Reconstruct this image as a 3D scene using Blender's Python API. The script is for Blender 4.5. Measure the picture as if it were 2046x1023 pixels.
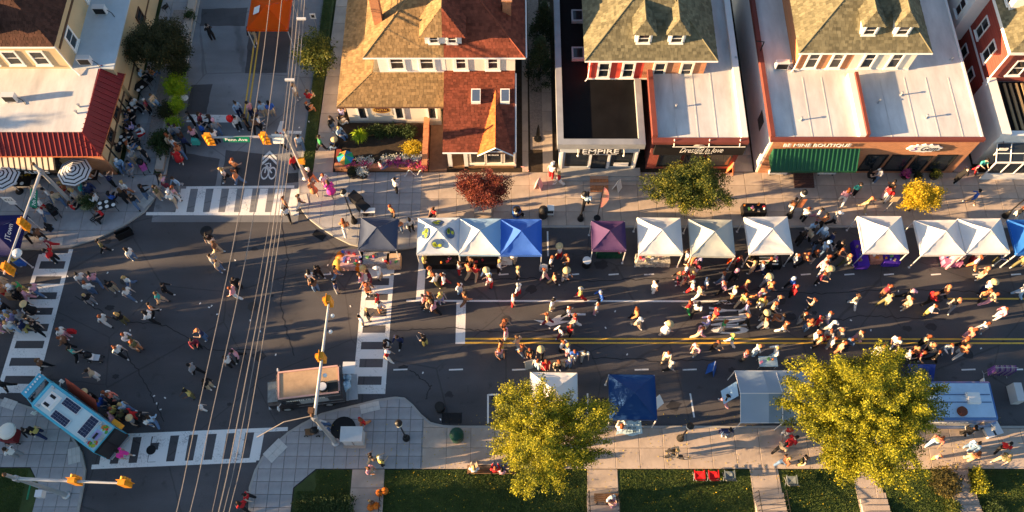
import bpy, math, random
import numpy as np
from mathutils import Vector, Matrix
for o in list(bpy.data.objects): bpy.data.objects.remove(o)
S = bpy.context.scene
COL = S.collection
R = random.Random(11)
rad = math.radians
# ------------------------------------------------------------ camera, sky, sun, exposure
FPX, CAMH = 1700.0, 54.0                 # focal length in pixels of a 2046 px wide frame, height over the street
PITCH = math.atan(FPX/773.0)             # below the horizon
cam = bpy.data.objects.new('camera', bpy.data.cameras.new('camera')); COL.objects.link(cam)
cam.location = (0, 0, CAMH); cam.rotation_euler = (math.pi/2-PITCH, 0, 0)
cam.data.sensor_width = 36; cam.data.lens = 36*FPX/2046; cam.data.clip_end = 3000
S.camera = cam
SUN_EL, SUN_AZ = rad(11.5), rad(9.0)     # light travels towards +X, a little towards +Y
W = bpy.data.worlds.new('World'); S.world = W; W.use_nodes = True
nt = W.node_tree; sky = nt.nodes.new('ShaderNodeTexSky'); sky.sky_type = 'NISHITA'; sky.sun_disc = False
sky.sun_elevation = SUN_EL; sky.sun_rotation = rad(270)-SUN_AZ; sky.air_density = 1.0; sky.dust_density = 1.0; sky.ozone_density = 1.5
bg = nt.nodes['Background']; bg.inputs[1].default_value = 0.058; nt.links.new(sky.outputs[0], bg.inputs[0])
sun = bpy.data.objects.new('sun', bpy.data.lights.new('sun', 'SUN')); COL.objects.link(sun)
sun.data.energy = 5.0; sun.data.angle = rad(0.5); sun.data.color = (1.0, 0.645, 0.325)
d = Vector((math.cos(SUN_AZ)*math.cos(SUN_EL), math.sin(SUN_AZ)*math.cos(SUN_EL), -math.sin(SUN_EL)))
sun.rotation_euler = d.to_track_quat('-Z', 'Y').to_euler()
vs = S.view_settings; vs.view_transform = 'Standard'; vs.look = 'None'; vs.exposure = 2.25; vs.gamma = 1.0
S.render.engine = 'CYCLES'; S.cycles.max_bounces = 5; S.cycles.diffuse_bounces = 3

# ------------------------------------------------------------ helpers
SN, CS = math.sin(PITCH), math.cos(PITCH)
def P(px, py, z=0.0):
    """the point at height z seen at pixel (px, py) of the survey picture"""
    a = (px-1023)/FPX; b = (511.5-py)/FPX
    t = (z-CAMH)/(-SN+b*CS)
    return Vector((a*t, (CS+b*SN)*t, z))
def PIX(v):
    z = v[2]-CAMH; dp = v[1]*CS-z*SN; u = v[1]*SN+z*CS
    return (1023+FPX*v[0]/dp, 511.5-FPX*u/dp)

MATS = {}
def mat(name, col, rough=.8, var=.10, sc=2.0, bump=0., metal=0., island=0., trans=0., spec=.25, col2=None, emit=0., coat=0., brick=None, stretch=None):
    if name in MATS: return MATS[name]
    m = bpy.data.materials.new(name); m.use_nodes = True; t = m.node_tree; n = t.nodes; L = t.links
    b = n['Principled BSDF']; b.inputs['Roughness'].default_value = rough; b.inputs['Metallic'].default_value = metal
    b.inputs['Specular IOR Level'].default_value = spec
    b.inputs['Coat Weight'].default_value = coat
    c = (*col, 1); b.inputs['Base Color'].default_value = c
    src = None
    if var > 0 or col2:
        tc = n.new('ShaderNodeTexCoord'); nz = n.new('ShaderNodeTexNoise'); nz.inputs['Scale'].default_value = sc
        nz.inputs['Detail'].default_value = 6; nz.inputs['Roughness'].default_value = .65
        if stretch:
            mp = n.new('ShaderNodeMapping'); mp.inputs['Scale'].default_value = stretch
            L.new(tc.outputs['Object'], mp.inputs[0]); L.new(mp.outputs[0], nz.inputs['Vector'])
        else: L.new(tc.outputs['Object'], nz.inputs['Vector'])
        rp = n.new('ShaderNodeValToRGB'); rp.color_ramp.elements[0].position = .3; rp.color_ramp.elements[1].position = .7
        lo = [x*(1-var) for x in col]; hi = [min(1, x*(1+var)) for x in (col2 or col)]
        rp.color_ramp.elements[0].color = (*lo, 1); rp.color_ramp.elements[1].color = (*hi, 1)
        L.new(nz.outputs['Fac'], rp.inputs[0]); src = rp.outputs[0]
        if bump > 0:
            n2 = n.new('ShaderNodeTexNoise'); n2.inputs['Scale'].default_value = sc*9; n2.inputs['Detail'].default_value = 4
            L.new(tc.outputs['Object'], n2.inputs['Vector'])
            bp = n.new('ShaderNodeBump'); bp.inputs['Strength'].default_value = bump; bp.inputs['Distance'].default_value = .03
            L.new(n2.outputs['Fac'], bp.inputs['Height']); L.new(bp.outputs[0], b.inputs['Normal'])
    if brick:
        tc = n.new('ShaderNodeTexCoord'); mp = n.new('ShaderNodeMapping'); mp.inputs['Rotation'].default_value = brick[0]
        bk = n.new('ShaderNodeTexBrick'); bk.inputs['Scale'].default_value = 1; bk.inputs['Brick Width'].default_value = .24
        bk.inputs['Row Height'].default_value = .09; bk.inputs['Mortar Size'].default_value = .012; bk.inputs['Bias'].default_value = -.2
        bk.inputs['Color1'].default_value = c; bk.inputs['Color2'].default_value = (*[x*.62 for x in col], 1)
        bk.inputs['Mortar'].default_value = (*brick[1], 1)
        L.new(tc.outputs['Object'], mp.inputs[0]); L.new(mp.outputs[0], bk.inputs['Vector'])
        if src:
            mx = n.new('ShaderNodeMix'); mx.data_type = 'RGBA'; mx.blend_type = 'MIX'; mx.inputs[0].default_value = .6
            L.new(src, mx.inputs[6]); L.new(bk.outputs[0], mx.inputs[7]); src = mx.outputs[2]
        else: src = bk.outputs[0]
        bp = n.new('ShaderNodeBump'); bp.inputs['Strength'].default_value = .6; bp.inputs['Distance'].default_value = .02; bp.invert = True
        L.new(bk.outputs['Fac'], bp.inputs['Height']); L.new(bp.outputs[0], b.inputs['Normal'])
    if island > 0:
        g = n.new('ShaderNodeNewGeometry'); mr = n.new('ShaderNodeMapRange'); mr.inputs[3].default_value = 1-island; mr.inputs[4].default_value = 1+island
        L.new(g.outputs['Random Per Island'], mr.inputs[0])
        hs = n.new('ShaderNodeHueSaturation'); L.new(mr.outputs[0], hs.inputs['Value'])
        if src: L.new(src, hs.inputs['Color'])
        else: hs.inputs['Color'].default_value = c
        src = hs.outputs[0]
    if src: L.new(src, b.inputs['Base Color'])
    if trans > 0:
        tr = n.new('ShaderNodeBsdfTranslucent'); ms = n.new('ShaderNodeMixShader'); ms.inputs[0].default_value = trans
        if src: L.new(src, tr.inputs[0])
        else: tr.inputs[0].default_value = c
        L.new(b.outputs[0], ms.inputs[1]); L.new(tr.outputs[0], ms.inputs[2]); L.new(ms.outputs[0], n['Material Output'].inputs[0])
    if emit > 0:
        b.inputs['Emission Color'].default_value = c; b.inputs['Emission Strength'].default_value = emit
    m.diffuse_color = c; MATS[name] = m
    return m
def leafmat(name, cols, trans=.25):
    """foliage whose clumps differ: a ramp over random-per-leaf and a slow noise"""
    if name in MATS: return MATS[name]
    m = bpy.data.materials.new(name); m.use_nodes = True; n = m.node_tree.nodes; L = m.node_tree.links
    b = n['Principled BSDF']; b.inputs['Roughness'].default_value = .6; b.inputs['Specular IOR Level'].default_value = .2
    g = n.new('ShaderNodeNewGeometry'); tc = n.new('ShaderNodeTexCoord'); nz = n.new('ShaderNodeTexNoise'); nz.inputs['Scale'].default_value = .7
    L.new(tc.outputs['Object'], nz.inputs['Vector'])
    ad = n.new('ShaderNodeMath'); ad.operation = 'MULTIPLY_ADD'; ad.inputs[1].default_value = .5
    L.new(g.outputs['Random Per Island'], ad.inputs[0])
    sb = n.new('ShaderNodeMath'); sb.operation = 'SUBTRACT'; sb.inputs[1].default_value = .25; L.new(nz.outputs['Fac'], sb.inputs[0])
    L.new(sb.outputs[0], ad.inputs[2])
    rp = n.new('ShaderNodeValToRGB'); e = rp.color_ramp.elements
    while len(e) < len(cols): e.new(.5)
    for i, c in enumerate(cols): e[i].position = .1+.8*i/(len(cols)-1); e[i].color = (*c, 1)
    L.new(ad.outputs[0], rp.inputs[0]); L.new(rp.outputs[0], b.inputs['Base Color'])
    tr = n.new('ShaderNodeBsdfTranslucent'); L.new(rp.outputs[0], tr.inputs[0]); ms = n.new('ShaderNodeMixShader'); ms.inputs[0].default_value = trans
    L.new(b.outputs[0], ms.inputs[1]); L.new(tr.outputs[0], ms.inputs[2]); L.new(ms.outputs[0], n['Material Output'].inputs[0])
    MATS[name] = m; return m

WO = {}          # world origin of every object, so parts can be written in world coordinates
def link(o, parent=None):
    COL.objects.link(o)
    if parent is not None: o.parent = parent
    return o
def tag(o, label=None, cat=None, group=None, kind=None):
    if label: o['label'] = label
    if cat: o['category'] = cat
    if group: o['group'] = group
    if kind: o['kind'] = kind
    return o
def thing(name, label, cat, loc=(0, 0, 0), rz=0., group=None):
    o = bpy.data.objects.new(name, None); o.empty_display_size = .3; link(o); o.location = loc; o.rotation_euler = (0, 0, rz)
    WO[o.name] = Vector(loc); return tag(o, label, cat, group)

class MB:
    def __init__(s): s.v = []; s.f = []; s.m = []
    def add(s, vs, fs, mi=0, M=None):
        k = len(s.v)
        s.v += [tuple(M @ Vector(p)) for p in vs] if M is not None else [tuple(p) for p in vs]
        s.f += [tuple(i+k for i in f) for f in fs]; s.m += [mi]*len(fs); return s
    def box(s, x0, x1, y0, y1, z0, z1, mi=0, M=None):
        return s.add([(x0,y0,z0),(x1,y0,z0),(x1,y1,z0),(x0,y1,z0),(x0,y0,z1),(x1,y0,z1),(x1,y1,z1),(x0,y1,z1)],
            [(3,2,1,0),(4,5,6,7),(0,1,5,4),(1,2,6,5),(2,3,7,6),(3,0,4,7)], mi, M)
    def frus(s, c, a, b, z0, z1, mi=0, M=None):      # tapered box, half sizes a at z0 and b at z1
        x, y = c
        return s.add([(x-a[0],y-a[1],z0),(x+a[0],y-a[1],z0),(x+a[0],y+a[1],z0),(x-a[0],y+a[1],z0),(x-b[0],y-b[1],z1),(x+b[0],y-b[1],z1),(x+b[0],y+b[1],z1),(x-b[0],y+b[1],z1)],
            [(3,2,1,0),(4,5,6,7),(0,1,5,4),(1,2,6,5),(2,3,7,6),(3,0,4,7)], mi, M)
    def prism(s, poly, z0, z1, mi=0, M=None):
        n = len(poly)
        return s.add([(p[0],p[1],z0) for p in poly]+[(p[0],p[1],z1) for p in poly],
            [tuple(range(n-1,-1,-1)), tuple(range(n,2*n))]+[(i,(i+1)%n,n+(i+1)%n,n+i) for i in range(n)], mi, M)
    def quad(s, *p, mi=0, M=None): return s.add(p, [tuple(range(len(p)))], mi, M)
    def slab(s, pts, nrm, t, mi=0, M=None):          # polygon thickened by t against nrm
        n = len(pts); q = [Vector(p)-Vector(nrm)*t for p in pts]
        return s.add([tuple(p) for p in pts]+[tuple(p) for p in q], [tuple(range(n)), tuple(range(2*n-1,n-1,-1))]+[(i,n+i,n+(i+1)%n,(i+1)%n) for i in range(n)], mi, M)
    def tube(s, pts, r, n=8, mi=0, M=None, cap=True):
        pts = [Vector(p) for p in pts]; rr = r if isinstance(r, (list, tuple)) else [r]*len(pts)
        vs = []; fs = []
        for i, p in enumerate(pts):
            t = (pts[min(i+1, len(pts)-1)]-pts[max(i-1, 0)]).normalized()
            a = t.cross(Vector((0,0,1)) if abs(t.z) < .95 else Vector((1,0,0))).normalized(); b = t.cross(a)
            for k in range(n):
                w = 2*math.pi*k/n; vs.append(p+(a*math.cos(w)+b*math.sin(w))*rr[i])
        for i in range(len(pts)-1):
            for k in range(n): fs.append((i*n+k, (i+1)*n+k, (i+1)*n+(k+1)%n, i*n+(k+1)%n))
        if cap: fs += [tuple(range(n)), tuple(range(len(pts)*n-1, (len(pts)-1)*n-1, -1))]
        return s.add(vs, fs, mi, M)
    def lathe(s, prof, c=(0,0,0), n=12, mi=0, M=None):
        vs = []; fs = []
        for r, z in prof:
            for k in range(n): w = 2*math.pi*k/n; vs.append((c[0]+r*math.cos(w), c[1]+r*math.sin(w), c[2]+z))
        for i in range(len(prof)-1):
            for k in range(n): fs.append((i*n+k, i*n+(k+1)%n, (i+1)*n+(k+1)%n, (i+1)*n+k))
        fs += [tuple(range(n-1,-1,-1)), tuple(range((len(prof)-1)*n, len(prof)*n))]
        return s.add(vs, fs, mi, M)
    def ball(s, c, r, nu=10, nv=7, mi=0, M=None):
        r = r if isinstance(r, (tuple, list)) else (r, r, r)
        vs = [(c[0], c[1], c[2]-r[2])]; fs = []
        for j in range(1, nv):
            w = math.pi*j/nv
            for k in range(nu):
                q = 2*math.pi*k/nu; vs.append((c[0]+r[0]*math.sin(w)*math.cos(q), c[1]+r[1]*math.sin(w)*math.sin(q), c[2]-r[2]*math.cos(w)))
        vs.append((c[0], c[1], c[2]+r[2])); e = len(vs)-1
        for k in range(nu): fs.append((0, 1+(k+1)%nu, 1+k)); fs.append((e, e-nu+k, e-nu+(k+1)%nu))
        for j in range(nv-2):
            for k in range(nu): fs.append((1+j*nu+k, 1+j*nu+(k+1)%nu, 1+(j+1)*nu+(k+1)%nu, 1+(j+1)*nu+k))
        return s.add(vs, fs, mi, M)
    def mesh(s, name, mats, off=None, smooth=False):
        me = bpy.data.meshes.new(name); v = s.v
        if off is not None: v = [(p[0]-off[0], p[1]-off[1], p[2]-off[2]) for p in v]
        me.from_pydata(v, [], s.f)
        for m in mats: me.materials.append(m)
        if len(mats) > 1: me.polygons.foreach_set('material_index', s.m)
        if smooth: me.polygons.foreach_set('use_smooth', [True]*len(s.f))
        me.update(); return me
    def build(s, name, mats, parent=None, w=False, smooth=False, loc=None):
        """w: the shape was written in world coordinates"""
        mats = mats if isinstance(mats, (list, tuple)) else [mats]
        off = None; base = WO.get(parent.name, Vector()) if parent is not None else Vector()
        if w: off = base if parent is not None else (Vector(loc) if loc is not None else None)
        o = bpy.data.objects.new(name, s.mesh(name, mats, off, smooth)); link(o, parent)
        if loc is not None: o.location = loc
        WO[o.name] = Vector(loc) if (parent is None and loc is not None) else base.copy()
        return o
def box(name, m, x0, x1, y0, y1, z0, z1, parent=None, w=True):
    return MB().box(x0, x1, y0, y1, z0, z1).build(name, m, parent, w)
def copy_tree(o, parent=None):
    c = o.copy(); link(c, parent)
    WO[c.name] = WO.get(o.name, Vector()).copy()
    for ch in list(o.children): copy_tree(ch, c)
    return c
def clip(poly, f):                      # keep the part of a polygon where f(p) >= 0 (f linear)
    out = []
    for i in range(len(poly)):
        a, b = poly[i], poly[(i+1) % len(poly)]; fa, fb = f(a), f(b)
        if fa >= 0: out.append(a)
        if fa*fb < 0: t = fa/(fa-fb); out.append(tuple(x+(y-x)*t for x, y in zip(a, b)))
    return out
def area(p): return .5*sum(p[i][0]*p[(i+1)%len(p)][1]-p[(i+1)%len(p)][0]*p[i][1] for i in range(len(p)))
def text(s, m, parent, c, u, v, w, h, ext=.015, wrld=True, name='lettering', shear=0., bold=0.):
    cu = bpy.data.curves.new('t', 'FONT'); cu.body = s; cu.extrude = ext; cu.shear = shear; cu.offset = bold; cu.resolution_u = 3
    to = bpy.data.objects.new('t', cu); COL.objects.link(to)
    dg = bpy.context.evaluated_depsgraph_get(); me = bpy.data.meshes.new_from_object(to.evaluated_get(dg))
    bpy.data.objects.remove(to); bpy.data.curves.remove(cu)
    co = np.array([x.co for x in me.vertices]); lo = co.min(0); hi = co.max(0)
    c = Vector(c); u = Vector(u).normalized(); v = Vector(v).normalized(); n = u.cross(v)
    off = WO.get(parent.name, Vector()) if (parent is not None and wrld) else Vector()
    for x in me.vertices:
        a = ((x.co.x-lo[0])/(hi[0]-lo[0])-.5)*w; b = ((x.co.y-lo[1])/(hi[1]-lo[1])-.5)*h
        x.co = c+u*a+v*b+n*(x.co.z+ext)-off
    me.materials.clear(); me.materials.append(m); me.name = name
    o = bpy.data.objects.new(name, me); link(o, parent); return o

def marks(m, parent, c, u, v, w, h, seed=1, wrld=True, name='lettering_mark'):
    """a line of lettering too small to read: short strokes of uneven width"""
    rng = random.Random(seed); c = Vector(c); u = Vector(u).normalized(); v = Vector(v).normalized(); n = u.cross(v); x = -w/2
    while x < w/2-.02:
        d_ = rng.uniform(.35, .8)*h; k = rng.choice((0, 0, 1)); o = c+u*x
        MB().slab([o-v*h/2+n*.008, o+u*d_*.62-v*h/2+n*.008, o+u*d_*.62+v*h*(.5 if k else .25)+n*.008, o+v*h/2+n*.008], n, .006).build(name, m, parent, wrld)
        x += d_*(1.0 if rng.random() < .8 else 1.6)
# ------------------------------------------------------------ materials
def asphalt(name, col, cr=1.):
    m = bpy.data.materials.new(name); m.use_nodes = True; n = m.node_tree.nodes; L = m.node_tree.links; b = n['Principled BSDF']; b.inputs['Roughness'].default_value = .82; b.inputs['Specular IOR Level'].default_value = .3
    tc = n.new('ShaderNodeTexCoord')
    def noise(sc, det, x=1., y=1.):
        mp = n.new('ShaderNodeMapping'); mp.inputs['Scale'].default_value = (x, y, 1); q = n.new('ShaderNodeTexNoise'); q.inputs['Scale'].default_value = sc; q.inputs['Detail'].default_value = det; L.new(tc.outputs['Object'], mp.inputs[0]); L.new(mp.outputs[0], q.inputs['Vector']); return q.outputs['Fac']
    def rng(src, a, b_, c, d_):
        q = n.new('ShaderNodeMapRange'); q.inputs[1].default_value = a; q.inputs[2].default_value = b_; q.inputs[3].default_value = c; q.inputs[4].default_value = d_; L.new(src, q.inputs[0]); return q.outputs[0]
    def mul(a, b_): q = n.new('ShaderNodeMath'); q.operation = 'MULTIPLY'; L.new(a, q.inputs[0]); L.new(b_, q.inputs[1]); return q.outputs[0]
    v = mul(rng(noise(.16, 4), .3, .7, .72, 1.3), rng(noise(.5, 6, .25, 1.6), .3, .7, .85, 1.15)); v = mul(v, rng(noise(22, 2), .25, .75, .8, 1.22)); v = mul(v, rng(noise(1.6, 3), .62, .8, 1., .55))
    vo = n.new('ShaderNodeTexVoronoi'); vo.feature = 'DISTANCE_TO_EDGE'; vo.inputs['Scale'].default_value = .17; nz = n.new('ShaderNodeTexNoise'); nz.inputs['Scale'].default_value = .9; nz.inputs['Detail'].default_value = 5
    mx = n.new('ShaderNodeMix'); mx.data_type = 'VECTOR'; mx.inputs[0].default_value = .12; L.new(tc.outputs['Object'], nz.inputs['Vector']); L.new(tc.outputs['Object'], mx.inputs[4]); L.new(nz.outputs['Color'], mx.inputs[5]); L.new(mx.outputs[1], vo.inputs['Vector'])
    v = mul(v, rng(vo.outputs['Distance'], .003, .008, 1-.28*cr, 1.))
    cm_ = n.new('ShaderNodeVectorMath'); cm_.operation = 'SCALE'; cm_.inputs[0].default_value = col; L.new(v, cm_.inputs['Scale']); L.new(cm_.outputs[0], b.inputs['Base Color'])
    bp = n.new('ShaderNodeBump'); bp.inputs['Strength'].default_value = .3; bp.inputs['Distance'].default_value = .01; L.new(noise(60, 2), bp.inputs['Height']); L.new(bp.outputs[0], b.inputs['Normal']); MATS[name] = m; return m
def worn(name, col, under):
    m = bpy.data.materials.new(name); m.use_nodes = True; n = m.node_tree.nodes; L = m.node_tree.links; b = n['Principled BSDF']; b.inputs['Roughness'].default_value = .7
    tc = n.new('ShaderNodeTexCoord'); a = n.new('ShaderNodeTexNoise'); a.inputs['Scale'].default_value = 9; a.inputs['Detail'].default_value = 8; a.inputs['Roughness'].default_value = .75; c = n.new('ShaderNodeTexNoise'); c.inputs['Scale'].default_value = .9; c.inputs['Detail'].default_value = 3
    L.new(tc.outputs['Object'], a.inputs['Vector']); L.new(tc.outputs['Object'], c.inputs['Vector']); ad = n.new('ShaderNodeMath'); ad.operation = 'MULTIPLY_ADD'; ad.inputs[1].default_value = .55; L.new(c.outputs['Fac'], ad.inputs[0]); L.new(a.outputs['Fac'], ad.inputs[2])
    rp = n.new('ShaderNodeValToRGB'); e = rp.color_ramp.elements; e[0].position = .56; e[0].color = (*under, 1); e[1].position = .74; e[1].color = (*col, 1); x = e.new(.66); x.color = (*[.25*u+.75*q for u, q in zip(under, col)], 1); L.new(ad.outputs[0], rp.inputs[0]); L.new(rp.outputs[0], b.inputs['Base Color']); MATS[name] = m; return m
M = dict(
 asphalt=asphalt('asphalt', (.074,.072,.077)), asphalt_old=asphalt('asphalt_old', (.19,.195,.205)), asphalt_new=asphalt('asphalt_new', (.072,.070,.074), .4),
 concrete=mat('concrete', (.42,.345,.285), .9, .22, .6, .25, island=.13), paver=mat('paver', (.33,.325,.33), .9, .2, .7, .25, island=.13), joint=mat('joint', (.13,.12,.11), .95, .1, 3),
 kerb=mat('kerb_stone', (.34,.33,.31), .9, .12, 1.2, .1), paint=worn('road_paint', (.72,.72,.70), (.16,.16,.165)), yellow=worn('yellow_paint', (.66,.40,.05), (.20,.14,.05)),
 soil=mat('soil', (.045,.032,.022), .95, .3, 3, .4), gravel=mat('gravel', (.30,.25,.22), .95, .3, 9, .8), grass_base=mat('lawn_soil', (.055,.075,.024), .95, .35, 1.2, .4),
 white=mat('white_paint', (.78,.77,.74), .6, .06, 1.5), cream=mat('cream_siding', (.72,.66,.56), .7, .06, 1.0), glass=mat('window_glass', (.02,.025,.03), .06, 0, spec=.7),
 black=mat('black_metal', (.012,.012,.013), .45, 0), steel=mat('galvanised_steel', (.46,.47,.48), .45, .08, 3, metal=.5), alu=mat('white_metal', (.7,.7,.7), .4, 0, metal=.2), rubber=mat('rubber', (.02,.02,.02), .8, 0),
 wood=mat('wood', (.20,.11,.055), .8, .25, 4, .2), red=mat('red_metal', (.20,.016,.018), .45, .12, 1.5), tan=mat('tan_stucco', (.55,.41,.24), .85, .07, .8, .15), tan_dk=mat('brown_trim', (.11,.06,.035), .8, .1),
 brick=mat('brick', (.52,.20,.08), .9, .15, 2, brick=((rad(90),0,0), (.38,.30,.24))), brick_side=mat('brick_side', (.30,.055,.04), .9, .15, 2, brick=((rad(90),0,rad(90)), (.22,.12,.1))),
 brick_red=mat('painted_brick', (.62,.07,.045), .8, .08, 1.5), roofwhite=mat('white_membrane', (.47,.46,.45), .75, .10, .55, .1, stretch=(1,.3,1), col2=(.66,.66,.65)), roofblack=mat('black_membrane', (.007,.007,.008), .75, .3, .8, spec=.1),
 sh_tan=mat('tan_shingle', (.26,.17,.08), .9, .16, 3, .3, island=.28), sh_red=mat('red_shingle', (.20,.053,.03), .9, .16, 3, .3, island=.32), sh_olive=mat('olive_shingle', (.16,.145,.088), .9, .18, 2, .3, island=.32), sh_brown=mat('brown_shingle', (.075,.032,.022), .9, .15, 3, .3, island=.3),
 coping=mat('zinc_coping', (.36,.37,.38), .5, .12, 1, metal=.3), maroon=mat('maroon_coping', (.17,.045,.035), .7, .12, 2), blue_panel=mat('pale_panel', (.50,.54,.56), .7, .05), green_awn=mat('green_metal', (.014,.085,.042), .5, .1, 2),
 shopdark=mat('black_fascia', (.012,.011,.012), .7, 0), signal=mat('signal_yellow', (.75,.30,.02), .5, .05), lens=mat('signal_lens', (.05,.012,.01), .3, 0), sign_green=mat('sign_green', (.0,.16,.09), .5, 0), cab=mat('cabinet_grey', (.50,.52,.53), .5, .06, 2),
 bark=mat('bark', (.10,.075,.055), .95, .3, 6, .5), stone=mat('stone', (.35,.32,.29), .9, .2, 3, .3, island=.3), orange=mat('orange_fabric', (.72,.08,.01), .7, .05), pumpkin=mat('pumpkin', (.62,.15,.01), .6, .12, 3),
 wire=mat('cable', (.22,.20,.19), .7, 0), hi=mat('warm_white', (.8,.76,.66), .6, 0), darkgreen=mat('green_enamel', (.01,.05,.03), .35, 0), blue=mat('blue_plastic', (.02,.10,.42), .4, 0), purple=mat('purple_cloth', (.06,.02,.34), .8, .1, 2),
)
# ------------------------------------------------------------ ground, roads, pavements
def pw(pts, z=0.): return [tuple(P(x, y, z))[:2] for x, y in pts]
def structure(o): o['kind'] = 'structure'; return o
def sheet(name, m, poly, z, parent=None, kind=True):
    if area(poly) < 0: poly = poly[::-1]
    o = MB().quad(*[(p[0], p[1], z) for p in poly]).build(name, m, parent, True)
    if kind and parent is None: structure(o)
    return o
def rect(x0, x1, y0, y1): return [(x0,y0),(x1,y0),(x1,y1),(x0,y1)]
g = MB()
for i in range(-8, 8):
    for j in range(-8, 8):
        g.quad((i*150,j*150,-.02),((i+1)*150,j*150,-.02),((i+1)*150,(j+1)*150,-.02),(i*150,(j+1)*150,-.02))
structure(g.build('ground', M['grass_base']))
main_road = sheet('main_road', M['asphalt'], rect(-400, 400, 12.3, 27.2), 0.)
side_n = sheet('side_street', M['asphalt_old'], rect(-25.6, -15.2, 27.2, 300), 0.)
side_s = sheet('side_street', M['asphalt'], rect(-26.9, -15.9, -300, 12.3), 0.)
cn = sheet('corner_road', M['asphalt'], rect(-40, 4, 27.2, 31.2), -.004)
sheet('corner_road', M['asphalt'], rect(-34, -3, 6, 12.3), -.004)
# patches of newer asphalt in the side street
def patch(pts, m, nm='asphalt_patch', road=None):
    w = pw(pts); out = []
    for i in range(len(w)):
        a, b = w[i], w[(i+1)%len(w)]; n = max(2, int(math.dist(a, b)/.5))
        for k in range(n): t = k/n; out.append((a[0]+(b[0]-a[0])*t+R.uniform(-.04,.04), a[1]+(b[1]-a[1])*t+R.uniform(-.04,.04)))
    return sheet(nm, m, out, .004, road)
patch([(497,62),(583,55),(573,146),(490,146)], M['asphalt_new'], road=side_n)
patch([(404,18),(495,15),(490,52),(400,52)], M['asphalt_new'], road=side_n)
patch([(383,170),(424,168),(412,228),(372,228)], M['asphalt_new'], road=side_n)
patch([(452,300),(555,310),(548,372),(440,372)], M['asphalt_new'], road=side_n)
patch([(335,300),(440,318),(430,372),(330,372)], M['asphalt'], road=side_n)

def slabs(name, poly, cx, cy, zt, m, ang=0., org=(0, 0), gap=.012, edge=True, base=True):
    """a pavement: a base sheet and single slabs with open joints"""
    if area(poly) < 0: poly = poly[::-1]
    root = MB().prism(poly, -.015, zt-.03).build(name, M['joint'], None, True); structure(root)
    xs = [p[0] for p in poly]; ys = [p[1] for p in poly]; cache = {}
    i0, i1 = int((min(xs)-org[0])//cx), int((max(xs)-org[0])//cx)+1; j0, j1 = int((min(ys)-org[1])//cy), int((max(ys)-org[1])//cy)+1
    for i in range(i0, i1):
        for j in range(j0, j1):
            x0 = org[0]+i*cx+gap; x1 = org[0]+(i+1)*cx-gap; y0 = org[1]+j*cy+gap; y1 = org[1]+(j+1)*cy-gap
            q = clip(clip(clip(clip(poly, lambda p: p[0]-x0), lambda p: x1-p[0]), lambda p: p[1]-y0), lambda p: y1-p[1])
            if len(q) < 3 or abs(area(q)) < .03: continue
            qq = [q[0]]
            for p in q[1:]:
                if math.dist(p, qq[-1]) > .01: qq.append(p)
            if math.dist(qq[0], qq[-1]) < .01: qq.pop()
            if len(qq) < 3: continue
            c = ((x0+x1)/2, (y0+y1)/2); full = abs(area(qq)-(x1-x0)*(y1-y0)) < .002; dz = R.uniform(-.004, .004)
            if full and 'f' in cache: me = cache['f']
            else:
                k = len(qq); b = MB(); ctr = (sum(p[0] for p in qq)/k, sum(p[1] for p in qq)/k); ins = []
                for p in qq: dx, dy = ctr[0]-p[0], ctr[1]-p[1]; L_ = math.hypot(dx, dy) or 1; ins.append((p[0]+dx/L_*.02, p[1]+dy/L_*.02))
                vs = [(p[0]-c[0],p[1]-c[1],zt-.035) for p in qq]+[(p[0]-c[0],p[1]-c[1],zt-.008) for p in qq]+[(p[0]-c[0],p[1]-c[1],zt) for p in ins]
                fs = [(a,(a+1)%k,k+(a+1)%k,k+a) for a in range(k)]+[(k+a,k+(a+1)%k,2*k+(a+1)%k,2*k+a) for a in range(k)]+[tuple(range(2*k,3*k))]
                b.add(vs, fs); me = b.mesh('slab', [m])
                if full: cache['f'] = me
            o = bpy.data.objects.new('slab', me); link(o, root); o.location = (c[0], c[1], dz)
    return root
def kerb(poly, h=.13, w=.16):
    b = MB(); n = len(poly)
    for i in range(n-1):
        a = Vector((*poly[i], 0)); c = Vector((*poly[i+1], 0)); t = (c-a).normalized(); s = Vector((-t.y, t.x, 0))
        if i == 0: b.v += [tuple(a), tuple(a+s*w), tuple(a+s*w+Vector((0,0,h))), tuple(a+s*.02+Vector((0,0,h))), tuple(a+Vector((0,0,h-.03)))]
        t2 = (Vector((*poly[min(i+2, n-1)], 0))-c); t2 = t2.normalized() if t2.length > 0 else t; s2 = Vector((-(t+t2).normalized().y, (t+t2).normalized().x, 0))
        b.v += [tuple(c), tuple(c+s2*w), tuple(c+s2*w+Vector((0,0,h))), tuple(c+s2*.02+Vector((0,0,h))), tuple(c+Vector((0,0,h-.03)))]
        k = i*5
        b.f += [(k+j, k+5+j, k+5+(j+1)%5, k+(j+1)%5) for j in range(5)]; b.m += [0]*5
    return structure(b.build('kerb', M['kerb'], None, True))
ZP = .125
NEc = pw([(606,299),(597,345),(597,390),(600,416),(614,436),(640,456),(668,474),(700,490),(740,499),(800,500),(826,497),(850,486),(868,470),(890,459),(915,456)])+[(60, 26.72)]
SEc = [(-15.7, -10)]+pw([(497,1018),(498,974),(509,940),(524,913),(550,885),(576,863),(602,847),(642,826),(680,816),(715,808),(754,798),(790,793),(809,795),(826,809),(842,828),(861,844),(886,850),(910,851)])+[(60, 12.6)]
NWc = [(-70, 25.0)]+pw([(0,500),(82,500),(142,495),(192,480),(246,455),(290,425),(307,403),(322,375),(333,348)])+[(-25.15, 80)]
SWc = [(-70, 14.45)]+pw([(-60,795),(0,797),(28,802),(90,822),(140,858),(166,905),(173,939),(169,970),(160,1018)])+[(-26.7, -10)]
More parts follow.
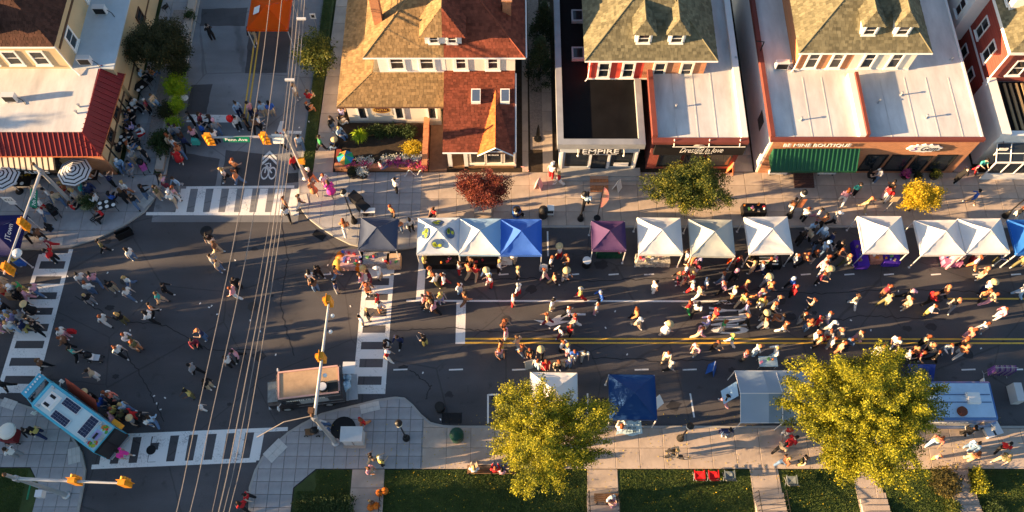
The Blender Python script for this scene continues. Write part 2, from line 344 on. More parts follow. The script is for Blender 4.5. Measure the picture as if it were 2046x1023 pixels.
kerb(NEc); kerb(NWc)
kerb(SEc[::-1]); kerb(SWc[::-1])
def inset(line, s):                       # shift a polyline sideways so slabs begin behind the kerb
    out = []
    for i in range(len(line)):
        a = Vector(line[max(i-1,0)]); b = Vector(line[min(i+1,len(line)-1)]); t = (b-a).normalized(); out.append((line[i][0]-t.y*s, line[i][1]+t.x*s))
    return out
NEi, SEi, NWi, SWi = inset(NEc, .16), inset(SEc, -.16), inset(NWc, .16), inset(SWc, -.16)
xsplit = -6.55
ne_corner = [p for p in NEi if p[0] < xsplit and p[1] < 31]
yk = ne_corner[-1][1]
slabs('corner_pavement', [(-15.45, 31.2)]+ne_corner+[(xsplit, yk), (xsplit, 31.2)], .92, .92, ZP, M['paver'], org=(-15.45, 24.9))
ne_rest = [p for p in NEi if p[0] >= xsplit]
slabs('north_pavement', [(xsplit, 31.2), (xsplit, yk)]+ne_rest[:-1]+[(42, 26.88), (42, 31.2)], 1.3, 1.08, ZP, M['concrete'], org=(xsplit, 26.88))
slabs('side_walk', [(-14.5,31.2),(-13.05,31.2),(-13.05,49.5),(-14.1,49.5)], 1.5, 1.7, ZP, M['concrete'], org=(-14.55, 31.2))
XS2 = -5.65
def at_x(line, x):
    for a, b in zip(line, line[1:]):
        if (a[0]-x)*(b[0]-x) <= 0: t = (x-a[0])/(b[0]-a[0]); return (x, a[1]+(b[1]-a[1])*t)
se_corner = [p for p in SEi if p[0] < XS2]+[at_x(SEi, XS2)]
slabs('corner_pavement', [(-13.55, 3), (-13.55, 8.75), (-12.25, 9.9), (XS2, 9.9)][::-1]+[(-15.85, 3)]+se_corner[1:], .78, .78, ZP, M['paver'], org=(-15.85, 9.9))
slabs('south_pavement', [(XS2, 9.9), (42, 9.9), (42, 12.42)]+[p for p in SEi if p[0] >= XS2][:-1][::-1]+[at_x(SEi, XS2)], 1.52, 1.3, ZP, M['concrete'], org=(XS2, 9.9))
slabs('corner_pavement', [(-44, 24.0+1.15)]+NWi[1:-2]+[(-25.9, 31.0), (-44, 31.0)], 1.5, 1.5, ZP, M['paver'], org=(-44, 25))
slabs('terrace', [(-28.45,31.02),(-26.1,31.02),(-25.95,49),(-28.1,49)], 1.2, 1.45, ZP+.01, M['paver'], org=(-28.5, 31.0))
slabs('corner_pavement', [(-44, 10.0)]+[(-30.1, 10.0), (-29.3, 8.9), (-29.5, 3), (-26.95, 3)]+[p for p in SWi if p[1] > 3][::-1][:-1]+[(-44, 14.28)], .8, .8, ZP, M['paver'], org=(-44, 10))
# front paths across the lawn, on the south side
for i, (a, b_, c, e) in enumerate([((705,937),(769,937),(763,1060),(694,1060)), ((1173,937),(1233,937),(1239,1060),(1174,1060)), ((1497,937),(1553,937),(1575,1060),(1513,1060)), ((1700,937),(1752,937),(1782,1060),(1726,1060)), ((1890,937),(1933,937),(1966,1060),(1915,1060))]):
    w = pw([a, b_, c, e]); w[0] = (w[0][0], 9.88); w[1] = (w[1][0], 9.88)
    slabs('garden_path', w, 3.0, 1.15, ZP-.01, M['concrete'], org=(-40.5, 9.88))
    st = thing('concrete_steps', ['flight of concrete garden steps with pumpkins and handrail at lower left', 'concrete garden steps with dark rails under the seated person in white', 'concrete garden steps with a black handrail below the grey folding chair', 'concrete garden steps hidden under the largest yellow tree', 'concrete garden steps between two shrubs at lower right'][i], 'steps', (*w[2], 0))
    cx = (w[2][0]+w[3][0])/2; hw = abs(w[2][0]-w[3][0])/2
    for k in range(4):
        y1 = P(900, 985+k*13)[1]; box('step', M['concrete'], cx-hw*.98, cx+hw*.98, y1-.40, y1-.005, .02, .11+.10*k, st)
    if i in (0, 2, 1):
        for s in (-1, 1):
            if i == 0 and s < 0: continue
            r_ = MB(); y0 = P(900, 985)[1]
            for k in range(6): r_.tube([(cx+s*hw*.9, y0-.28*k, .1), (cx+s*hw*.9, y0-.28*k, 1.0+.05*k)], .018, 6)
            r_.tube([(cx+s*hw*.9, y0, 1.0), (cx+s*hw*.9, y0-1.4, 1.27)], .025, 6); r_.build('handrail', M['black'], st, True)
# lawns
lawn = structure(MB().prism([(-12.2,9.85),(60,9.85),(60,-40),(-13.5,-40),(-13.5,8.7)][::-1], -.015, .075).build('lawn', M['grass_base'], None, True))
structure(MB().prism([(-70,9.95),(-30.15,9.95),(-29.35,8.85),(-29.5,-40),(-70,-40)][::-1], -.015, .075).build('lawn', M['grass_base'], None, True))
structure(MB().prism([(-15.42,31.25),(-14.55,31.25),(-14.15,60),(-15.02,60)], -.015, .10).build('verge', M['grass_base'], None, True))
structure(MB().prism([(-13.0,31.25),(45,31.25),(45,90),(-13.0,90)], -.015, .06).build('yard', M['soil'], None, True))
gravel = structure(sheet('gravel_path', M['gravel'], [tuple(P(1060,300))[:2], tuple(P(1088,300))[:2], (2.05, 50), (1.2, 50)], .066))
slabs('alley_path', [(.95,31.3),(3.0,31.3),(3.0,45),(.95,45)], .95, 1.6, .09, M['concrete'], org=(.95, 31.3)) if False else None
for (x0, x1) in ((.75, 1.2), (2.25, 3.0)):
    slabs('alley_path', rect(x0, x1, 31.25, 47), 1.0, 1.75, .10, M['concrete'], org=(x0, 31.25))
slabs('alley_path', rect(16.2, 17.6, 31.25, 40), 1.4, 1.4, .10, M['concrete'], org=(16.2, 31.25))
slabs('alley_path', rect(32.2, 33.6, 31.25, 40), 1.4, 1.4, .10, M['concrete'], org=(32.2, 31.25))
def grass(name, label, polys, dens, h=.09, cols=((.03,.055,.012),(.06,.10,.02),(.11,.13,.03)), z=.075):
    rng = np.random.default_rng(5); P0 = []
    for (x0, x1, y0, y1) in polys:
        n = int((x1-x0)*(y1-y0)*dens); P0.append(np.c_[rng.uniform(x0,x1,n), rng.uniform(y0,y1,n)])
    p = np.concatenate(P0); n = len(p); a = rng.uniform(0, 6.283, n); l = rng.uniform(.6,1.3,n)*h; w = .02
    v = np.zeros((n,3,3)); ca, sa = np.cos(a), np.sin(a)
    v[:,0,0] = p[:,0]-ca*w; v[:,0,1] = p[:,1]-sa*w; v[:,1,0] = p[:,0]+ca*w; v[:,1,1] = p[:,1]+sa*w
    v[:,2,0] = p[:,0]+rng.normal(0,.05,n); v[:,2,1] = p[:,1]+rng.normal(0,.05,n); v[:,:,2] = z; v[:,2,2] = z+l
    me = bpy.data.meshes.new(name); me.from_pydata(v.reshape(-1,3).tolist(), [], np.arange(3*n).reshape(-1,3).tolist()); me.materials.append(leafmat('grass_'+name, cols, .2))
    o = bpy.data.objects.new(name, me); link(o); tag(o, label, 'grass', None, 'stuff'); return o
grass('grass', 'short mown grass of the lawn along the bottom edge', [(-8.0,4.72,5.8,9.83),(6.72,14.95,5.8,9.83),(16.85,21.35,5.8,9.83),(23.1,27.35,5.8,9.83),(28.85,36,5.8,9.83),(-12.2,-10.1,5.8,9.83),(-13.35,-12.2,5.8,8.55),(-34,-30.2,5.8,9.9)], 800, .06, ((.045,.075,.018),(.075,.12,.026),(.12,.15,.036)))
grass('grass', 'narrow strip of grass between side street and side walk', [(-15.3,-14.5,31.3,49)], 300, cols=((.02,.03,.008),(.04,.055,.015),(.06,.07,.02)), z=.1)

# repairs, sealed cracks and oil stains in the main street
for q in ([(560,470),(640,478),(636,520),(556,514)], [(850,700),(985,700),(985,728),(848,730)], [(1120,480),(1165,480),(1168,540),(1122,540)], [(200,610),(262,600),(268,660),(196,668)], [(1690,655),(1860,650),(1868,672),(1692,676)], [(1240,560),(1330,558),(1332,584),(1242,586)]):
    patch(q, M['asphalt_new'], road=main_road)
for q in ([(150,590),(230,640),(330,650),(420,700),(520,700)], [(560,430),(575,520),(560,610),(590,720)], [(940,560),(1060,556),(1180,562),(1320,556),(1480,561)], [(780,660),(900,655),(1010,664),(1140,660)], [(1500,580),(1640,586),(1800,578),(1960,584)], [(250,700),(300,780),(330,850)], [(820,740),(860,770),(850,800)], [(1180,715),(1330,722),(1480,716)], [(1600,640),(1750,632),(1900,640)]):
    pts = []
    for (a, b_), (c_, e_) in zip(q, q[1:]):
        for k in range(14): t = k/14; v_ = P(a+(c_-a)*t, b_+(e_-b_)*t); pts.append((v_.x+R.gauss(0,.05), v_.y+R.gauss(0,.05)))
    b = MB()
    for i in range(len(pts)-1):
        a = Vector((*pts[i],.005)); c_ = Vector((*pts[i+1],.005)); s = Vector((-(c_-a).y,(c_-a).x,0)).normalized()*.028; b.quad(a-s, c_-s, c_+s, a+s)
    b.build('crack_seal', M['asphalt_new'] if False else mat('tar', (.02,.02,.022), .5, 0), main_road, True)
for k in range(26):
    px, py = R.uniform(80,2000), R.uniform(470,840); c_ = P(px, py); n_ = 14; rr = R.uniform(.1,.4); b = MB(); b.quad(*[(c_.x+rr*R.uniform(.6,1.2)*math.cos(6.283*i/n_)*1.4, c_.y+rr*R.uniform(.6,1.2)*math.sin(6.283*i/n_), .0045+.0001*k) for i in range(n_)]); b.build('oil_stain', mat('oil', (.035,.034,.036), .6, .2, 5), main_road, True)
for px, py in ((505,612),(1010,640),(1560,600),(250,560),(880,560)):
    c = P(px, py); mh = MB().lathe([(.34,0),(.34,.010),(.31,.013)], (0,0,0), 20); mh.lathe([(.26,.013),(.25,.016)], (0,0,0), 20); structure(mh.build('manhole_cover', mat('iron', (.05,.045,.042), .6, .2, 8), None, loc=(c.x,c.y,.005)))
# ---- painted markings
def marking(name, m, poly, z, parent): return sheet(name, m, poly, z, parent)
def line(name, m, a, b, w, parent, z=.008):
    a = Vector((*a, 0)); b = Vector((*b, 0)); t = (b-a).normalized(); s = Vector((-t.y, t.x, 0))*w/2
    return marking(name, m, [tuple((a+s))[:2], tuple((a-s))[:2], tuple((b-s))[:2], tuple((b+s))[:2]], z, parent)
def pl(name, m, p, q, w, parent, z=.008): return line(name, m, tuple(P(*p))[:2], tuple(P(*q))[:2], w, parent, z)
# east and west ladders: lines run along the street, rungs across
def ladder(la, lb, ra, rb, gaps, parent, y0, y1):
    pl('crosswalk_line', M['paint'], la, lb, .3, parent); pl('crosswalk_line', M['paint'], ra, rb, .3, parent)
    edges = [y0]
    for a, b in gaps: edges += [a, b]
    edges.append(y1)
    for k in range(0, len(edges), 2):
        a, b = edges[k], edges[k+1]
        def xx(p, q, y): t = (y-p[1])/(q[1]-p[1]); return p[0]+(q[0]-p[0])*t
        pts = pw([(xx(la,lb,a)+2, a), (xx(ra,rb,a)-2, a), (xx(ra,rb,b)-2, b), (xx(la,lb,b)+2, b)])
        marking('crosswalk_bar', M['paint'], pts, .004, parent)
ladder((732,532),(708,787),(784,532),(765,787), [(556,570),(587,600),(617,632),(650,665),(683,698),(717,734),(752,769)], main_road, 530, 787)
ladder((82,508),(-4,787),(142,498),(66,787), [(522,537),(552,567),(584,598),(615,629),(647,662),(681,696),(715,731),(751,767)], main_road, 506, 785)
# north and south crosswalks: lines across, bars along the side street
pl('crosswalk_line', M['paint'], (372,375), (588,373), .2, side_n); pl('crosswalk_line', M['paint'], (292,427), (597,427), .25, side_n)
for k in range(7):
    a = 396+31*k; pts = pw([(a,377),(a+16,377),(a+16-7,425),(a-9,425)]); marking('crosswalk_bar', M['paint'], pts, .004, side_n)
marking('crosswalk_bar', M['paint'], pw([(362,377),(381,377),(372,425),(350,425)]), .004, side_n)
pl('crosswalk_line', M['paint'], (236,871), (575,857), .25, side_s); pl('crosswalk_line', M['paint'], (183,933), (512,919), .28, side_s)
for k in range(9):
    a = 196+37.4*k; pts = pw([(a+13,872-k),(a+33,871-k),(a+23,927-k*.9),(a+2,928-k*.9)]); marking('crosswalk_bar', M['paint'], pts, .004, side_s)
for q in ([(306,872),(328,871),(326,884),(303,885)], [(300,899),(323,898),(317,922),(295,923)]): marking('crosswalk_bar', M['paint'], pw(q), .006, side_s)
# lines of the main street
marking('stop_line', M['paint'], pw([(838,507),(852,507),(847,600),(831,600)]), .004, main_road)
marking('stop_line', M['paint'], pw([(912,603),(931,603),(929,687),(910,687)]), .004, main_road)
pl('lane_line', M['paint'], (812,601), (1436,602), .13, main_road)
for y in (677, 685): pl('centre_line', M['yellow'], (929,y), (2300,y+1), .12, main_road)
pl('centre_line', M['yellow'], (1893,597), (2300,597), .12, main_road)
for x in (652,790,880,1006,1147,1226,1297,1610,1697,1776,1870,1953,2030): pl('parking_mark', M['paint'], (x-10,549), (x+10,547.5), .1, main_road)
for x in (800,911,1037,1282,1378,1935,2030): pl('parking_mark', M['paint'], (x-14,739), (x+14,738), .1, main_road)
for a, b in (((1094,462),(1095,512)), ((1654,462),(1664,502)), ((975,788),(975,846)), ((1174,786),(1174,846)), ((1379,786),(1387,834))): pl('parking_line', M['paint'], a, b, .11, main_road)
pl('parking_line', M['paint'], (975,789), (996,788), .11, main_road)
# turn arrow and ONLY
marking('turn_arrow', M['paint'], pw([(1066,639),(1100,652),(1143,641),(1119,641),(1130,633),(1150,630),(1170,630),(1170,626),(1140,626),(1115,630),(1098,641)]), .004, main_road)
text('ONLY', M['paint'], main_road, P(1456,640)+Vector((0,0,.006)), (0,1,0), (-1,0,0), 1.95, 2.55, .0005, name='road_lettering', bold=.035)
# side street marks
for dx in (0, 8): pl('centre_line', M['yellow'], (513+dx,50), (486+dx,243), .12, side_n, .012)
marking('stop_line', M['paint'], pw([(376,229),(482,230),(478,245),(372,244)]), .010, side_n)
marking('corner_mark', M['paint'], pw([(560,242),(568,242),(563,261),(603,262),(602,268),(552,266)]), .010, side_n)
for k in (0, 9): marking('chevron', M['paint'], pw([(524,315+k),(539,301+k),(553,315+k),(553,321+k),(539,307+k),(524,321+k)]), .010, side_n)
bk = MB()
for cx in (529, 544):
    c = P(cx, 346); 
    for k in range(16):
        a0, a1 = 2*math.pi*k/16, 2*math.pi*(k+1)/16
        bk.quad(*[(c.x+r_*math.cos(a)*.8, c.y+r_*math.sin(a)*1.5, .012) for r_, a in ((.36,a0),(.36,a1),(.27,a1),(.27,a0))][::-1])
for a, b in (((529,346),(533,330)),((533,330),(543,346)),((531,337),(541,334)),((529,329),(538,326)),((541,334),(540,326))):
    a = P(*a); b = P(*b); t = (b-a).normalized(); s = Vector((-t.y,t.x,0))*.05; bk.quad(*[tuple(v+Vector((0,0,.013))) for v in (a-s,b-s,b+s,a+s)])
bk.build('bicycle_mark', M['paint'], side_n, True)
# ironwork, ramps, litter
for px, py, r_ in ((412,462,.42),(302,899,.30),(686,857,.8)):
    c = P(px, py, ZP if px == 686 else 0); mh = MB().lathe([(r_,.0),(r_,.012),(r_*.94,.016)], (0,0,0), 20); mh.lathe([(r_*.8,.016),(r_*.78,.02)], (0,0,0), 20)
    structure(mh.build('manhole_cover', M['black'], None, False, loc=(c.x, c.y, c.z+.006)))
for (px, py, w, dd, a) in ((903,835,1.25,.7,0.),(638,470,.9,.5,-.55),(585,355,1.0,.8,0.1)):
    c = P(px, py); b = MB()
    for k in range(9): b.box(-w/2, w/2, -dd/2+k*dd/9, -dd/2+k*dd/9+.04, 0, .03)
    b.box(-w/2, -w/2+.05, -dd/2, dd/2, 0, .025); b.box(w/2-.05, w/2, -dd/2, dd/2, 0, .025)
    o = structure(b.build('drain_grate', M['black'], None, loc=(c.x, c.y, .006))); o.rotation_euler.z = a
for (px, py, w, dd, a, m) in ((551,901,1.35,.85,.85,'concrete'),(740,815,1.25,.6,.25,'concrete'),(115,485,.85,.62,.1,'concrete'),(293,403,1.0,.7,.95,'concrete'),(150,911,.75,1.0,.25,'concrete'),(20,808,1.0,.6,-.3,'concrete'),(605,402,.8,.9,.3,'concrete')):
    c = P(px, py); b = MB()
    for i in range(3):
        for j in range(2): b.box(-w/2+i*w/3+.006, -w/2+(i+1)*w/3-.006, -dd/2+j*dd/2+.006, -dd/2+(j+1)*dd/2-.006, 0, .02)
    o = b.build('tactile_ramp', mat('tactile_pale', (.52,.51,.48), .9, .1, 3), None, loc=(c.x, c.y, ZP+.004)); structure(o); o.rotation_euler.z = a
lit = [(x, y) for x, y in ((40,395),(283,601),(288,628),(418,614),(423,611),(434,628),(500,640),(520,662),(551,709),(1253,708),(1229,622),(1098,656),(700,612),(655,530),(676,525),(660,545),(330,795),(313,806),(321,818),(308,791),(1700,640),(1740,660),(1795,582),(1960,696),(1990,445),(1930,335),(820,460),(640,712),(470,520),(260,660),(135,552),(400,606),(598,255),(618,245),(215,545),(845,745),(880,838),(770,765),(1560,620),(1210,655))]
for i, (x, y) in enumerate(lit):
    c = P(x, y); b = MB().prism([(-.07,-.03),(.06,-.04),(.08,.03),(-.05,.05)], 0, .012); o = b.build('litter', M['white'], None, loc=(c.x, c.y, (ZP+.006) if y < 450 and x > 600 else .005)); o.rotation_euler.z = R.uniform(0, 6)
    tag(o, 'small white scrap of litter lying on the ground', 'litter', 'scraps of litter')
# ------------------------------------------------------------ buildings
UX, UY, NF, NE_, NW_ = Vector((1,0,0)), Vector((0,1,0)), Vector((0,-1,0)), Vector((1,0,0)), Vector((-1,0,0))
ZV = Vector((0,0,1))
def obox(b, o, u, n, a0, a1, z0, z1, c0, c1, mi=0):
    """box on a wall: along u from a0 to a1, up from z0 to z1, out from the wall c0 to c1"""
    o = Vector(o); p = lambda a, z, c: tuple(o+u*a+ZV*z+n*c)
    b.add([p(a0,z0,c0),p(a1,z0,c0),p(a1,z0,c1),p(a0,z0,c1),p(a0,z1,c0),p(a1,z1,c0),p(a1,z1,c1),p(a0,z1,c1)], [(0,1,2,3),(7,6,5,4),(4,5,1,0),(5,6,2,1),(6,7,3,2),(7,4,0,3)], mi)
def window(parent, o, u, n, w, h, fm=None, t=.09, sill=True, bars=(0, 1), pm=None, lab=None):
    fm = fm or M['white']; b = MB()
    obox(b, o, u, n, -w/2-t, -w/2, -t, h+t, -.02, .07); obox(b, o, u, n, w/2, w/2+t, -t, h+t, -.02, .07)
    obox(b, o, u, n, -w/2, w/2, h, h+t, -.02, .07); obox(b, o, u, n, -w/2, w/2, -t, 0, -.02, .07)
    for k in range(bars[1]): zz = h*(k+1)/(bars[1]+1); obox(b, o, u, n, -w/2, w/2, zz-.025, zz+.025, .005, .05)
    for k in range(bars[0]): aa = -w/2+w*(k+1)/(bars[0]+1); obox(b, o, u, n, aa-.02, aa+.02, .001, h-.001, .005, .045)
    f = b.build('window', fm, parent, True)
    g = MB(); obox(g, o, u, n, -w/2, w/2, 0, h, .004, .02); g.build('pane', pm or M['glass'], f, True)
    if sill: s = MB(); obox(s, o, u, n, -w/2-t-.06, w/2+t+.06, -t-.07, -t-.003, -.02, .14); s.build('sill', fm, f, True)
    return f
def frame_of(pts):
    a, b = Vector(pts[0]), Vector(pts[1]); u = (b-a).normalized(); n = None
    for c in pts[2:]:
        n = u.cross(Vector(c)-a)
        if n.length > 1e-4: break
    n.normalize(); return a, u, n.cross(u), n
def slope(parent, pts, m, cw=.26, ch=.21, name='roof_slope', th=.1, row=0.):
    """one roof slope (first edge is the eave): a slab and overlapping shingles"""
    o, u, v, n = frame_of(pts); q = [((Vector(p)-o).dot(u), (Vector(p)-o).dot(v)) for p in pts]
    r = MB().slab(pts, n, th).build(name, m, parent, True)
    b = MB(); v1 = max(p[1] for p in q); u0 = min(p[0] for p in q); u1 = max(p[0] for p in q)
    f = [((q[i][0], q[i][1]), (q[(i+1)%len(q)][0]-q[i][0], q[(i+1)%len(q)][1]-q[i][1])) for i in range(len(q))]
    nr = int(v1/ch)+1
    for j in range(nr):
        y0 = j*ch; y1 = y0+ch*1.02; x = u0-(j % 2)*cw*.5-R.uniform(0, .08)
        while x < u1:
            ww = cw*R.uniform(.8, 1.2); x0, x1 = x+.008, x+ww-.008; x += ww
            y00 = y0+R.uniform(-.02, .02); c = [(x0,y00),(x1,y00),(x1,y1),(x0,y1)]
            for (p0, dd) in f:
                c = clip(c, lambda p, p0=p0, dd=dd: dd[0]*(p[1]-p0[1])-dd[1]*(p[0]-p0[0]))
                if len(c) < 3: break
            if len(c) < 3 or abs(area(c)) < .002: continue
            k = len(b.v); lift = R.uniform(.022, .04); top = []; bot = []
            for p in c:
                h = .006+lift*(1-min(1, max(0, (p[1]-y0)/ch))); w3 = o+u*p[0]+v*p[1]; top.append(tuple(w3+n*h)); bot.append(tuple(w3+n*.001))
            m_ = len(c); b.v += top+bot; b.f.append(tuple(range(k, k+m_))); b.m.append(0)
            for i in range(m_): b.f.append((k+(i+1)%m_, k+i, k+m_+i, k+m_+(i+1)%m_)); b.m.append(0)
    s = b.build('shingles', m, r, True); s['kind'] = 'stuff'
    return r
def ridge(parent, pts, m, r=.07, name='ridge_cap'): return MB().tube(pts, r, 6).build(name, m, parent, True)
def thirdpt(a, b, t): return Vector(a)+(Vector(b)-Vector(a))*t
def wallbox(parent, m, x0, x1, y0, y1, z0, z1, name='wall'): return box(name, m, x0, x1, y0, y1, z0, z1, parent)
def dormer(parent, xc, yf, z0, w, h, rp, roof_at, mats, wm, wins, rover=.22):
    """hipped dormer: front at yf, running back into the slope; roof_at(y) gives the main slope's height"""
    d = MB(); yb = yf+4.0
    d.box(xc-w/2, xc+w/2, yf, yb, z0-.6, z0+h); o = d.build('dormer', wm, parent, True)
    e = z0+h; hw = w/2+rover; pk = hw*rp; yA = yf-rover
    ap = (xc, yA+hw*.85, e+pk); bk_ = (xc, yb+1.2, e+pk)
    slope(o, [(xc-hw,yA,e),(xc+hw,yA,e),ap], mats[0], name='dormer_slope') if len(mats) < 3 else None
    if len(mats) >= 3:
        slope(o, [(xc-hw,yA,e),(xc,yA,e),ap], mats[0], name='dormer_slope'); slope(o, [(xc,yA,e),(xc+hw,yA,e),ap], mats[2], name='dormer_slope')
    slope(o, [(xc-hw,yb+1.2,e),(xc-hw,yA,e),ap,bk_], mats[0], name='dormer_slope'); slope(o, [(xc+hw,yA,e),(xc+hw,yb+1.2,e),bk_,ap], mats[-1], name='dormer_slope')
    ridge(o, [ap, bk_], mats[0], .05)
    for (dx, ww, hh) in wins: window(o, (xc+dx, yf, z0+.12), UX, NF, ww, hh)
def gutter(parent, a, b, m=None): return MB().tube([a, b], .06, 6).build('gutter', m or M['white'], parent, True)

# ---- duplex house, tan half and red half
A = thing('duplex_house', 'two storey duplex house, left roof half tan and right half red, by the side street', 'house', (-4.7, 36, 0))
xm = -4.7
wallbox(A, M['white'], -9.45, xm, 37.15, 48, 0, 6.45); wallbox(A, M['cream'], xm+.003, .22, 37.16, 48, 0, 6.45)
for x in (-8.1, -6.0): window(A, (x, 37.15, 4.55), UX, NF, .85, 1.35, t=.16)
for x in (-3.6, -1.35): window(A, (x, 37.16, 4.55), UX, NF, .62, 1.3, t=.2)
ez, ey, pit = 6.4, 36.62, .72
x0, x1 = -10.25, .92; hw = (x1-x0)/2; y1 = ey+13; pk = ez+hw*pit; xc = (x0+x1)/2
F0, F1 = (x0,ey,ez), (x1,ey,ez); AP, BP = (xc,ey+hw,pk), (xc,y1-hw,pk)
hipL = lambda x: (x, ey+(x-x0), ez+(x-x0)*pit)
slope(A, [F0, (xm,ey,ez), hipL(xm) if xm < xc else (xm, ey+(x1-xm), ez+(x1-xm)*pit), ] if xm < xc else [F0,(xm,ey,ez),(xm,ey+(x1-xm),ez+(x1-xm)*pit),AP], M['sh_tan'])
slope(A, [(xm,ey,ez), F1, AP] if xm >= xc else [(xm,ey,ez), F1, AP, hipL(xm)], M['sh_red']) if xm < xc else slope(A, [(xm,ey,ez), F1, (xm, ey+(x1-xm), ez+(x1-xm)*pit)], M['sh_red'])
slope(A, [(x0,y1,ez), F0, AP, BP], M['sh_tan']); slope(A, [F1, (x1,y1,ez), BP, AP], M['sh_red'])
slope(A, [(x1,y1,ez), (x0,y1,ez), BP], M['sh_red'])
for a, b, m in ((F0, AP, 'sh_tan'), (F1, AP, 'sh_red'), (AP, BP, 'sh_red')): ridge(A, [a, b], M[m])
gutter(A, (x0,ey-.06,ez-.02), (x1,ey-.06,ez-.02)); gutter(A, (x1+.06,ey,ez-.02), (x1+.06,y1,ez-.02))
dormer(A, -4.7, ey+.75, ez+.62, 2.5, .95, .95, None, (M['sh_tan'], M['sh_red'], M['sh_red']), M['white'], [(-.62,.5,.62),(.62,.5,.62)], .3)
def chimney(parent, x, y, z, h, m, w=.55):
    b = MB().box(x-w/2, x+w/2, y-w/2, y+w/2, z, z+h); b.box(x-w/2-.06, x+w/2+.06, y-w/2-.06, y+w/2+.06, z+h, z+h+.12); b.box(x-.13, x+.13, y-.13, y+.13, z+h+.12, z+h+.4); return b.build('chimney', m, parent, True)
c = P(752, 20, 8.2); chimney(A, c.x, c.y, 7, 2.6, M['brick'], .6); c = P(1030, 20, 7.4); chimney(A, c.x-.6, c.y, 6.2, 2.4, M['brick'], .6)
# left ground floor room with its own hipped roof
wallbox(A, M['cream'], -12.05, -5.3, 35.35, 37.14, .55, 3.0); wallbox(A, M['cream'], -12.05, -9.46, 37.15, 47, .55, 3.0); box('plinth', M['kerb'], -12.1, -5.25, 35.3, 37.14, .0, .549, A)
zr, zt = 2.95, 4.05
slope(A, [(-12.55,34.95,zr),(-4.72,34.95,zr),(-4.72,37.15,zt),(-10.0,37.15,zt)], M['sh_tan'])
slope(A, [(-12.55,47,zr),(-12.55,34.95,zr),(-10.0,37.15,zt),(-10.0,47,zt)], M['sh_tan']); ridge(A, [(-12.55,34.95,zr),(-10,37.15,zt)], M['sh_tan'], .05)
gutter(A, (-12.55,34.9,zr-.03), (-4.72,34.9,zr-.03), M['tan_dk'])
for x in (-10.95, -8.25, -5.85): window(A, (x, 35.35, .95), UX, NF, .5, 1.75, t=.12, bars=(0,0), sill=False)
sg = box('sign_board', mat('sign_cream', (.6,.52,.4), .7, .05), -10.2, -8.75, 35.29, 35.345, 1.35, 2.55, A)
for k, (rx, rz, m) in enumerate(((.66,.42,'sign_gold'),(.56,.33,'sign_brown'))):
    b = MB(); n = 24; b.add([(-9.5+rx*math.cos(2*math.pi*i/n), 35.285-.006*k, 2.05+rz*math.sin(2*math.pi*i/n)) for i in range(n)], [tuple(range(n))]); b.build('sign_oval', mat(m, (.55,.33,.08) if k == 0 else (.10,.03,.02), .6, 0), sg, True)
text('PASTAL', mat('sign_gold', (.55,.33,.08)), sg, (-9.5,35.272,2.05), UX, ZV, .95, .26, .004, bold=.01)
for k in range(2): MB().box(-9.95,-9.0,35.28,35.288,1.42+.13*k,1.49+.13*k).build('sign_line', mat('sign_blue', (.12,.18,.3), .6, 0), sg, True)
# red front wing with porch gable, skylights and shop window
zr2, ye, yt, zt2 = 2.9, 31.2, 37.16, 4.2
pr = (zt2-zr2)/(yt-ye)
slope(A, [(-4.85,ye,zr2),(.2,ye,zr2),(.2,yt,zt2),(-4.85,yt,zt2)], M['sh_red'])
wallbox(A, M['cream'], -4.55, -.0, 34.0, 37.15, 0, 3.45); box('porch_floor', M['wood'], -4.7, .15, 31.55, 33.99, .1, .35, A)
box('ceiling', M['white'], -4.7, .1, 31.4, 33.98, 2.7, 2.78, A)
for x in (-4.6, -3.45): box('porch_column', M['white'], x, x+.28, 31.55, 31.85, .12, 2.7, A)
wallbox(A, M['hi'], -3.1, .3, 31.62, 31.8, .12, 2.7, 'shop_front')
for x, w in ((-2.45,.95), (-1.3,1.0), (-.2,.62)): window(A, (x, 31.62, .85), UX, NF, w, 1.35, M['hi'], t=.07, bars=(0,0))
marks(M['white'], A, (-1.3,31.55,1.95), UX, ZV, .8, .16, 3)
for x in (-2.6,-1.25): 
    c = (x+.65, 36.05-1.15)
for px, py in ((951,195),(1009,195)):
    c = P(px, py, zr2+.85); b = MB(); x, y = c.x, c.y; z = zr2+(y-ye)*pr
    b.add([(x-.33,y-.5,z-.1),(x+.33,y-.5,z-.1),(x+.33,y+.5,z+.06),(x-.33,y+.5,z+.06),(x-.33,y-.5,z+.14),(x+.33,y-.5,z+.14),(x+.33,y+.5,z+.36),(x-.33,y+.5,z+.36)], [(0,1,5,4),(1,2,6,5),(2,3,7,6),(3,0,4,7),(4,5,6,7)])
    s_ = b.build('skylight', M['white'], A, True); MB().quad((x-.26,y-.42,z+.165),(x+.26,y-.42,z+.165),(x+.26,y+.42,z+.35),(x-.26,y+.42,z+.35)).build('pane', mat('sky_pane', (.08,.12,.2), .1, 0, spec=.8), s_, True)
gx, gw, gy0 = -1.15, 1.25, 30.95; gz = 2.85; gp = gz+1.05
bkY = ye+(gp-zr2)/pr+.3
slope(A, [(gx-gw,bkY,gz),(gx-gw,gy0,gz),(gx,gy0,gp),(gx,bkY,gp)], mat('red_shingle_sunlit', (.42,.13,.035), .9, .15, 3, .3, island=.25)); slope(A, [(gx+gw,gy0,gz),(gx+gw,bkY,gz),(gx,bkY,gp),(gx,gy0,gp)], M['sh_red'])  # left slope: sunlight on the red shingles put into an orange colour
b = MB(); b.add([(gx-gw+.1,gy0+.12,gz),(gx+gw-.1,gy0+.12,gz),(gx,gy0+.12,gp-.1)], [(0,1,2)]); b.build('gable', M['tan_dk'], A, True)
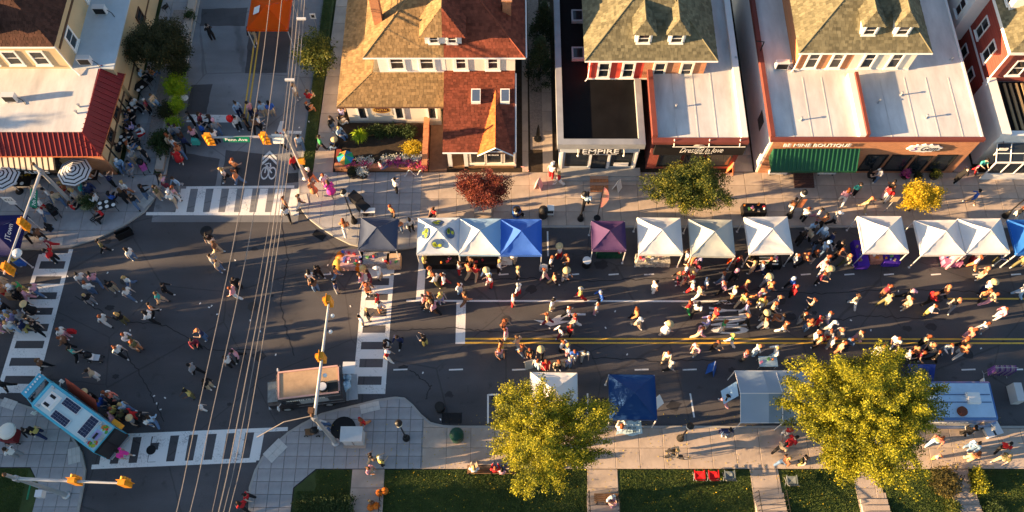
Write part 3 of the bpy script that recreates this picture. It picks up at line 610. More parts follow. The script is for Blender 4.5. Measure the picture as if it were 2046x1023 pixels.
b = MB(); b.tube([(gx-gw,gy0,gz-.03),(gx,gy0,gp-.03),(gx+gw,gy0,gz-.03)], .06, 4); b.box(gx-.7,gx+.7,gy0+.06,gy0+.11,gz+.35,gz+.43); b.build('gable_trim', M['white'], A, True)
gutter(A, (-4.85,ye-.06,zr2-.03), (gx-gw,ye-.06,zr2-.03)); gutter(A, (gx+gw,ye-.06,zr2-.03), (.2,ye-.06,zr2-.03)); gutter(A, (.26,ye,zr2-.03), (.26,37,4.1))
# brick porch walls, walk and planted front garden
walk = structure(sheet('brick_walk', mat('walk_brown', (.17,.10,.07), .9, .2, 3), rect(-6.05, -4.75, 31.25, 36.9), .08))
bw = thing('brick_wall', 'low orange brick garden wall between front path and flower garden', 'wall', (-6.3, 33.5, 0))
for k in range(13): MB().box(-6.5+R.uniform(-.015,.015),-6.1+R.uniform(-.015,.015),31.3+k*.34,31.3+k*.34+.325,.95,1.06).build('coping_brick', mat('coping_brick', (.46,.20,.10), .9, .2, 3, island=.3), bw, True)
box('wall_core', M['brick_side'], -6.46, -6.14, 31.32, 35.7, .05, .948, bw)
pb = thing('brick_planter', 'raised orange brick planter edge around the corner flower bed', 'planter', (-9.5, 31.4, 0))
box('planter_wall', M['brick'], -12.85, -6.52, 31.3, 31.62, .05, .55, pb); box('planter_wall', M['brick_side'], -12.85, -12.5, 31.63, 32.9, .05, .55, pb)
for k in range(19): MB().box(-12.87+k*.334,-12.87+k*.334+.32,31.27,31.66,.552,.63).build('coping_brick', mat('coping_brick', (.46,.20,.10)), pb, True)
structure(box('garden_soil', M['soil'], -12.48, -6.52, 31.64, 35.25, .05, .42))

# ---- clothing shop with black roof (left unit) and the pair of houses above the two shops
def facade_win(parent, x0, x1, yf, z0, z1, fm=None, t=.07, bars=(0,0)): return window(parent, ((x0+x1)/2, yf, z0), UX, NF, x1-x0, z1-z0, fm or M['black'], t, False, bars)
E_ = thing('flat_roof_shop', 'pale grey clothing shop with black flat roof and EMPIRE sign', 'shop', (6.2, 31.3, 0))
wallbox(E_, M['blue_panel'], 3.4, 8.95, 31.45, 46, .35, 3.42); box('roof', M['roofblack'], 3.45, 8.9, 31.5, 46, 3.421, 3.5, E_)
for a in ((3.13,9.2,31.2,31.66,3.3,3.92),(3.13,3.56,31.663,46,3.3,3.92),(8.76,9.2,31.663,36.7,3.3,3.92)): box('parapet', M['coping'], *a, E_)
box('steps_deck', M['kerb'], 3.3, 9.3, 30.75, 31.44, .1, .36, E_); box('steps_deck', M['kerb'], 3.3, 9.3, 30.45, 30.748, .1, .24, E_)
facade_win(E_, 3.85, 5.35, 31.45, .75, 2.35); facade_win(E_, 7.15, 8.5, 31.45, .75, 2.35); facade_win(E_, 5.75, 6.7, 31.45, .4, 2.4)
for x in (3.45, 5.5, 6.82, 8.72): box('pilaster', M['white'], x, x+.16, 31.36, 31.448, .37, 2.5, E_)
sb = box('sign_board', M['shopdark'], 4.75, 7.65, 31.25, 31.40, 2.44, 3.25, E_); text('EMPIRE', M['white'], sb, (6.2,31.25,2.92), UX, ZV, 2.55, .52, .006, bold=.012); marks(M['white'], sb, (6.2,31.25,2.53), UX, ZV, 2.4, .09, 5)
for x in (4.6, 7.8): b = MB().tube([(x,31.4,3.15),(x,31.0,3.1),(x,30.95,2.95)], .03, 6); b.lathe([(.03,.0),(.09,-.14)], (x,30.95,2.97), 8); b.build('sign_lamp', M['hi'], E_, True)
MB().box(7.3,8.35,31.30,31.31,.8,1.3).build('window_display', M['white'], E_, True)
for px, py in ((1154,30),(1155,105)):
    c = P(px, py, 3.8); b = MB().box(c.x-.45,c.x+.45,c.y-.55,c.y+.55,3.5,3.78); s_ = b.build('roof_hatch', M['coping'], E_, True); box('pane', M['glass'], c.x-.33,c.x+.33,c.y-.4,c.y+.4,3.781,3.80, s_)
rmp = thing('brick_steps', 'orange brick entrance steps in front of the EMPIRE shop door', 'steps', (6.2,30.2,0))
for k in range(5): box('step', M['brick'], 5.65, 6.95, 29.55+k*.24, 29.55+(k+1)*.24-.004, .126, .16+.05*k, rmp)

D_ = thing('flat_roof_shop', 'black fronted bridal shop with white flat roof reading Dressed in love', 'shop', (12.9, 31.3, 0))
wallbox(D_, M['brick_side'], 9.75, 16.05, 31.5, 46, .12, 4.1); box('roof', M['roofwhite'], 9.8, 16.0, 31.45, 46, 4.101, 4.16, D_)
box('fascia', M['shopdark'], 9.9, 16.2, 31.18, 31.49, 2.55, 4.05, D_)
for a, m in (((9.6,9.95,31.5,46,4.1,4.64),'maroon'), ((15.72,16.15,31.5,46,4.1,4.45),'white'), ((9.6,16.2,31.1,31.49,4.05,4.34),'maroon')): box('parapet', M[m], *a, D_)
text('Dressed in love', M['white'], D_, (13.2,31.18,3.2), UX, ZV, 3.0, .62, .006, shear=.35); text('BRIDAL SUITE', M['white'], D_, (13.4,31.18,2.78), UX, ZV, 1.2, .12, .008)
b = MB().tube([(11.0,30.95,4.0),(16,30.95,4.0)], .03, 6)
for x in (11.1,13.5,15.6): b.tube([(x,31.3,4.45),(x,30.95,4.0)], .035, 6)
b.build('sign_rail', M['hi'], D_, True)
for rr in (.34,.24,.14): MB().tube([(12.9+rr*1.2*math.cos(a*.5), 31.16, 3.72+rr*.7*math.sin(a*.5)) for a in range(13)], .012, 5).build('shell_emblem', M['white'], D_, True)
facade_win(D_, 10.5, 12.0, 31.5, .6, 2.4); facade_win(D_, 13.9, 15.6, 31.5, .6, 2.4); facade_win(D_, 12.35, 13.5, 31.5, .2, 2.4)

def pair_house(name, label, x0, x1, wl, wr, m, wz, dx, zb, lshade=None):
    H_ = thing(name, label, 'house', ((x0+x1)/2, 37, zb))
    wy = 36.95; wx0, wx1 = x0+.5, x1-.5; mid = (x0+x1)/2-.3; ez = wz; ey = wy-.55
    wallbox(H_, wl, wx0, mid, wy, wy+11, zb, ez+.05); wallbox(H_, wr, mid+.003, wx1, wy, wy+11, zb, ez+.05)
    box('base_trim', M['white'], wx0-.03, wx1+.03, wy-.05, wy-.003, zb+.02, zb+.14, H_)
    for k, x in enumerate((wx0+1.0, mid-1.05, mid+1.15, wx1-1.3)): window(H_, (x, wy, zb+.36), UX, NF, .66, 1.5 if zb < 4 else 1.8, M['white'] if k < 2 or name == 'brick_cream_house' else M['cream'], t=.14)
    hw = (x1-x0)/2; xc = (x0+x1)/2; y1 = ey+12.5; pit = .80; pk = ez+hw*pit
    F0, F1 = (x0,ey,ez), (x1,ey,ez); AP, BP = (xc,ey+hw,pk), (xc,max(ey+hw+.5,y1-hw),pk)
    slope(H_, [F0,F1,AP], M[m]); slope(H_, [(x0,y1,ez),F0,AP,BP], M[m]); slope(H_, [F1,(x1,y1,ez),BP,AP], M[m]); slope(H_, [(x1,y1,ez),(x0,y1,ez),BP], M[m])
    for a, b in ((F0,AP),(F1,AP)): ridge(H_, [a,b], M[m])
    gutter(H_, (x0,ey-.06,ez-.03), (x1,ey-.06,ez-.03))
    b = MB().tube([(wx0-.05,wy-.08,ez-.05),(wx0-.05,wy-.08,zb+.25),(wx0-.25,wy-.25,zb+.08)], .05, 6); b.build('downspout', M['white'], H_, True)
    for x in dx: dormer(H_, x, ey+.95, ez+.72, 1.15, 1.05, .95, None, (M[m], M[m]), M['white'], [(0,.7,.78)], .22)
    return H_
pair_house('red_brick_house', 'house with olive roof and red painted left half above EMPIRE shop', 5.0, 14.15, M['brick_red'], M['brick'], 'sh_olive', 6.35, (8.95, 11.2), 3.5)
C_H = pair_house('brick_cream_house', 'house with olive roof, orange brick and cream halves above boutique', 19.45, 28.5, M['brick'], M['cream'], 'sh_olive', 7.2, (24.0, 26.2), 4.6)

B_ = thing('boutique_building', 'long brick shop row with white flat roof and green awning', 'shop', (24.8, 31.1, 0))
wallbox(B_, M['brick'], 17.85, 32.0, 31.15, 50, .12, 4.55); wallbox(B_, M['white'], 17.7, 17.848, 31.2, 50, .12, 4.55); box('roof', M['roofwhite'], 17.75, 31.95, 31.2, 50, 4.551, 4.6, B_)
for a, m in (((17.55,32.1,31.02,31.25,4.5,4.8),'maroon'), ((17.55,17.85,31.253,50,4.5,4.93),'maroon'), ((23.98,24.2,31.253,36.35,4.55,5.2),'maroon'), ((23.55,23.976,31.253,36.35,4.55,5.02),'white'), ((31.95,32.1,31.253,50,4.55,4.66),'white')): box('parapet', M[m], *a, B_)
facade_win(B_, 18.7, 20.1, 31.15, .8, 2.3); facade_win(B_, 21.6, 23.2, 31.15, .8, 2.3); facade_win(B_, 20.4, 21.3, 31.15, .2, 2.3)
aw = MB(); aw.add([(18.0,31.0,3.7),(24.0,31.0,3.7),(24.0,29.9,2.55),(18.0,29.9,2.55),(18.0,29.9,2.3),(24.0,29.9,2.3)], [(3,2,1,0),(4,5,2,3)]); aw.add([(18.0,31.0,3.7),(18.0,29.9,2.55),(18.0,31.0,2.55)], [(0,1,2)]); aw.add([(24.0,31.0,3.7),(24.0,29.9,2.55),(24.0,31.0,2.55)], [(2,1,0)])
awo = aw.build('awning', M['green_awn'], B_, True)
for k in range(21): x = 18.05+k*.295; MB().box(-.03,.03,0,1.58,0,.05, M=Matrix.Translation((x,29.9,2.56)) @ Matrix.Rotation(math.atan2(1.15,1.1),4,'X')).build('awning_rib', M['green_awn'], awo, True)
text('BE MINE BOUTIQUE', M['white'], B_, (20.9,31.0,4.1), UX, ZV, 4.6, .46, .012, bold=.008)
for x0_, x1_, z0_, z1_ in ((25.0,26.35,.55,2.6),(26.75,28.15,.55,2.6),(28.55,29.5,.15,2.45),(29.9,31.2,.55,2.6)): facade_win(B_, x0_, x1_, 31.15, z0_, z1_)
gs = MB(); n = 30
gs.prism([(28.4+ (1.15+.12*math.sin(i*2.1))*math.cos(2*math.pi*i/n)*1.0, 3.75+(.46+.05*math.sin(i*3.3))*math.sin(2*math.pi*i/n)) for i in range(n)], 0, .1, M=Matrix.Translation((0,31.06,0)) @ Matrix.Rotation(math.pi/2,4,'X'))
gso = gs.build('sign_board', M['white'], B_, True); text('Gem', M['black'], gso, (28.75,30.955,3.75), UX, ZV, 1.15, .55, .006, shear=.3); text('5', mat('sign_purple', (.12,.02,.22)), gso, (27.75,30.955,3.72), UX, ZV, .4, .45, .006, shear=.3)
for z_ in (1.9,):
    w_ = MB(); obox(w_, (17.7,33.8,0), UY, NW_, -.5, .5, 2.3, 3.5, .0, .03); w_.build('side_window', M['glass'], B_, True)
# rooftop kit: membrane seams, pipes
def seams(parent, x0, x1, y0, y1, z, step, m):
    x = x0+step
    while x < x1-.3: MB().box(x-.04,x+.04,y0,y1,z+.001,z+.012).build('membrane_seam', m, parent, True); x += step*R.uniform(.9,1.1)
sm_ = mat('membrane_lap', (.52,.51,.50), .8, .15, 2)
seams(D_, 9.95, 15.7, 31.5, 46, 4.16, 1.4, sm_); seams(B_, 17.9, 23.4, 31.3, 36.3, 4.6, 1.35, sm_); seams(B_, 24.3, 31.9, 31.3, 36.3, 4.6, 1.6, sm_)
for prt, px, py, z in ((D_,1350,215,4.16),(D_,1468,120,4.16),(B_,1755,205,4.6),(B_,1800,190,4.6),(B_,1900,120,4.6),(B_,1850,235,4.6),(B_,1600,240,4.6)):
    c = P(px, py, z); MB().lathe([(.13,0),(.12,.03),(.05,.05),(.05,.3),(.09,.31),(.08,.36)], (c.x,c.y,z), 9).build('vent_pipe', M['steel'], prt, True)
# rooftop kit
def ac_unit(px, py, z, label, rz=0.):
    c = P(px, py, z+.35); t = thing('air_conditioner', label, 'air conditioner', (c.x, c.y, z), rz)
    MB().box(-.45,.45,-.2,.2,.08,.75).build('casing', M['alu'], t); MB().box(-.38,.38,-.215,-.202,.14,.69).build('grille', M['black'], t)
    for s in (-1,1): MB().box(s*.3-.04,s*.3+.04,-.22,.22,0,.078).build('foot', M['steel'], t)
    MB().tube([(.46,.05,.3),(.7,0,.05),(1.0,-.35,.03)], .025, 5).build('hose', M['black'], t)
ac_unit(1562,130,4.6,'beige air conditioner on white roof beside brick house wall', .0)
b = MB().tube([(P(1520,100,5).x,P(1520,100,5).y,4.6),(P(1520,100,5).x,P(1520,100,5).y,5.9),(P(1520,100,5).x-.6,P(1520,100,5).y,6.0)], .04, 6)
vs_ = b.build('vent_pipe', M['black'], B_, True)

# ---- brick house at the right edge with white bay and lower wing
Rh = thing('brick_house', 'dark red brick house with white bay window at upper right edge', 'house', (38, 36, 0))
wallbox(Rh, M['brick_side'], 33.9, 46, 36.5, 52, 0, 7.2)
box('bay', M['white'], 32.9, 33.9, 41.5, 45.5, 2.2, 6.6, Rh); box('string_course', M['white'], 33.84, 33.898, 36.5, 52, 3.6, 3.75, Rh)
box('cornice', M['white'], 33.6, 46, 36.2, 52, 7.2, 7.5, Rh)
for y in (38.2, 40.3): window(Rh, (33.9, y, 4.3), UY, NW_, .75, 1.5)
for y in (42.4, 44.5): window(Rh, (32.9, y, 4.2), UY, NW_, .7, 1.3)
for y in (38.2, 40.3): window(Rh, (33.9, y, 1.2), UY, NW_, .75, 1.5)
window(Rh, (35.3, 36.5, 4.7), UX, NF, .8, 1.5)
slope(Rh, [(33.6,52,7.5),(33.6,36.2,7.5),(38.5,40.5,10.6),(38.5,52,10.6)], M['sh_olive']); slope(Rh, [(33.6,36.2,7.5),(46,36.2,7.5),(42,40.5,10.6),(38.5,40.5,10.6)], M['sh_olive'])
wd = box('dormer', M['white'], 34.1, 36, 39.5, 41, 7.6, 9.2, Rh); window(Rh, (34.1, 40.2, 8.0), UY, NW_, .6, .8)
b = MB().tube([(33.75,36.35,7.2),(33.75,36.35,4.6),(33.55,35.9,4.2)], .06, 6); b.build('downspout', M['white'], Rh, True)
Rw = thing('white_wing', 'low white wing with dark ribbed roof and glazed porch at right edge', 'shop', (37, 32.5, 0))
wallbox(Rw, M['white'], 33.75, 46, 31.9, 36.45, .1, 3.9); box('roof', M['roofblack'], 34.3, 46, 32.2, 36.4, 3.901, 3.95, Rw)
box('parapet', M['white'], 33.65, 34.3, 31.8, 36.47, 3.7, 4.35, Rw); box('parapet', M['white'], 34.303, 46, 31.8, 32.2, 3.7, 4.1, Rw)
for k in range(9): box('batten', mat('batten_wood', (.3,.22,.12), .8, .1, 3), 34.9+k*.42, 35.05+k*.42, 32.3, 36.2, 3.952, 4.06, Rw)
pg = MB(); 
for k in range(6): pg.box(33.9+k*1.0,33.98+k*1.0,30.6,30.68,.9,2.4); pg.tube([(33.94+k*1.0,30.64,2.4),(33.94+k*1.0,31.78,3.1)], .04, 4)
pg.box(33.9,40,30.58,30.7,2.38,2.46); pg.box(33.9,40,30.58,30.7,.86,.94); pg.tube([(33.9,31.2,2.75),(40,31.2,2.75)], .04, 4); pg.build('porch_frame', M['white'], Rw, True)
b = MB().quad((33.95,30.64,.95),(40,30.64,.95),(40,30.64,2.38),(33.95,30.64,2.38)); b.quad((33.95,30.66,2.42),(40,30.66,2.42),(40,31.78,3.08),(33.95,31.78,3.08)); b.build('porch_glass', M['glass'], Rw, True)
box('porch_wall', M['white'], 33.9, 40, 30.6, 30.68, .12, .855, Rw)

# ---- corner restaurant at the left: tan block, red metal skirt roof, east wing
N_ = thing('corner_restaurant', 'tan stucco corner restaurant with red metal skirt roof and striped awning', 'restaurant', (-31, 31, 0))
wallbox(N_, M['tan'], -46, -28.75, 31.15, 37.2, .12, 3.6); wallbox(N_, M['tan'], -31.3, -28.45, 37.203, 49, .12, 4.3); wallbox(N_, M['tan'], -46, -31.3, 37.2, 48, .12, 7.45)
box('roof', M['roofwhite'], -46, -29.45, 31.85, 37.198, 3.61, 4.4, N_); box('roof', mat('blue_membrane', (.50,.56,.60), .6, .1, .6), -31.3, -28.35, 37.21, 49, 4.301, 4.42, N_)
def seamed(pts, n, nm='skirt_roof'):
    o, u, v, nn = frame_of(pts); r = MB().slab(pts, nn, .06).build(nm, M['red'], N_, True); L_ = (Vector(pts[1])-Vector(pts[0])).length
    for k in range(n):
        t = (k+.5)/n; a = Vector(pts[0]).lerp(Vector(pts[1]), t); b2 = Vector(pts[3]).lerp(Vector(pts[2]), t)
        aa = o+u*((a-o).dot(u)); hi_ = v*((Vector(pts[2])-o).dot(v)); tt = (a-o).dot(u)
        top = aa+hi_
        lim = (Vector(pts[2])-o).dot(u)
        if tt > lim and nm == 'skirt_roof': top = aa+hi_*max(.05, (L_-tt)/(L_-lim))
        MB().tube([aa+nn*.03, top+nn*.03], .035, 4).build('standing_seam', M['red'], r, True)
seamed([(-46,30.65,3.25),(-28.45,30.65,3.25),(-29.45,31.85,4.45),(-46,31.85,4.45)], 50)
seamed([(-28.45,30.65,3.25),(-28.1,37.6,3.25),(-29.3,37.2,4.45),(-29.45,31.85,4.45)], 17, 'side_skirt')
b = MB().tube([(-46,30.62,3.25),(-28.45,30.62,3.25),(-28.07,37.6,3.25)], .05, 5); b.build('gutter', mat('orange_trim', (.5,.14,.05), .6, .1), N_, True)
b = MB().tube([(-28.45,30.65,3.3),(-29.45,31.85,4.5)], .06, 5); b.build('ridge_cap', M['red'], N_, True)
box('brown_band', M['tan_dk'], -28.746, -28.70, 31.2, 37.19, 1.6, 1.75, N_); box('brown_band', M['tan_dk'], -28.447, -28.40, 37.3, 48, 1.6, 1.75, N_); box('brown_band', M['tan_dk'], -31.297, -31.25, 37.4, 47.5, 6.3, 6.5, N_)
for y in (31.6, 35.6, 39.5): b = MB().tube([(-28.3,y,3.2),(-28.25,y,.2)], .06, 6); b.build('downspout', M['black'], N_, True)
for y in (33.0, 35.0, 40.5, 43.5): window(N_, (-28.72 if y < 37 else -28.42, y, 1.9), UY, NE_, .9, 1.0, M['tan_dk'])
for y in (39.0, 43.4): window(N_, (-31.28, y, 4.8), UY, NE_, .85, 1.35, t=.14)
for x in (-36.7, -34.9, -33.0): window(N_, (x, 37.2, 5.0), UX, NF, .85, 1.3, t=.14)
for x in (-36.7, -33.0): window(N_, (x, 31.15, .9), UX, NF, 1.6, 1.5, M['tan_dk'])
box('brick_base', M['brick'], -31.2, -28.7, 31.0, 31.14, .12, 2.9, N_)
ez = 7.5; F1 = (-30.95, 36.7, ez)
slope(N_, [(-46,36.7,ez),F1,(-33.6,39.3,10.1),(-46,39.3,10.1)], M['sh_brown']); slope(N_, [F1,(-30.95,49,ez),(-33.6,49,10.1),(-33.6,39.3,10.1)], M['sh_brown']); box('roof_top', M['roofblack'], -46, -33.6, 39.3, 49, 10.0, 10.12, N_)
gutter(N_, (-46,36.62,ez-.03), (-30.9,36.62,ez-.03)); b = MB().tube([(-30.95,36.7,ez),(-31.15,37.05,4.6),(-30.6,36.6,4.45)], .05, 6); b.build('downspout', M['white'], N_, True)
dm = MB(); dm.box(-37.2,-34.55,37.25,39.4,7.7,8.7); dm.add([(-37.2,37.25,8.7),(-34.55,37.25,8.7),(-35.87,37.25,9.75)], [(0,1,2)]); dmo = dm.build('dormer', M['white'], N_, True)
for x in (-36.4,-35.35): window(dmo, (x,37.25,7.85), UX, NF, .6, .7)
slope(dmo, [(-34.35,37.0,8.6),(-34.35,40.5,8.6),(-35.87,40.5,9.85),(-35.87,37.0,9.85)], M['sh_brown']); slope(dmo, [(-37.4,40.5,8.6),(-37.4,37.0,8.6),(-35.87,37.0,9.85),(-35.87,40.5,9.85)], M['sh_brown'])
# striped awning: each stripe its own strip of cloth
awn = thing('striped_awning', 'cream and black striped awning over the corner restaurant front', 'awning', (-34, 31, 2))
for k in range(46):
    x = -42.0+k*.235; m = mat('awning_cream', (.66,.55,.42), .8, .05) if k % 2 == 0 else mat('awning_black', (.02,.018,.02), .8, 0)
    wd_ = .155 if k % 2 == 0 else .085; x = -41.0+(k//2)*.24*1.66+(0 if k % 2 == 0 else .27); wd_ = .27 if k % 2 == 0 else .128
    if x+wd_ > -31.75: continue
    b = MB(); b.add([(x,31.1,3.28),(x+wd_,31.1,3.28),(x+wd_,30.05,2.42),(x,30.05,2.42),(x,30.05,2.40),(x+wd_,30.05,2.40)], [(3,2,1,0),(4,5,2,3)]); b.build('awning_stripe', m, awn, True)
box('valance', M['shopdark'], -41, -31.78, 30.0, 30.045, 1.98, 2.40, awn); text("NONNO ALBY'S", M['white'], awn, (-34.6,30.0,2.2), UX, ZV, 4.4, .36, .006, bold=.01)
b = MB(); b.add([(-31.77,31.1,3.28),(-31.77,30.05,2.42),(-31.77,31.1,2.42)], [(0,1,2)]); b.build('awning_side', M['shopdark'], awn, True)
ac_unit(20,195,4.4,'white air conditioner at left edge of the cream restaurant roof'); ac_unit(170,121,4.42,'white air conditioner where blue wing roof meets restaurant wall'); ac_unit(200,20,4.42,'white air conditioner at top of the blue wing roof')
for px, py in ((158,212),(153,225)): 
    c = P(px, py, 4.5); b = MB().lathe([(.07,0),(.07,.25),(.12,.27),(.1,.34)], (c.x,c.y,4.4), 8); b.build('roof_vent', M['steel'], N_, True)
# low stone edging and planting strip on the terrace
ed = thing('planter_wall', 'low concrete planter wall along the terrace beside the side street', 'wall', (-25.6, 36, 0))
for k in range(12): MB().box(-25.95,-25.35,31.3+k*1.5,31.3+k*1.5+1.48,.02,.42).build('wall_block', M['concrete'], ed, True)
structure(box('planting_bed', M['gravel'], -27.0, -25.96, 33.2, 46, .14, .30))
# ---- unseen houses added to the left to cast shade into the street
def plain_house(x0, x1, y0, y1, h, m, rm, label, axis='x', rise=2.6):
    t = thing('shade_house', label, 'house', ((x0+x1)/2, (y0+y1)/2, 0)); wallbox(t, m, x0, x1, y0, y1, 0, h)
    if axis == 'x':
        ym = (y0+y1)/2
        slope(t, [(x0-.3,y0-.3,h),(x1+.3,y0-.3,h),(x1+.3,ym,h+rise),(x0-.3,ym,h+rise)], rm, .5, .4); slope(t, [(x1+.3,y1+.3,h),(x0-.3,y1+.3,h),(x0-.3,ym,h+rise),(x1+.3,ym,h+rise)], rm, .5, .4)
        b = MB(); b.add([(x1,y0,h),(x1,y1,h),(x1,ym,h+rise)], [(0,1,2)]); b.add([(x0,y0,h),(x0,y1,h),(x0,ym,h+rise)], [(2,1,0)]); b.build('gable', m, t, True)
    for k in range(3):
        for z in (1.2, 4.2): window(t, (x0+(k+.5)*(x1-x0)/3, y0, z), UX, NF, .9, 1.4); 
    return t
# ------------------------------------------------------------ trees and plants
def leaves(name, parent, m, tips, per, spread, size, seed, off, droop=0., narrow=.5, ctr=None, twig=0.):
    """crown: small folded leaf pairs scattered round the branch tips"""
    rng = np.random.default_rng(seed); tips = np.array(tips); n = len(tips)*per
    c = np.repeat(tips, per, 0)+rng.normal(0, 1, (n,3))*np.array([spread,spread,spread*.7]); c[:,2] -= droop*rng.random(n)
    if twig > 0:
        dr = tips-np.array(ctr); dr /= np.linalg.norm(dr, axis=1)[:,None]+1e-6; dr[:,2] = dr[:,2]*.5+.1; c += np.repeat(dr, per, 0)*(rng.random(n)-.6)[:,None]*twig
    a = rng.uniform(0, 6.283, n); tilt = rng.normal(0, .45, n); s = size*rng.uniform(.6, 1.3, n); w = s*narrow
    ca, sa = np.cos(a), np.sin(a); u = np.c_[ca*np.cos(tilt), sa*np.cos(tilt), np.sin(tilt)-.15]; q = np.c_[-sa, ca, rng.normal(0,.5,n)]
    v = np.empty((n,4,3)); v[:,0] = c-u*s[:,None]*.5; v[:,1] = c+q*w[:,None]*.5; v[:,2] = c+u*s[:,None]*.5; v[:,3] = c-q*w[:,None]*.5
    me = bpy.data.meshes.new(name); me.vertices.add(4*n); me.vertices.foreach_set('co', (v-np.array(off)).reshape(-1))
    me.loops.add(4*n); me.loops.foreach_set('vertex_index', np.arange(4*n)); me.polygons.add(n); me.polygons.foreach_set('loop_start', np.arange(0,4*n,4)); me.polygons.foreach_set('loop_total', np.full(n,4))
    me.materials.append(m); me.update(); me.validate()
    o = bpy.data.objects.new(name, me); link(o, parent); return o
def tree(name, label, px, py, zc, rx, ry, rz_, m, tips=260, per=45, size=.2, spread=.3, seed=1, trunk=.16, group=None, world=None, droop=0., lob=.28, twig=.5):
    c = Vector(world) if world else P(px, py, zc); base = Vector((c.x, c.y, .1)); t = thing(name, label, 'tree', base, group=group)
    rng = random.Random(seed); T = []; lim = []
    ph = [rng.uniform(0, 6.28) for _ in range(6)]
    for i in range(tips):
        while True:
            d_ = Vector((rng.gauss(0,1), rng.gauss(0,1), rng.gauss(0,1))).normalized()
            if d_.z > -.75: break
        az = math.atan2(d_.y, d_.x); f = 1+lob*(math.sin(3*az+ph[0])*.5+math.sin(5*az+ph[1]+3*d_.z)*.35+math.sin(4*d_.z*2+ph[2])*.3)
        rr = f*(rng.random()**.38)
        T.append((c.x+d_.x*rx*rr, c.y+d_.y*ry*rr, max(base.z+.5, c.z+d_.z*rz_*rr)))
    b = MB(); top = c.z-rz_*.1
    b.tube([base-Vector((0,0,.1)), base+Vector((.03,0,(top-base.z)*.5)), Vector((c.x,c.y,top))], [trunk*1.25, trunk*.95, trunk*.6], 9)
    b.build('trunk', M['bark'], t, True)
    l = MB()
    for k in range(16):
        q = Vector(rng.choice(T)); s_ = Vector((c.x, c.y, base.z+(top-base.z)*rng.uniform(.45, 1))); md = s_.lerp(q, .5)+Vector((0,0,.25))
        l.tube([s_, md, s_.lerp(q, .92)], [trunk*.45, trunk*.28, trunk*.08], 5)
    l.build('limbs', M['bark'], t, True)
    o = leaves('crown', t, m, T, per, spread, size, seed, base, droop, ctr=c-Vector((0,0,rz_*.4)), twig=twig); o['kind'] = 'stuff'
    return t
def shrub(name, label, px, py, z, rx, ry, rz_, m, n=90, per=22, size=.12, seed=3, cat='shrub', group=None, spread=.12, world=None):
    c = Vector(world) if world else P(px, py, z+rz_*.8); t = thing(name, label, cat, (c.x, c.y, z), group=group); rng = random.Random(seed); T = []
    for i in range(n):
        d_ = Vector((rng.gauss(0,1), rng.gauss(0,1), abs(rng.gauss(0,1))*.9-.1)).normalized()*(rng.random()**.35)*(1+.15*rng.gauss(0,1)); T.append((c.x+d_.x*rx, c.y+d_.y*ry, z+.12+max(0,d_.z*rz_*1.6)))
    b = MB()
    for k in range(6): q = Vector(rng.choice(T)); b.tube([(c.x,c.y,z), Vector((c.x,c.y,z)).lerp(q,.9)], [.03,.01], 5)
    b.build('stems', M['bark'], t, True); leaves('foliage', t, m, T, per, spread, size, seed, (c.x,c.y,z))['kind'] = 'stuff'; return t
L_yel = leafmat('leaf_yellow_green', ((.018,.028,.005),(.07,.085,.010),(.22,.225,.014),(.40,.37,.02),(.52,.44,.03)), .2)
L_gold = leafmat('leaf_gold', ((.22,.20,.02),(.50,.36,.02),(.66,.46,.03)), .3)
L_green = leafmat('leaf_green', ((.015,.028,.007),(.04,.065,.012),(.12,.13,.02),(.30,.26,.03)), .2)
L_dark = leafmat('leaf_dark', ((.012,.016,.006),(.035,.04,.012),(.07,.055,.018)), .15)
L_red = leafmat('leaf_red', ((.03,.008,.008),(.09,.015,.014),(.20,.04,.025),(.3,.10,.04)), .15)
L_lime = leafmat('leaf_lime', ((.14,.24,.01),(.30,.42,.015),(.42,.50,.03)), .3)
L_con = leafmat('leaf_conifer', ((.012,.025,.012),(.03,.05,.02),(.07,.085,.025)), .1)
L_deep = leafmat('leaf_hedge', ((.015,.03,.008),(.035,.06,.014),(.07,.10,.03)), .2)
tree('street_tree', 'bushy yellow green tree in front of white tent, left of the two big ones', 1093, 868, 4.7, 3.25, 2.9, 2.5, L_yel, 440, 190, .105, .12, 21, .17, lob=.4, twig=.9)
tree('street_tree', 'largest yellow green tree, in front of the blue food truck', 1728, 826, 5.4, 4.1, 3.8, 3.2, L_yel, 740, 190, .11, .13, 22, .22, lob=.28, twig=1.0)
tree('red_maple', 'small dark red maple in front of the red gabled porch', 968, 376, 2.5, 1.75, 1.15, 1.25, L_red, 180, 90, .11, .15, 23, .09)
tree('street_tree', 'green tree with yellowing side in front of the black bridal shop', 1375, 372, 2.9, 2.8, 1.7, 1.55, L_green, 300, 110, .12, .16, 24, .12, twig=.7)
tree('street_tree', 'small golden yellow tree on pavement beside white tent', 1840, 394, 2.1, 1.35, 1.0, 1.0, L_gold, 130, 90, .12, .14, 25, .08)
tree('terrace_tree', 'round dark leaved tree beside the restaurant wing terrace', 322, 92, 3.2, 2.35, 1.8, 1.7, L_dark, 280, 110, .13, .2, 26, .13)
tree('corner_tree', 'dark green tree with yellow lower side by the side street kerb', 630, 105, 2.4, 1.3, 1.3, 1.6, L_green, 150, 45, .16, .2, 27, .1)
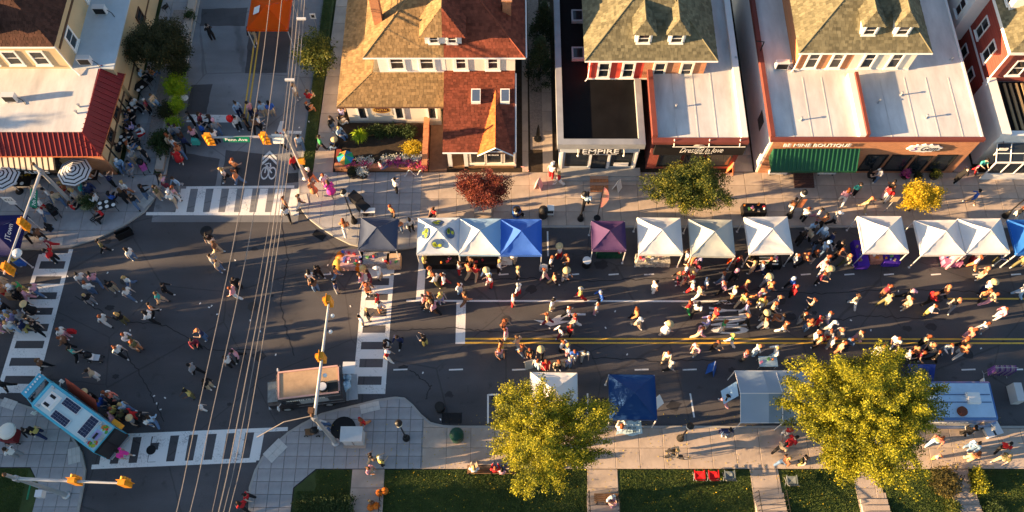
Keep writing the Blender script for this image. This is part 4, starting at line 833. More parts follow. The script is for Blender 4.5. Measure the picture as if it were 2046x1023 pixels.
for i, (px, py) in enumerate(((1085,55),(1078,125))):
    c = P(px, py, 2.2); t = thing('conifer', ['dark conifer between the houses near the top edge', 'dark conifer between the houses, lower of the two'][i], 'tree', (c.x, c.y, .06)); T = []
    rr = random.Random(40+i)
    for k in range(170):
        h = rr.random()**.7; a = rr.uniform(0, 6.28); r_ = (1-h)*1.35*rr.uniform(.5,1.05); T.append((c.x+r_*math.cos(a), c.y+r_*math.sin(a), .3+h*4.6))
    MB().tube([(c.x,c.y,.05),(c.x,c.y,4.6)], [.13,.03], 7).build('trunk', M['bark'], t, True); leaves('crown', t, L_con, T, 40, .16, .17, 50+i, (c.x,c.y,.06), .1, .3)['kind'] = 'stuff'
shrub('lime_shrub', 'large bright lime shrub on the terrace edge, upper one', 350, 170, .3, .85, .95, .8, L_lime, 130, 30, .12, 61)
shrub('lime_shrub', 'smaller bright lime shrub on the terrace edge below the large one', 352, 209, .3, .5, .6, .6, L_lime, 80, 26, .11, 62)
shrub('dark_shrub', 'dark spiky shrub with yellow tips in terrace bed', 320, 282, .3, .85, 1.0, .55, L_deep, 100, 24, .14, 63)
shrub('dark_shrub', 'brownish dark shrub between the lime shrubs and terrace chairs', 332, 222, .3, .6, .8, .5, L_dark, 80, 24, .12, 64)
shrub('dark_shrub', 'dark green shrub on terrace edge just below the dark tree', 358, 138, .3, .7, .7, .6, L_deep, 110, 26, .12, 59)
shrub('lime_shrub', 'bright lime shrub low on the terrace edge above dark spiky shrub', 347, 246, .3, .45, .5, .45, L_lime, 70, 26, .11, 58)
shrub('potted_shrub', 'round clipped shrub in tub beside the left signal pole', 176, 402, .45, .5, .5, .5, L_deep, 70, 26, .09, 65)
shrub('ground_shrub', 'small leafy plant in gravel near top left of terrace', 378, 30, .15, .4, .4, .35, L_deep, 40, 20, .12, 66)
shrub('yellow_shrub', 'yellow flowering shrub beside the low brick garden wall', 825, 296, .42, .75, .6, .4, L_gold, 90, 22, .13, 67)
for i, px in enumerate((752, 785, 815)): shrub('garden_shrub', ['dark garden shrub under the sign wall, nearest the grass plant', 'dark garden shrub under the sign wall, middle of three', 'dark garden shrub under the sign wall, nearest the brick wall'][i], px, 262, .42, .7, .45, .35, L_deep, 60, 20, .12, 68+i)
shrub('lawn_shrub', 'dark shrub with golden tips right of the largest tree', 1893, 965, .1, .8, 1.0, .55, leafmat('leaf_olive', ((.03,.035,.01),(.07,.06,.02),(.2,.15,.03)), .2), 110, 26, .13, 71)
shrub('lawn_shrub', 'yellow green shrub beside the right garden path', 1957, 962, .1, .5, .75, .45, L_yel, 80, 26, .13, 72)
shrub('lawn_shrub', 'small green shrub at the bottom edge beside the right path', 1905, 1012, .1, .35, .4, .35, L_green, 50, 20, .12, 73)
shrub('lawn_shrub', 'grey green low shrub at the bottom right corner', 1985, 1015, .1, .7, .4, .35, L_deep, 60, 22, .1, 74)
# ornamental grass
c = P(720, 275, .7); t = thing('ornamental_grass', 'tall lime ornamental grass tuft in the corner garden', 'plant', (c.x, c.y, .42)); b = MB()
for k in range(260):
    a = R.uniform(0,6.28); l = R.uniform(.5,1.0); r_ = R.uniform(.3,.75); x, y = c.x+R.gauss(0,.08), c.y+R.gauss(0,.08); dx, dy = math.cos(a), math.sin(a); w = .022
    b.add([(x-dy*w,y+dx*w,.42),(x+dy*w,y-dx*w,.42),(x+dx*r_*.5+dy*w,y+dy*r_*.5-dx*w,.42+l),(x+dx*r_*.5-dy*w,y+dy*r_*.5+dx*w,.42+l),(x+dx*r_,y+dy*r_,.42+l*.75)], [(0,1,2,3),(3,2,4)])
o = b.build('blades', L_lime, t, True); o['kind'] = 'stuff'
# flower bed
def flowers(label, pts, m, n, seed, z=.6, sp=.16):
    rng = random.Random(seed); c = P(*pts[0], z); t = thing('flower_clump', label, 'flowers', (c.x, c.y, .45)); T = []
    for k in range(n): q = P(*rng.choice(pts), z); T.append((q.x+rng.gauss(0,.16), q.y+rng.gauss(0,.12), z+rng.uniform(-.12,.08)))
    b = MB()
    for q in T[:12]: b.tube([(q[0],q[1],.42),q], .008, 4)
    b.build('stems', L_deep, t, True); leaves('leaves', t, L_deep, T, 6, sp, .1, seed, (c.x,c.y,.45))['kind'] = 'stuff'; T2 = [(a,b_,c_+.1) for a,b_,c_ in T]; leaves('blossoms', t, m, T2, 10, sp*.7, .085, seed+1, (c.x,c.y,.45), 0, .9)['kind'] = 'stuff'
f_pink = leafmat('petal_pink', ((.45,.02,.10),(.65,.06,.20),(.75,.25,.35)), .2); f_white = leafmat('petal_white', ((.5,.5,.42),(.7,.7,.6),(.75,.74,.7)), .2); f_mix = leafmat('petal_mix', ((.35,.02,.12),(.5,.06,.3),(.6,.25,.04)), .2)
flowers('crimson flowers at left end of the brick planter', [(690,324),(698,330)], f_mix, 40, 81); flowers('white flowers left of the pink clump in brick planter', [(720,318),(738,322)], f_white, 40, 82); flowers('round pink flower clump left of the seated person', [(730,328)], f_pink, 36, 83)
flowers('long row of white flowers behind the seated person', [(770,318),(790,317),(810,316),(830,319),(845,320)], f_white, 110, 84); flowers('purple and pink flower row behind the seated person', [(775,328),(795,326),(812,327),(822,331)], f_mix, 100, 85); flowers('pink flower clump at right end of brick planter', [(842,331),(846,328)], f_pink, 40, 86)
def umbrella_like(name, label, cat, px, py, z, r, cols, loc=None):
    c = P(px, py, z); t = thing(name, label, cat, (c.x, c.y, z)); n = 8
    for k in range(n): a0, a1 = 2*math.pi*k/n, 2*math.pi*(k+1)/n; b = MB(); b.add([(0,0,.35),(r*math.cos(a0),r*math.sin(a0),0),(r*math.cos(a1),r*math.sin(a1),0)], [(0,1,2)]); b.build('panel', cols[k % len(cols)], t)
    MB().tube([(0,0,-.5),(0,0,.42)], .015, 6).build('shaft', M['black'], t)
umbrella_like('kite_umbrella', 'small open green, blue and orange umbrella in the corner garden', 'umbrella', 690, 315, 1.0, .62, [mat('u_green', (.02,.3,.12)), mat('u_blue', (.02,.2,.4)), mat('u_orange', (.6,.3,.05))])
# clipped hedge block and lawn edge at bottom left
def hedge(label, x0, x1, y0, y1, z1, m, n, seed):
    t = thing('hedge', label, 'hedge', ((x0+x1)/2, (y0+y1)/2, .08)); rng = random.Random(seed); T = [(rng.uniform(x0,x1), rng.uniform(y0,y1), .1+z1*(rng.random()**.4)) for _ in range(n)]
    b = MB()
    for k in range(20): q = rng.choice(T); b.tube([(q[0],q[1],.08),q], .02, 5)
    b.build('stems', M['bark'], t, True); leaves('foliage', t, m, T, 26, .13, .11, seed, ((x0+x1)/2,(y0+y1)/2,.08))['kind'] = 'stuff'
hedge('dark clipped hedge on the lawn at the bottom left corner pavement', -13.2, -9.7, 5.5, 8.1, .7, L_deep, 420, 91)

# ------------------------------------------------------------ market tents
def fab(name, c, tr=.12): return mat('fabric_'+name, c, .75, .06, .35, .35, trans=tr)
TENTS = []
def tent(label, px, py, m, w=3.0, d=3.0, leg=2.15, pk=.95, rz=0., vm=None, cols=None, ez=None, z0=0., val=.22, name='market_tent'):
    c = P(px, py, leg+z0+.3); rz += R.uniform(-.025,.025); leg += R.uniform(-.05,.06); t = thing(name, label, 'tent', (c.x, c.y, z0), rz, 'market tents along the street'); hw, hd = w/2, d/2; e = leg
    for sx in (-1, 1):
        for sy in (-1, 1):
            l = MB().box(sx*(hw-.03)-.028, sx*(hw-.03)+.028, sy*(hd-.03)-.028, sy*(hd-.03)+.028, .01, e+.02); l.box(sx*(hw-.03)-.07, sx*(hw-.03)+.07, sy*(hd-.03)-.07, sy*(hd-.03)+.07, 0, .012); l.build('leg', M['alu'], t)
    f = MB()
    for a, b in (((-hw,-hd),(hw,-hd)),((hw,-hd),(hw,hd)),((hw,hd),(-hw,hd)),((-hw,hd),(-hw,-hd))): f.tube([(a[0]*.97,a[1]*.97,e-.06),(b[0]*.97,b[1]*.97,e-.06)], .018, 4)
    f.build('frame', M['alu'], t)
    cn_ = [(-hw,-hd),(hw,-hd),(hw,hd),(-hw,hd)]; N = 7
    for k in range(4):
        a, b = cn_[k], cn_[(k+1)%4]; p = MB(); vs_ = []; ix = {}; rng = random.Random(hash(label) % 999+k)
        for i in range(N+1):
            for j in range(N+1-i):
                s, u_ = i/N, j/N; wgt = (1-s-u_, u_, s); x = wgt[0]*a[0]+wgt[1]*b[0]; y = wgt[0]*a[1]+wgt[1]*b[1]; z = e+pk*(s**1.25)
                inner = min(wgt); z -= .36*inner*(1-s)+ (rng.uniform(-.01,.07) if inner > 0 and 0 < s < 1 else 0); ix[(i,j)] = len(vs_); vs_.append((x, y, z))
        fs_ = []
        for i in range(N):
            for j in range(N-i):
                fs_.append((ix[(i,j)], ix[(i,j+1)], ix[(i+1,j)]))
                if i+j < N-1: fs_.append((ix[(i,j+1)], ix[(i+1,j+1)], ix[(i+1,j)]))
        p.add(vs_, fs_); p.build('canopy_panel', (cols[k] if cols else m), t, smooth=True)
        n_ = Vector((b[1]-a[1], a[0]-b[0], 0)).normalized()*.012
        v = MB(); v.add([(a[0]+n_.x,a[1]+n_.y,e+.01),(b[0]+n_.x,b[1]+n_.y,e+.01),(b[0]+n_.x,b[1]+n_.y,e-val),(a[0]+n_.x,a[1]+n_.y,e-val)], [(3,2,1,0)]); v.build('valance', vm or m, t)
    for a in cn_: MB().tube([(a[0],a[1],e+.012),(a[0]*.5,a[1]*.5,e+pk*.42+.008),(0,0,e+pk+.01)], .014, 5).build('hip_seam', vm or m, t)
    TENTS.append((t, px, py)); return t
Wt = fab('white', (.78,.77,.75)); Nv = fab('navy', (.015,.035,.11)); Bl = fab('blue', (.05,.16,.60)); Lb = fab('lightblue', (.33,.52,.72)); Pu = fab('purple', (.09,.045,.13)); Gn = fab('grey', (.42,.43,.44)); Or = fab('orange', (.95,.14,.006), .5); Tq = fab('ecru', (.46,.49,.46)); Ny2 = fab('royal', (.010,.055,.19))
tent('navy blue market tent with sunlit left side by the corner lamp post', 755, 463, fab('slate', (.055,.075,.13)), 2.6, 2.35, z0=.0)  # one slate tone all over, navy lightened for the sun's glare
T2 = tent('white market tent printed with four green and yellow globes', 875, 467, fab('printwhite', (.62,.68,.74)), 2.85, 2.7)
tent('pale blue and white market tent between globe tent and blue tent', 959, 469, Lb, 2.8, 2.7, cols=[Wt, Lb, Lb, Wt])  # sun-facing panels white, shaded ones pale blue: light put into the cloth colour
tent('bright blue market tent, right end of the row of three', 1041, 470, Bl, 2.8, 2.7, cols=[Bl, Bl, Bl, Bl])
tent('small dark purple market tent standing alone by the two lamp posts', 1217, 467, Pu, 2.3, 2.2, pk=.8)
tent('white market tent behind the yellowing street tree, left of the ecru one', 1320, 467, Wt, 2.95, 2.75)
tent('ecru market tent second to the right of the purple tent', 1424, 471, Tq, 2.95, 2.75)
tent('white market tent in front of the boutique, beside the lamp with banner', 1538, 466, Wt, 2.95, 2.75)
tent('white market tent with purple tables, left of the small golden tree', 1768, 464, Wt, 3.0, 2.75)
tent('white market tent, left one of the joined pair at right', 1882, 470, Wt, 2.95, 2.6); tent('white market tent, right one of the joined pair at right', 1970, 467, Wt, 2.95, 2.6)
tent('royal blue market tent cut by the right picture edge', 2070, 470, fab('royalblue', (.02,.14,.5)), 2.9, 2.6)
tent('white market tent half hidden behind the smaller yellow green tree', 1107, 785, Wt, 2.95, 2.75, leg=2.2); tent('plain navy market tent on the south side of the street', 1265, 791, Ny2, 2.9, 2.85, leg=2.2)
To = tent('bright orange market tent in the side street at the top edge', 536, 22, Or, 3.1, 3.0); Tn = tent('dark navy market tent with white script at the left edge', -8, 466, fab('ink', (.012,.015,.10)), 3.1, 3.0)
# prints on tents
def decal(t, k, w, d, e, pk, uv, r, m, sx=1., sy=1.):
    hw, hd = w/2, d/2; cn_ = [(-hw,-hd),(hw,-hd),(hw,hd),(-hw,hd)]; a, b = Vector((*cn_[k], e)), Vector((*cn_[(k+1)%4], e)); ap = Vector((0,0,e+pk*.93)); mid = (a+b)/2; u_ = (b-a).normalized(); v_ = (ap-mid).normalized(); n = u_.cross(v_)
    c = mid.lerp(ap, uv)+n*.03; return c, u_, v_, n
gl = [mat('globe_green', (.08,.30,.06), .7, .3, 6, col2=(.45,.45,.03)), mat('globe_ring', (.05,.10,.2), .7, 0)]
for k in range(4):
    c, u_, v_, n = decal(T2, k, 2.85, 2.7, 2.15, .95, .42, .4, None)
    b = MB(); q = 18
    b.add([tuple(c+u_*(.42*math.cos(6.283*i/q))+v_*(.34*math.sin(6.283*i/q))) for i in range(q)], [tuple(range(q))], 1)
    for s in range(5): a = R.uniform(0,6.28); cc = c+n*.012+u_*(.2*math.cos(a))+v_*(.16*math.sin(a)); b.add([tuple(cc+u_*(.17*math.cos(6.283*i/7)*R.uniform(.6,1.2))+v_*(.12*math.sin(6.283*i/7))) for i in range(7)], [tuple(range(7))], 0)
    b.build('globe_print', gl, T2)
c, u_, v_, n = decal(Tn, 1, 3.1, 3.0, 2.15, .95, .4, .4, None); text('JTown', M['white'], Tn, c, u_, v_, 1.25, .42, .004, wrld=False, shear=.2)
c, u_, v_, n = decal(To, 3, 3.1, 3.0, 2.15, .95, .45, .4, None); o = MB(); o.add([tuple(c+u_*a+v_*b_) for a, b_ in ((-.35,-.3),(.35,-.3),(.35,.3),(-.35,.3))], [(0,1,2,3)]); o.build('printed_patch', M['white'], To)
# long blue shelter on the south side (gable frame tent)
c = P(1560, 790, 2.3); Sh = thing('frame_shelter', 'long grey blue gable shelter beside the largest tree', 'tent', (c.x, c.y, 0), group='market tents along the street'); Ls, Ws, e, pk = 2.6, 1.65, 2.0, 2.75; sbm = fab('shelter', (.30,.40,.52), .2); sbd = fab('shelter_dark', (.20,.29,.38), .2)
for sx in (-1, 0, 1):
    for sy in (-1, 1): MB().tube([(sx*Ls,sy*Ws,0),(sx*Ls,sy*Ws,e)], .03, 6).build('leg', M['alu'], Sh)
    MB().tube([(sx*Ls,-Ws,e),(sx*Ls,0,pk),(sx*Ls,Ws,e)], .028, 6).build('rafter', M['alu'], Sh)
for k in range(3):
    x0, x1 = -Ls+k*2*Ls/3, -Ls+(k+1)*2*Ls/3
    for sy, mm in ((-1, sbm if k < 1 else sbd), (1, sbm)):
        p = MB(); n = 6; vs_ = []; fs_ = []
        for i in range(n+1):
            for j in range(n+1): s, q = i/n, j/n; vs_.append((x0+(x1-x0)*s, sy*Ws*1.02*(1-q), e+.03+(pk-e)*q-.09*math.sin(math.pi*s)*math.sin(math.pi*q)+R.uniform(-.012,.012)))
        for i in range(n):
            for j in range(n): a = i*(n+1)+j; fs_.append((a,a+n+1,a+n+2,a+1) if sy < 0 else (a+1,a+n+2,a+n+1,a))
        p.add(vs_, fs_); p.build('canopy_panel', mm, Sh, smooth=True)
for y, z in ((-Ws,e),(Ws,e),(0,pk)): MB().tube([(-Ls-.05,y,z+.02),(Ls,y,z+.02)], .03, 6).build('rail', M['alu'], Sh)
MB().add([(-Ls-.05,.9,e+.3),(-Ls-.9,.5,1.5),(-Ls-.75,-.3,1.3),(-Ls-.05,-.05,2.4)], [(0,1,2,3)]).build('side_flap', Lb, Sh)
# striped patio umbrellas: every panel and ring is its own strip
def patio_umbrella(label, px, py, r=1.18, z=2.35):
    c = P(px, py, z); t = thing('patio_umbrella', label, 'umbrella', (c.x, c.y, .13), group='striped patio umbrellas'); z -= .13; n = 8
    wm, bm = mat('umb_white', (.62,.64,.66), .8, 0, trans=.15), mat('umb_black', (.012,.012,.02), .8, 0)
    rings = [0,.09,.2,.27,.4,.47,.61,.68,.83,.9,1.0] 
    for k in range(n):
        a0, a1 = 2*math.pi*(k+.3)/n, 2*math.pi*(k+1.3)/n; p = MB()
        for i in range(len(rings)-1):
            q0, q1 = rings[i], rings[i+1]; h = lambda q: z+.55*(1-q)-.03*math.sin(math.pi*q); pt = lambda q, a: (r*q*math.cos(a), r*q*math.sin(a), h(q))
            p.add([pt(q0,a0),pt(q1,a0),pt(q1,a1),pt(q0,a1)] if q0 > 0 else [pt(0,a0),pt(q1,a0),pt(q1,a1)], [(0,1,2,3)] if q0 > 0 else [(0,1,2)], i % 2)
        p.build('panel', [bm, wm], t)
    MB().tube([(0,0,0),(0,0,z+.6)], .025, 7).build('pole', M['alu'], t); MB().lathe([(.28,0),(.28,.08),(.06,.12)], (0,0,0), 12).build('base', M['black'], t); MB().ball((0,0,z+.6), .045).build('finial', M['white'], t)
patio_umbrella('black and white striped patio umbrella right of the signal pole', 149, 343); patio_umbrella('black and white striped patio umbrella cut by left edge', 6, 352)

# ------------------------------------------------------------ vehicles
def wheel(parent, x, y, r=.38, w=.22):
    o = MB().tube([(x,y-w/2,r),(x,y+w/2,r)], r, 16).build('wheel', M['rubber'], parent); MB().tube([(x,y-w/2-.01,r),(x,y+w/2+.01,r)], r*.55, 12).build('rim', M['steel'], o); return o
def step_van(name, label, loc, rz, L, Wd, Ht, body, roofm, hood=.95, group='food trucks'):
    t = thing(name, label, 'food truck', loc, rz, group); b0, b1 = -L/2, L/2-hood; hw = Wd/2
    bd = MB(); bv = .12
    prof = [(-hw,.45),(hw,.45),(hw,Ht-bv),(hw-bv,Ht),(-hw+bv,Ht),(-hw,Ht-bv)]
    bd.add([(b0,y,z) for y,z in prof]+[(b1,y,z) for y,z in prof], [(5,4,3,2,1,0),(6,7,8,9,10,11)]+[(i,(i+1)%6,6+(i+1)%6,6+i) for i in range(6)]); bd.build('body', body, t)
    MB().box(b0+.12,b1-.12,-hw+.16,hw-.16,Ht+.002,Ht+.03).build('roof', roofm, t)
    hd = MB(); hd.add([(b1+.002,-hw*.98,.45),(b1+.002,hw*.98,.45),(b1+.002,hw*.98,1.55),(b1+.002,-hw*.98,1.55),(b1+hood,-hw*.86,.45),(b1+hood,hw*.86,.45),(b1+hood,hw*.86,1.2),(b1+hood,-hw*.86,1.2)], [(3,2,1,0),(4,5,6,7),(0,1,5,4),(1,2,6,5),(2,3,7,6),(3,0,4,7)]); hd.build('hood', body, t)
    rk = 1.4 if hood > 1.2 else .12; MB().add([(b1+.002,-hw*.96,1.5),(b1+.002,hw*.96,1.5),(b1+.002,hw*.96,Ht-.06),(b1+.002,-hw*.96,Ht-.06),(b1+rk,-hw*.9,1.42),(b1+rk,hw*.9,1.42),(b1+rk*.08,hw*.9,Ht-.10),(b1+rk*.08,-hw*.9,Ht-.10)], [(4,5,6,7),(0,4,7,3),(1,2,6,5),(3,7,6,2)]).build('cab_front', body, t); MB().add([(b1+rk*.92+.03,-hw*.82,1.55),(b1+rk*.92+.03,hw*.82,1.55),(b1+rk*.24+.03,hw*.82,Ht-.3),(b1+rk*.24+.03,-hw*.82,Ht-.3)], [(0,1,2,3)]).build('windscreen', M['glass'], t)
    MB().box(b1+hood,b1+hood+.14,-hw*.9,hw*.9,.42,.62).build('front_bumper', M['steel'], t); MB().box(b0-.14,b0,-hw*.9,hw*.9,.42,.6).build('rear_bumper', M['steel'], t)
    for s in (-1,1):
        MB().tube([(b1+hood,s*hw*.6,.9),(b1+hood+.03,s*hw*.6,.9)], .13, 10).build('headlight', M['hi'], t)
        m_ = MB().tube([(b1-.05,s*hw,1.9),(b1+.15,s*(hw+.28),1.95)], .02, 5); m_.box(b1+.1,b1+.16,s*(hw+.3)-.1,s*(hw+.3)+.1,1.6,2.05); m_.build('mirror', M['white'], t)
        wheel(t, b0+1.1, s*(hw-.1)); wheel(t, b1-.1, s*(hw-.1))
        MB().box(b1-.75,b1-.15,s*hw-.004 if s > 0 else s*hw-.012,s*hw+.012 if s > 0 else s*hw+.004,1.55,Ht-.5).build('side_window', M['glass'], t)
        for z in (.75,1.3,Ht-.3): MB().box(b0+.05,b1-.9,s*hw-.01,s*hw+.01,z,z+.035).build('belt_trim', M['steel'], t)
        MB().box(b0+.9,b1-1.2,s*hw-.015,s*hw+.015,1.36,2.1).build('service_hatch', mat('hatch_grey', (.25,.26,.27), .5, .1), t)
        MB().box(b0-.02,b0-.004,s*hw*.5-.42,s*hw*.5+.42,.6,Ht-.4).build('rear_door', mat('door_dark', (.03,.03,.033), .5, .1), t); MB().box(b0-.03,b0-.005,s*hw*.93-.06,s*hw*.93+.06,.7,.95).build('tail_light', M['lens'], t)
    return t, b0, b1, hw
def quad_pose(q, z):
    p = [P(x, y, z) for x, y in q]; return p
# pale blue decorated truck, nose to the upper left
p = quad_pose([(106,766),(231,853),(183,904),(61,810)], 2.75); ctr = sum(p, Vector())/4; fwd = ((p[0]+p[3])/2-(p[1]+p[2])/2); Lr = fwd.length; Wd = ((p[0]-p[3]).length+(p[1]-p[2]).length)/2; a = math.atan2(fwd.y, fwd.x)
tb = mat('truck_aqua', (.06,.42,.60), .4, .08, 1, coat=.2); tr_ = mat('truck_roof_pale', (.48,.62,.64), .5, .06, 1)
ht = 2.75; hood = 2.15
t1, b0, b1, hw = step_van('food_truck', 'pale blue painted food truck with solar panels parked across the corner', (ctr.x+math.cos(a)*hood/2, ctr.y+math.sin(a)*hood/2, 0), a, Lr+hood, Wd, ht, tb, tr_, hood)
pv = mat('solar_cell', (.01,.015,.05), .15, .1, 8, spec=.6)
def solar(x0, x1, y0, y1, parent, z):
    s = MB().box(x0,x1,y0,y1,z,z+.04).build('solar_panel', M['alu'], parent); nx, ny = (6,3) if x1-x0 > y1-y0 else (3,6)
    for i in range(nx):
        for j in range(ny): MB().box(x0+.03+(x1-x0-.06)*i/nx+.004, x0+.03+(x1-x0-.06)*(i+1)/nx-.004, y0+.03+(y1-y0-.06)*j/ny+.004, y0+.03+(y1-y0-.06)*(j+1)/ny-.004, z+.041, z+.046).build('solar_cell', pv, s)
mL = b0+.12
solar(b1-2.75, b1-1.45, -hw+.18, -.2, t1, ht+.05); solar(b1-2.75, b1-1.45, .2, hw-.18, t1, ht+.05); solar(b0+.95, b0+1.65, -hw+.2, hw-.35, t1, ht+.05)
MB().frus((b1-.85,0), (.42,.5), (.32,.4), ht+.03, ht+.26).build('roof_vent', M['white'], t1)
for s in (-1,1): MB().box(b1-.85-.2,b1-.85+.2,s*.28-.09,s*.28+.09,ht+.262,ht+.275).build('vent_slot', M['black'], t1)
for x, y in ((b1-.35,-hw+.25),(b1-.35,hw-.3),(b0+.8,-hw+.3),(b0+.8,hw-.3)): MB().lathe([(.09,0),(.09,.1),(.05,.14)], (x,y,ht+.03), 8).build('roof_fitting', M['steel'], t1)
MB().box(b0+.5,b0+.62,-.1,.3,ht+.04,ht+.1).build('roof_box', M['black'], t1)
rb = MB().add([(b0+.01,-hw+.1,ht+.034),(b0+.85,-hw+.1,ht+.034),(b0+.85,hw-.1,ht+.034),(b0+.01,hw-.1,ht+.034)], [(0,1,2,3)]).build('rear_mural', mat('mural_sand', (.45,.36,.2), .5, .3, 2, col2=(.2,.45,.6)), t1)
for k in range(26):
    cx_, cy_ = R.uniform(b0+.12,b0+.6), R.choice((R.uniform(-hw+.2,-.35),R.uniform(.35,hw-.2))); mm = R.choice([mat('mural_green',(.06,.25,.04)),mat('mural_red',(.45,.04,.03)),mat('mural_lime',(.3,.38,.04)),mat('mural_orange',(.55,.2,.03))]); s = R.uniform(.05,.14)
    MB().add([(cx_+s*math.cos(i*1.2566+k)*R.uniform(.6,1.3),cy_+s*math.sin(i*1.2566+k),ht+.037+k*.0006) for i in range(5)], [(0,1,2,3,4)]).build('mural_leaf', mm, t1)
MB().box(b0-.012,b0-.002,-hw+.04,hw-.04,.5,ht-.12).build('rear_panel', M['black'], t1)
MB().box(b0+.3,b0+.75,-.28,.28,ht+.036,ht+.039).build('mural_sign', mat('mural_violet', (.3,.28,.5)), t1)
MB().add([(b1-2.9,-hw-.02,1.2),(b1-.3,-hw-.02,1.2),(b1-.3,-hw-.6,2.5),(b1-2.9,-hw-.6,2.5)], [(0,1,2,3)]).build('side_awning', mat('awning_red', (.55,.10,.05), .6, .2, 3), t1)
MB().box(b0-.05,b0+.6,-hw-.35,-hw-.05,1.9,2.3).build('side_sign', M['signal'], t1)
for k in range(7): MB().add([(b1-.02+.0, -.6+k*.2, ht-.02)]*0 or [(b1+1.75+.05*(k%2),-.7+k*.2,1.36),(b1+1.93,-.7+k*.2,1.32),(b1+1.93,-.6+k*.2,1.32),(b1+1.75,-.6+k*.2,1.36)], [(0,1,2,3)]).build('hood_mark', M['white'], t1)
# black truck with a tan roof heading left
p = quad_pose([(553,742),(679,728),(679,786),(555,801)], 2.6); ctr = sum(p, Vector())/4; fwd = ((p[0]+p[3])/2-(p[1]+p[2])/2); Lr = fwd.length; Wd = ((p[0]-p[3]).length+(p[1]-p[2]).length)/2; a = math.atan2(fwd.y, fwd.x)
t2, b0, b1, hw = step_van('food_truck', 'dark food truck with tan dusty roof under the traffic signal arm', (ctr.x+math.cos(a)*.45, ctr.y+math.sin(a)*.45, 0), a, Lr+.9, Wd, 2.6, mat('truck_black', (.02,.018,.02), .35, .1, 2, coat=.2), mat('roof_dust', (.42,.29,.18), .9, .18, 1.6, .2), .9)
for y0, y1 in ((-hw+.05,-hw+.15),(hw-.15,hw-.05)): MB().box(b0+.1,b1-.05,y0,y1,2.601,2.68).build('roof_rail', mat('rail_pink', (.55,.33,.28)), t2)
MB().box(b1-.14,b1-.03,-hw+.16,hw-.16,2.601,2.68).build('roof_rail', mat('rail_pink', (.55,.33,.28)), t2); MB().box(b0+.03,b0+.1,-hw+.16,hw-.16,2.601,2.68).build('roof_rail', mat('rail_pink', (.55,.33,.28)), t2)
f_ = MB().lathe([(.34,0),(.34,.18),(.3,.2)], (b0+1.05,.42,2.63), 16).build('roof_fan', M['black'], t2); MB().lathe([(.27,0),(.25,.04)], (b0+1.05,.42,2.831), 16).build('fan_cap', M['alu'], t2); MB().box(b0+.15,b0+.75,.2,.8,2.632,2.72).build('roof_hatch', M['rubber'], t2)
MB().box(b1+.02,b1+.88,-hw*.7,hw*.7,1.50,1.505).build('hood_cover', mat('hood_grey', (.20,.23,.24), .6, .3, 4), t2)
marks(M['hi'], t2, (b1+.06, 0, 2.5), (0,1,0), (0,0,1), hw*1.6, .14, 7, False); marks(M['hi'], t2, (-.2, hw+.02, 2.25), (-1,0,0), (0,0,1), 2.4, .2, 8, False)
MB().box(b0-.75,b0-.16,-hw+.1,hw-.1,.5,.56).build('rear_rack', M['steel'], t2)
cov = thing('tarp_bundle', 'white and blue bundle on rack behind the dark food truck', 'bundle', tuple(P(690,765,1.0))); b = MB()
for k in range(9): b.ball((R.uniform(-.2,.2),R.uniform(-.55,.55),R.uniform(-.2,.3)), (.25,.22,.2), 7, 5)
b.build('cloth', mat('tarp', (.35,.5,.62), .6, .2, 3), cov, smooth=True)
pnl = P(697,735,1.6); tag(MB().box(-.4,.4,-.4,.4,0,.03).build('serving_shelf', M['alu'], None, loc=(pnl.x,pnl.y,1.6)), 'pale blue shelf sticking out behind the dark food truck', 'shelf')
# blue white truck on the right, nose to the right
p = quad_pose([(1985,762),(1845,762),(1860,838),(2000,838)], 2.8); ctr = sum(p, Vector())/4
t3, b0, b1, hw = step_van('food_truck', 'blue and white food truck behind the largest tree', (ctr.x-.1, ctr.y, 0), 0, 5.6, 2.45, 2.8, mat('truck_blue', (.05,.14,.36), .35, .1, 1, coat=.2), mat('truck_pale', (.42,.58,.74), .45, .12, .8), .75)
MB().frus((.75,.1), (.4,.36), (.36,.32), 2.83, 3.08).build('roof_vent', M['white'], t3); MB().lathe([(.3,0),(.3,.16),(.26,.18)], (-.1,-.72,2.83), 16).build('roof_fan', mat('rust', (.16,.05,.03)), t3); MB().lathe([(.22,0),(.2,.03)], (-.1,-.72,3.011), 14).build('fan_cap', mat('rust', (.16,.05,.03)), t3)
for y in (-.15,.32): MB().box(b0+.2,b1-.2,y,y+.04,2.831,2.86).build('roof_strip', mat('strip_blue', (.05,.10,.22)), t3)
marks(M['white'], t3, (-.6, -hw-.02, 2.25), (1,0,0), (0,0,1), 2.4, .2, 9, False)
sg = P(1848,745,2.6); s_ = tag(MB().box(-.85,.85,-.02,.02,-.55,.75).build('menu_board', mat('menu_blue', (.02,.05,.25)), None, loc=(sg.x,sg.y,2.0)), 'blue menu board with ice cream picture leaning behind the blue truck', 'sign'); s_.rotation_euler.x = -.9
for k in range(9): MB().ball((-.25+.1*k*R.uniform(.5,1.1),-.03,R.uniform(-.2,.35)), (.16,.015,.11), 8, 5).build('picture_shape', mat('m_pink%d' % (k%3), ((.6,.25,.3),(.6,.4,.15),(.65,.6,.55))[k%3]), s_)
# parked dark car at right edge and hand cart of clothes
c = P(2010,790); tag(MB().box(-.25,.25,-.6,.6,0,.9).build('propane_tank', M['cab'], None, loc=(c.x+.4,c.y,0)), 'grey upright cooler box at the right end of the blue food truck', 'cooler')
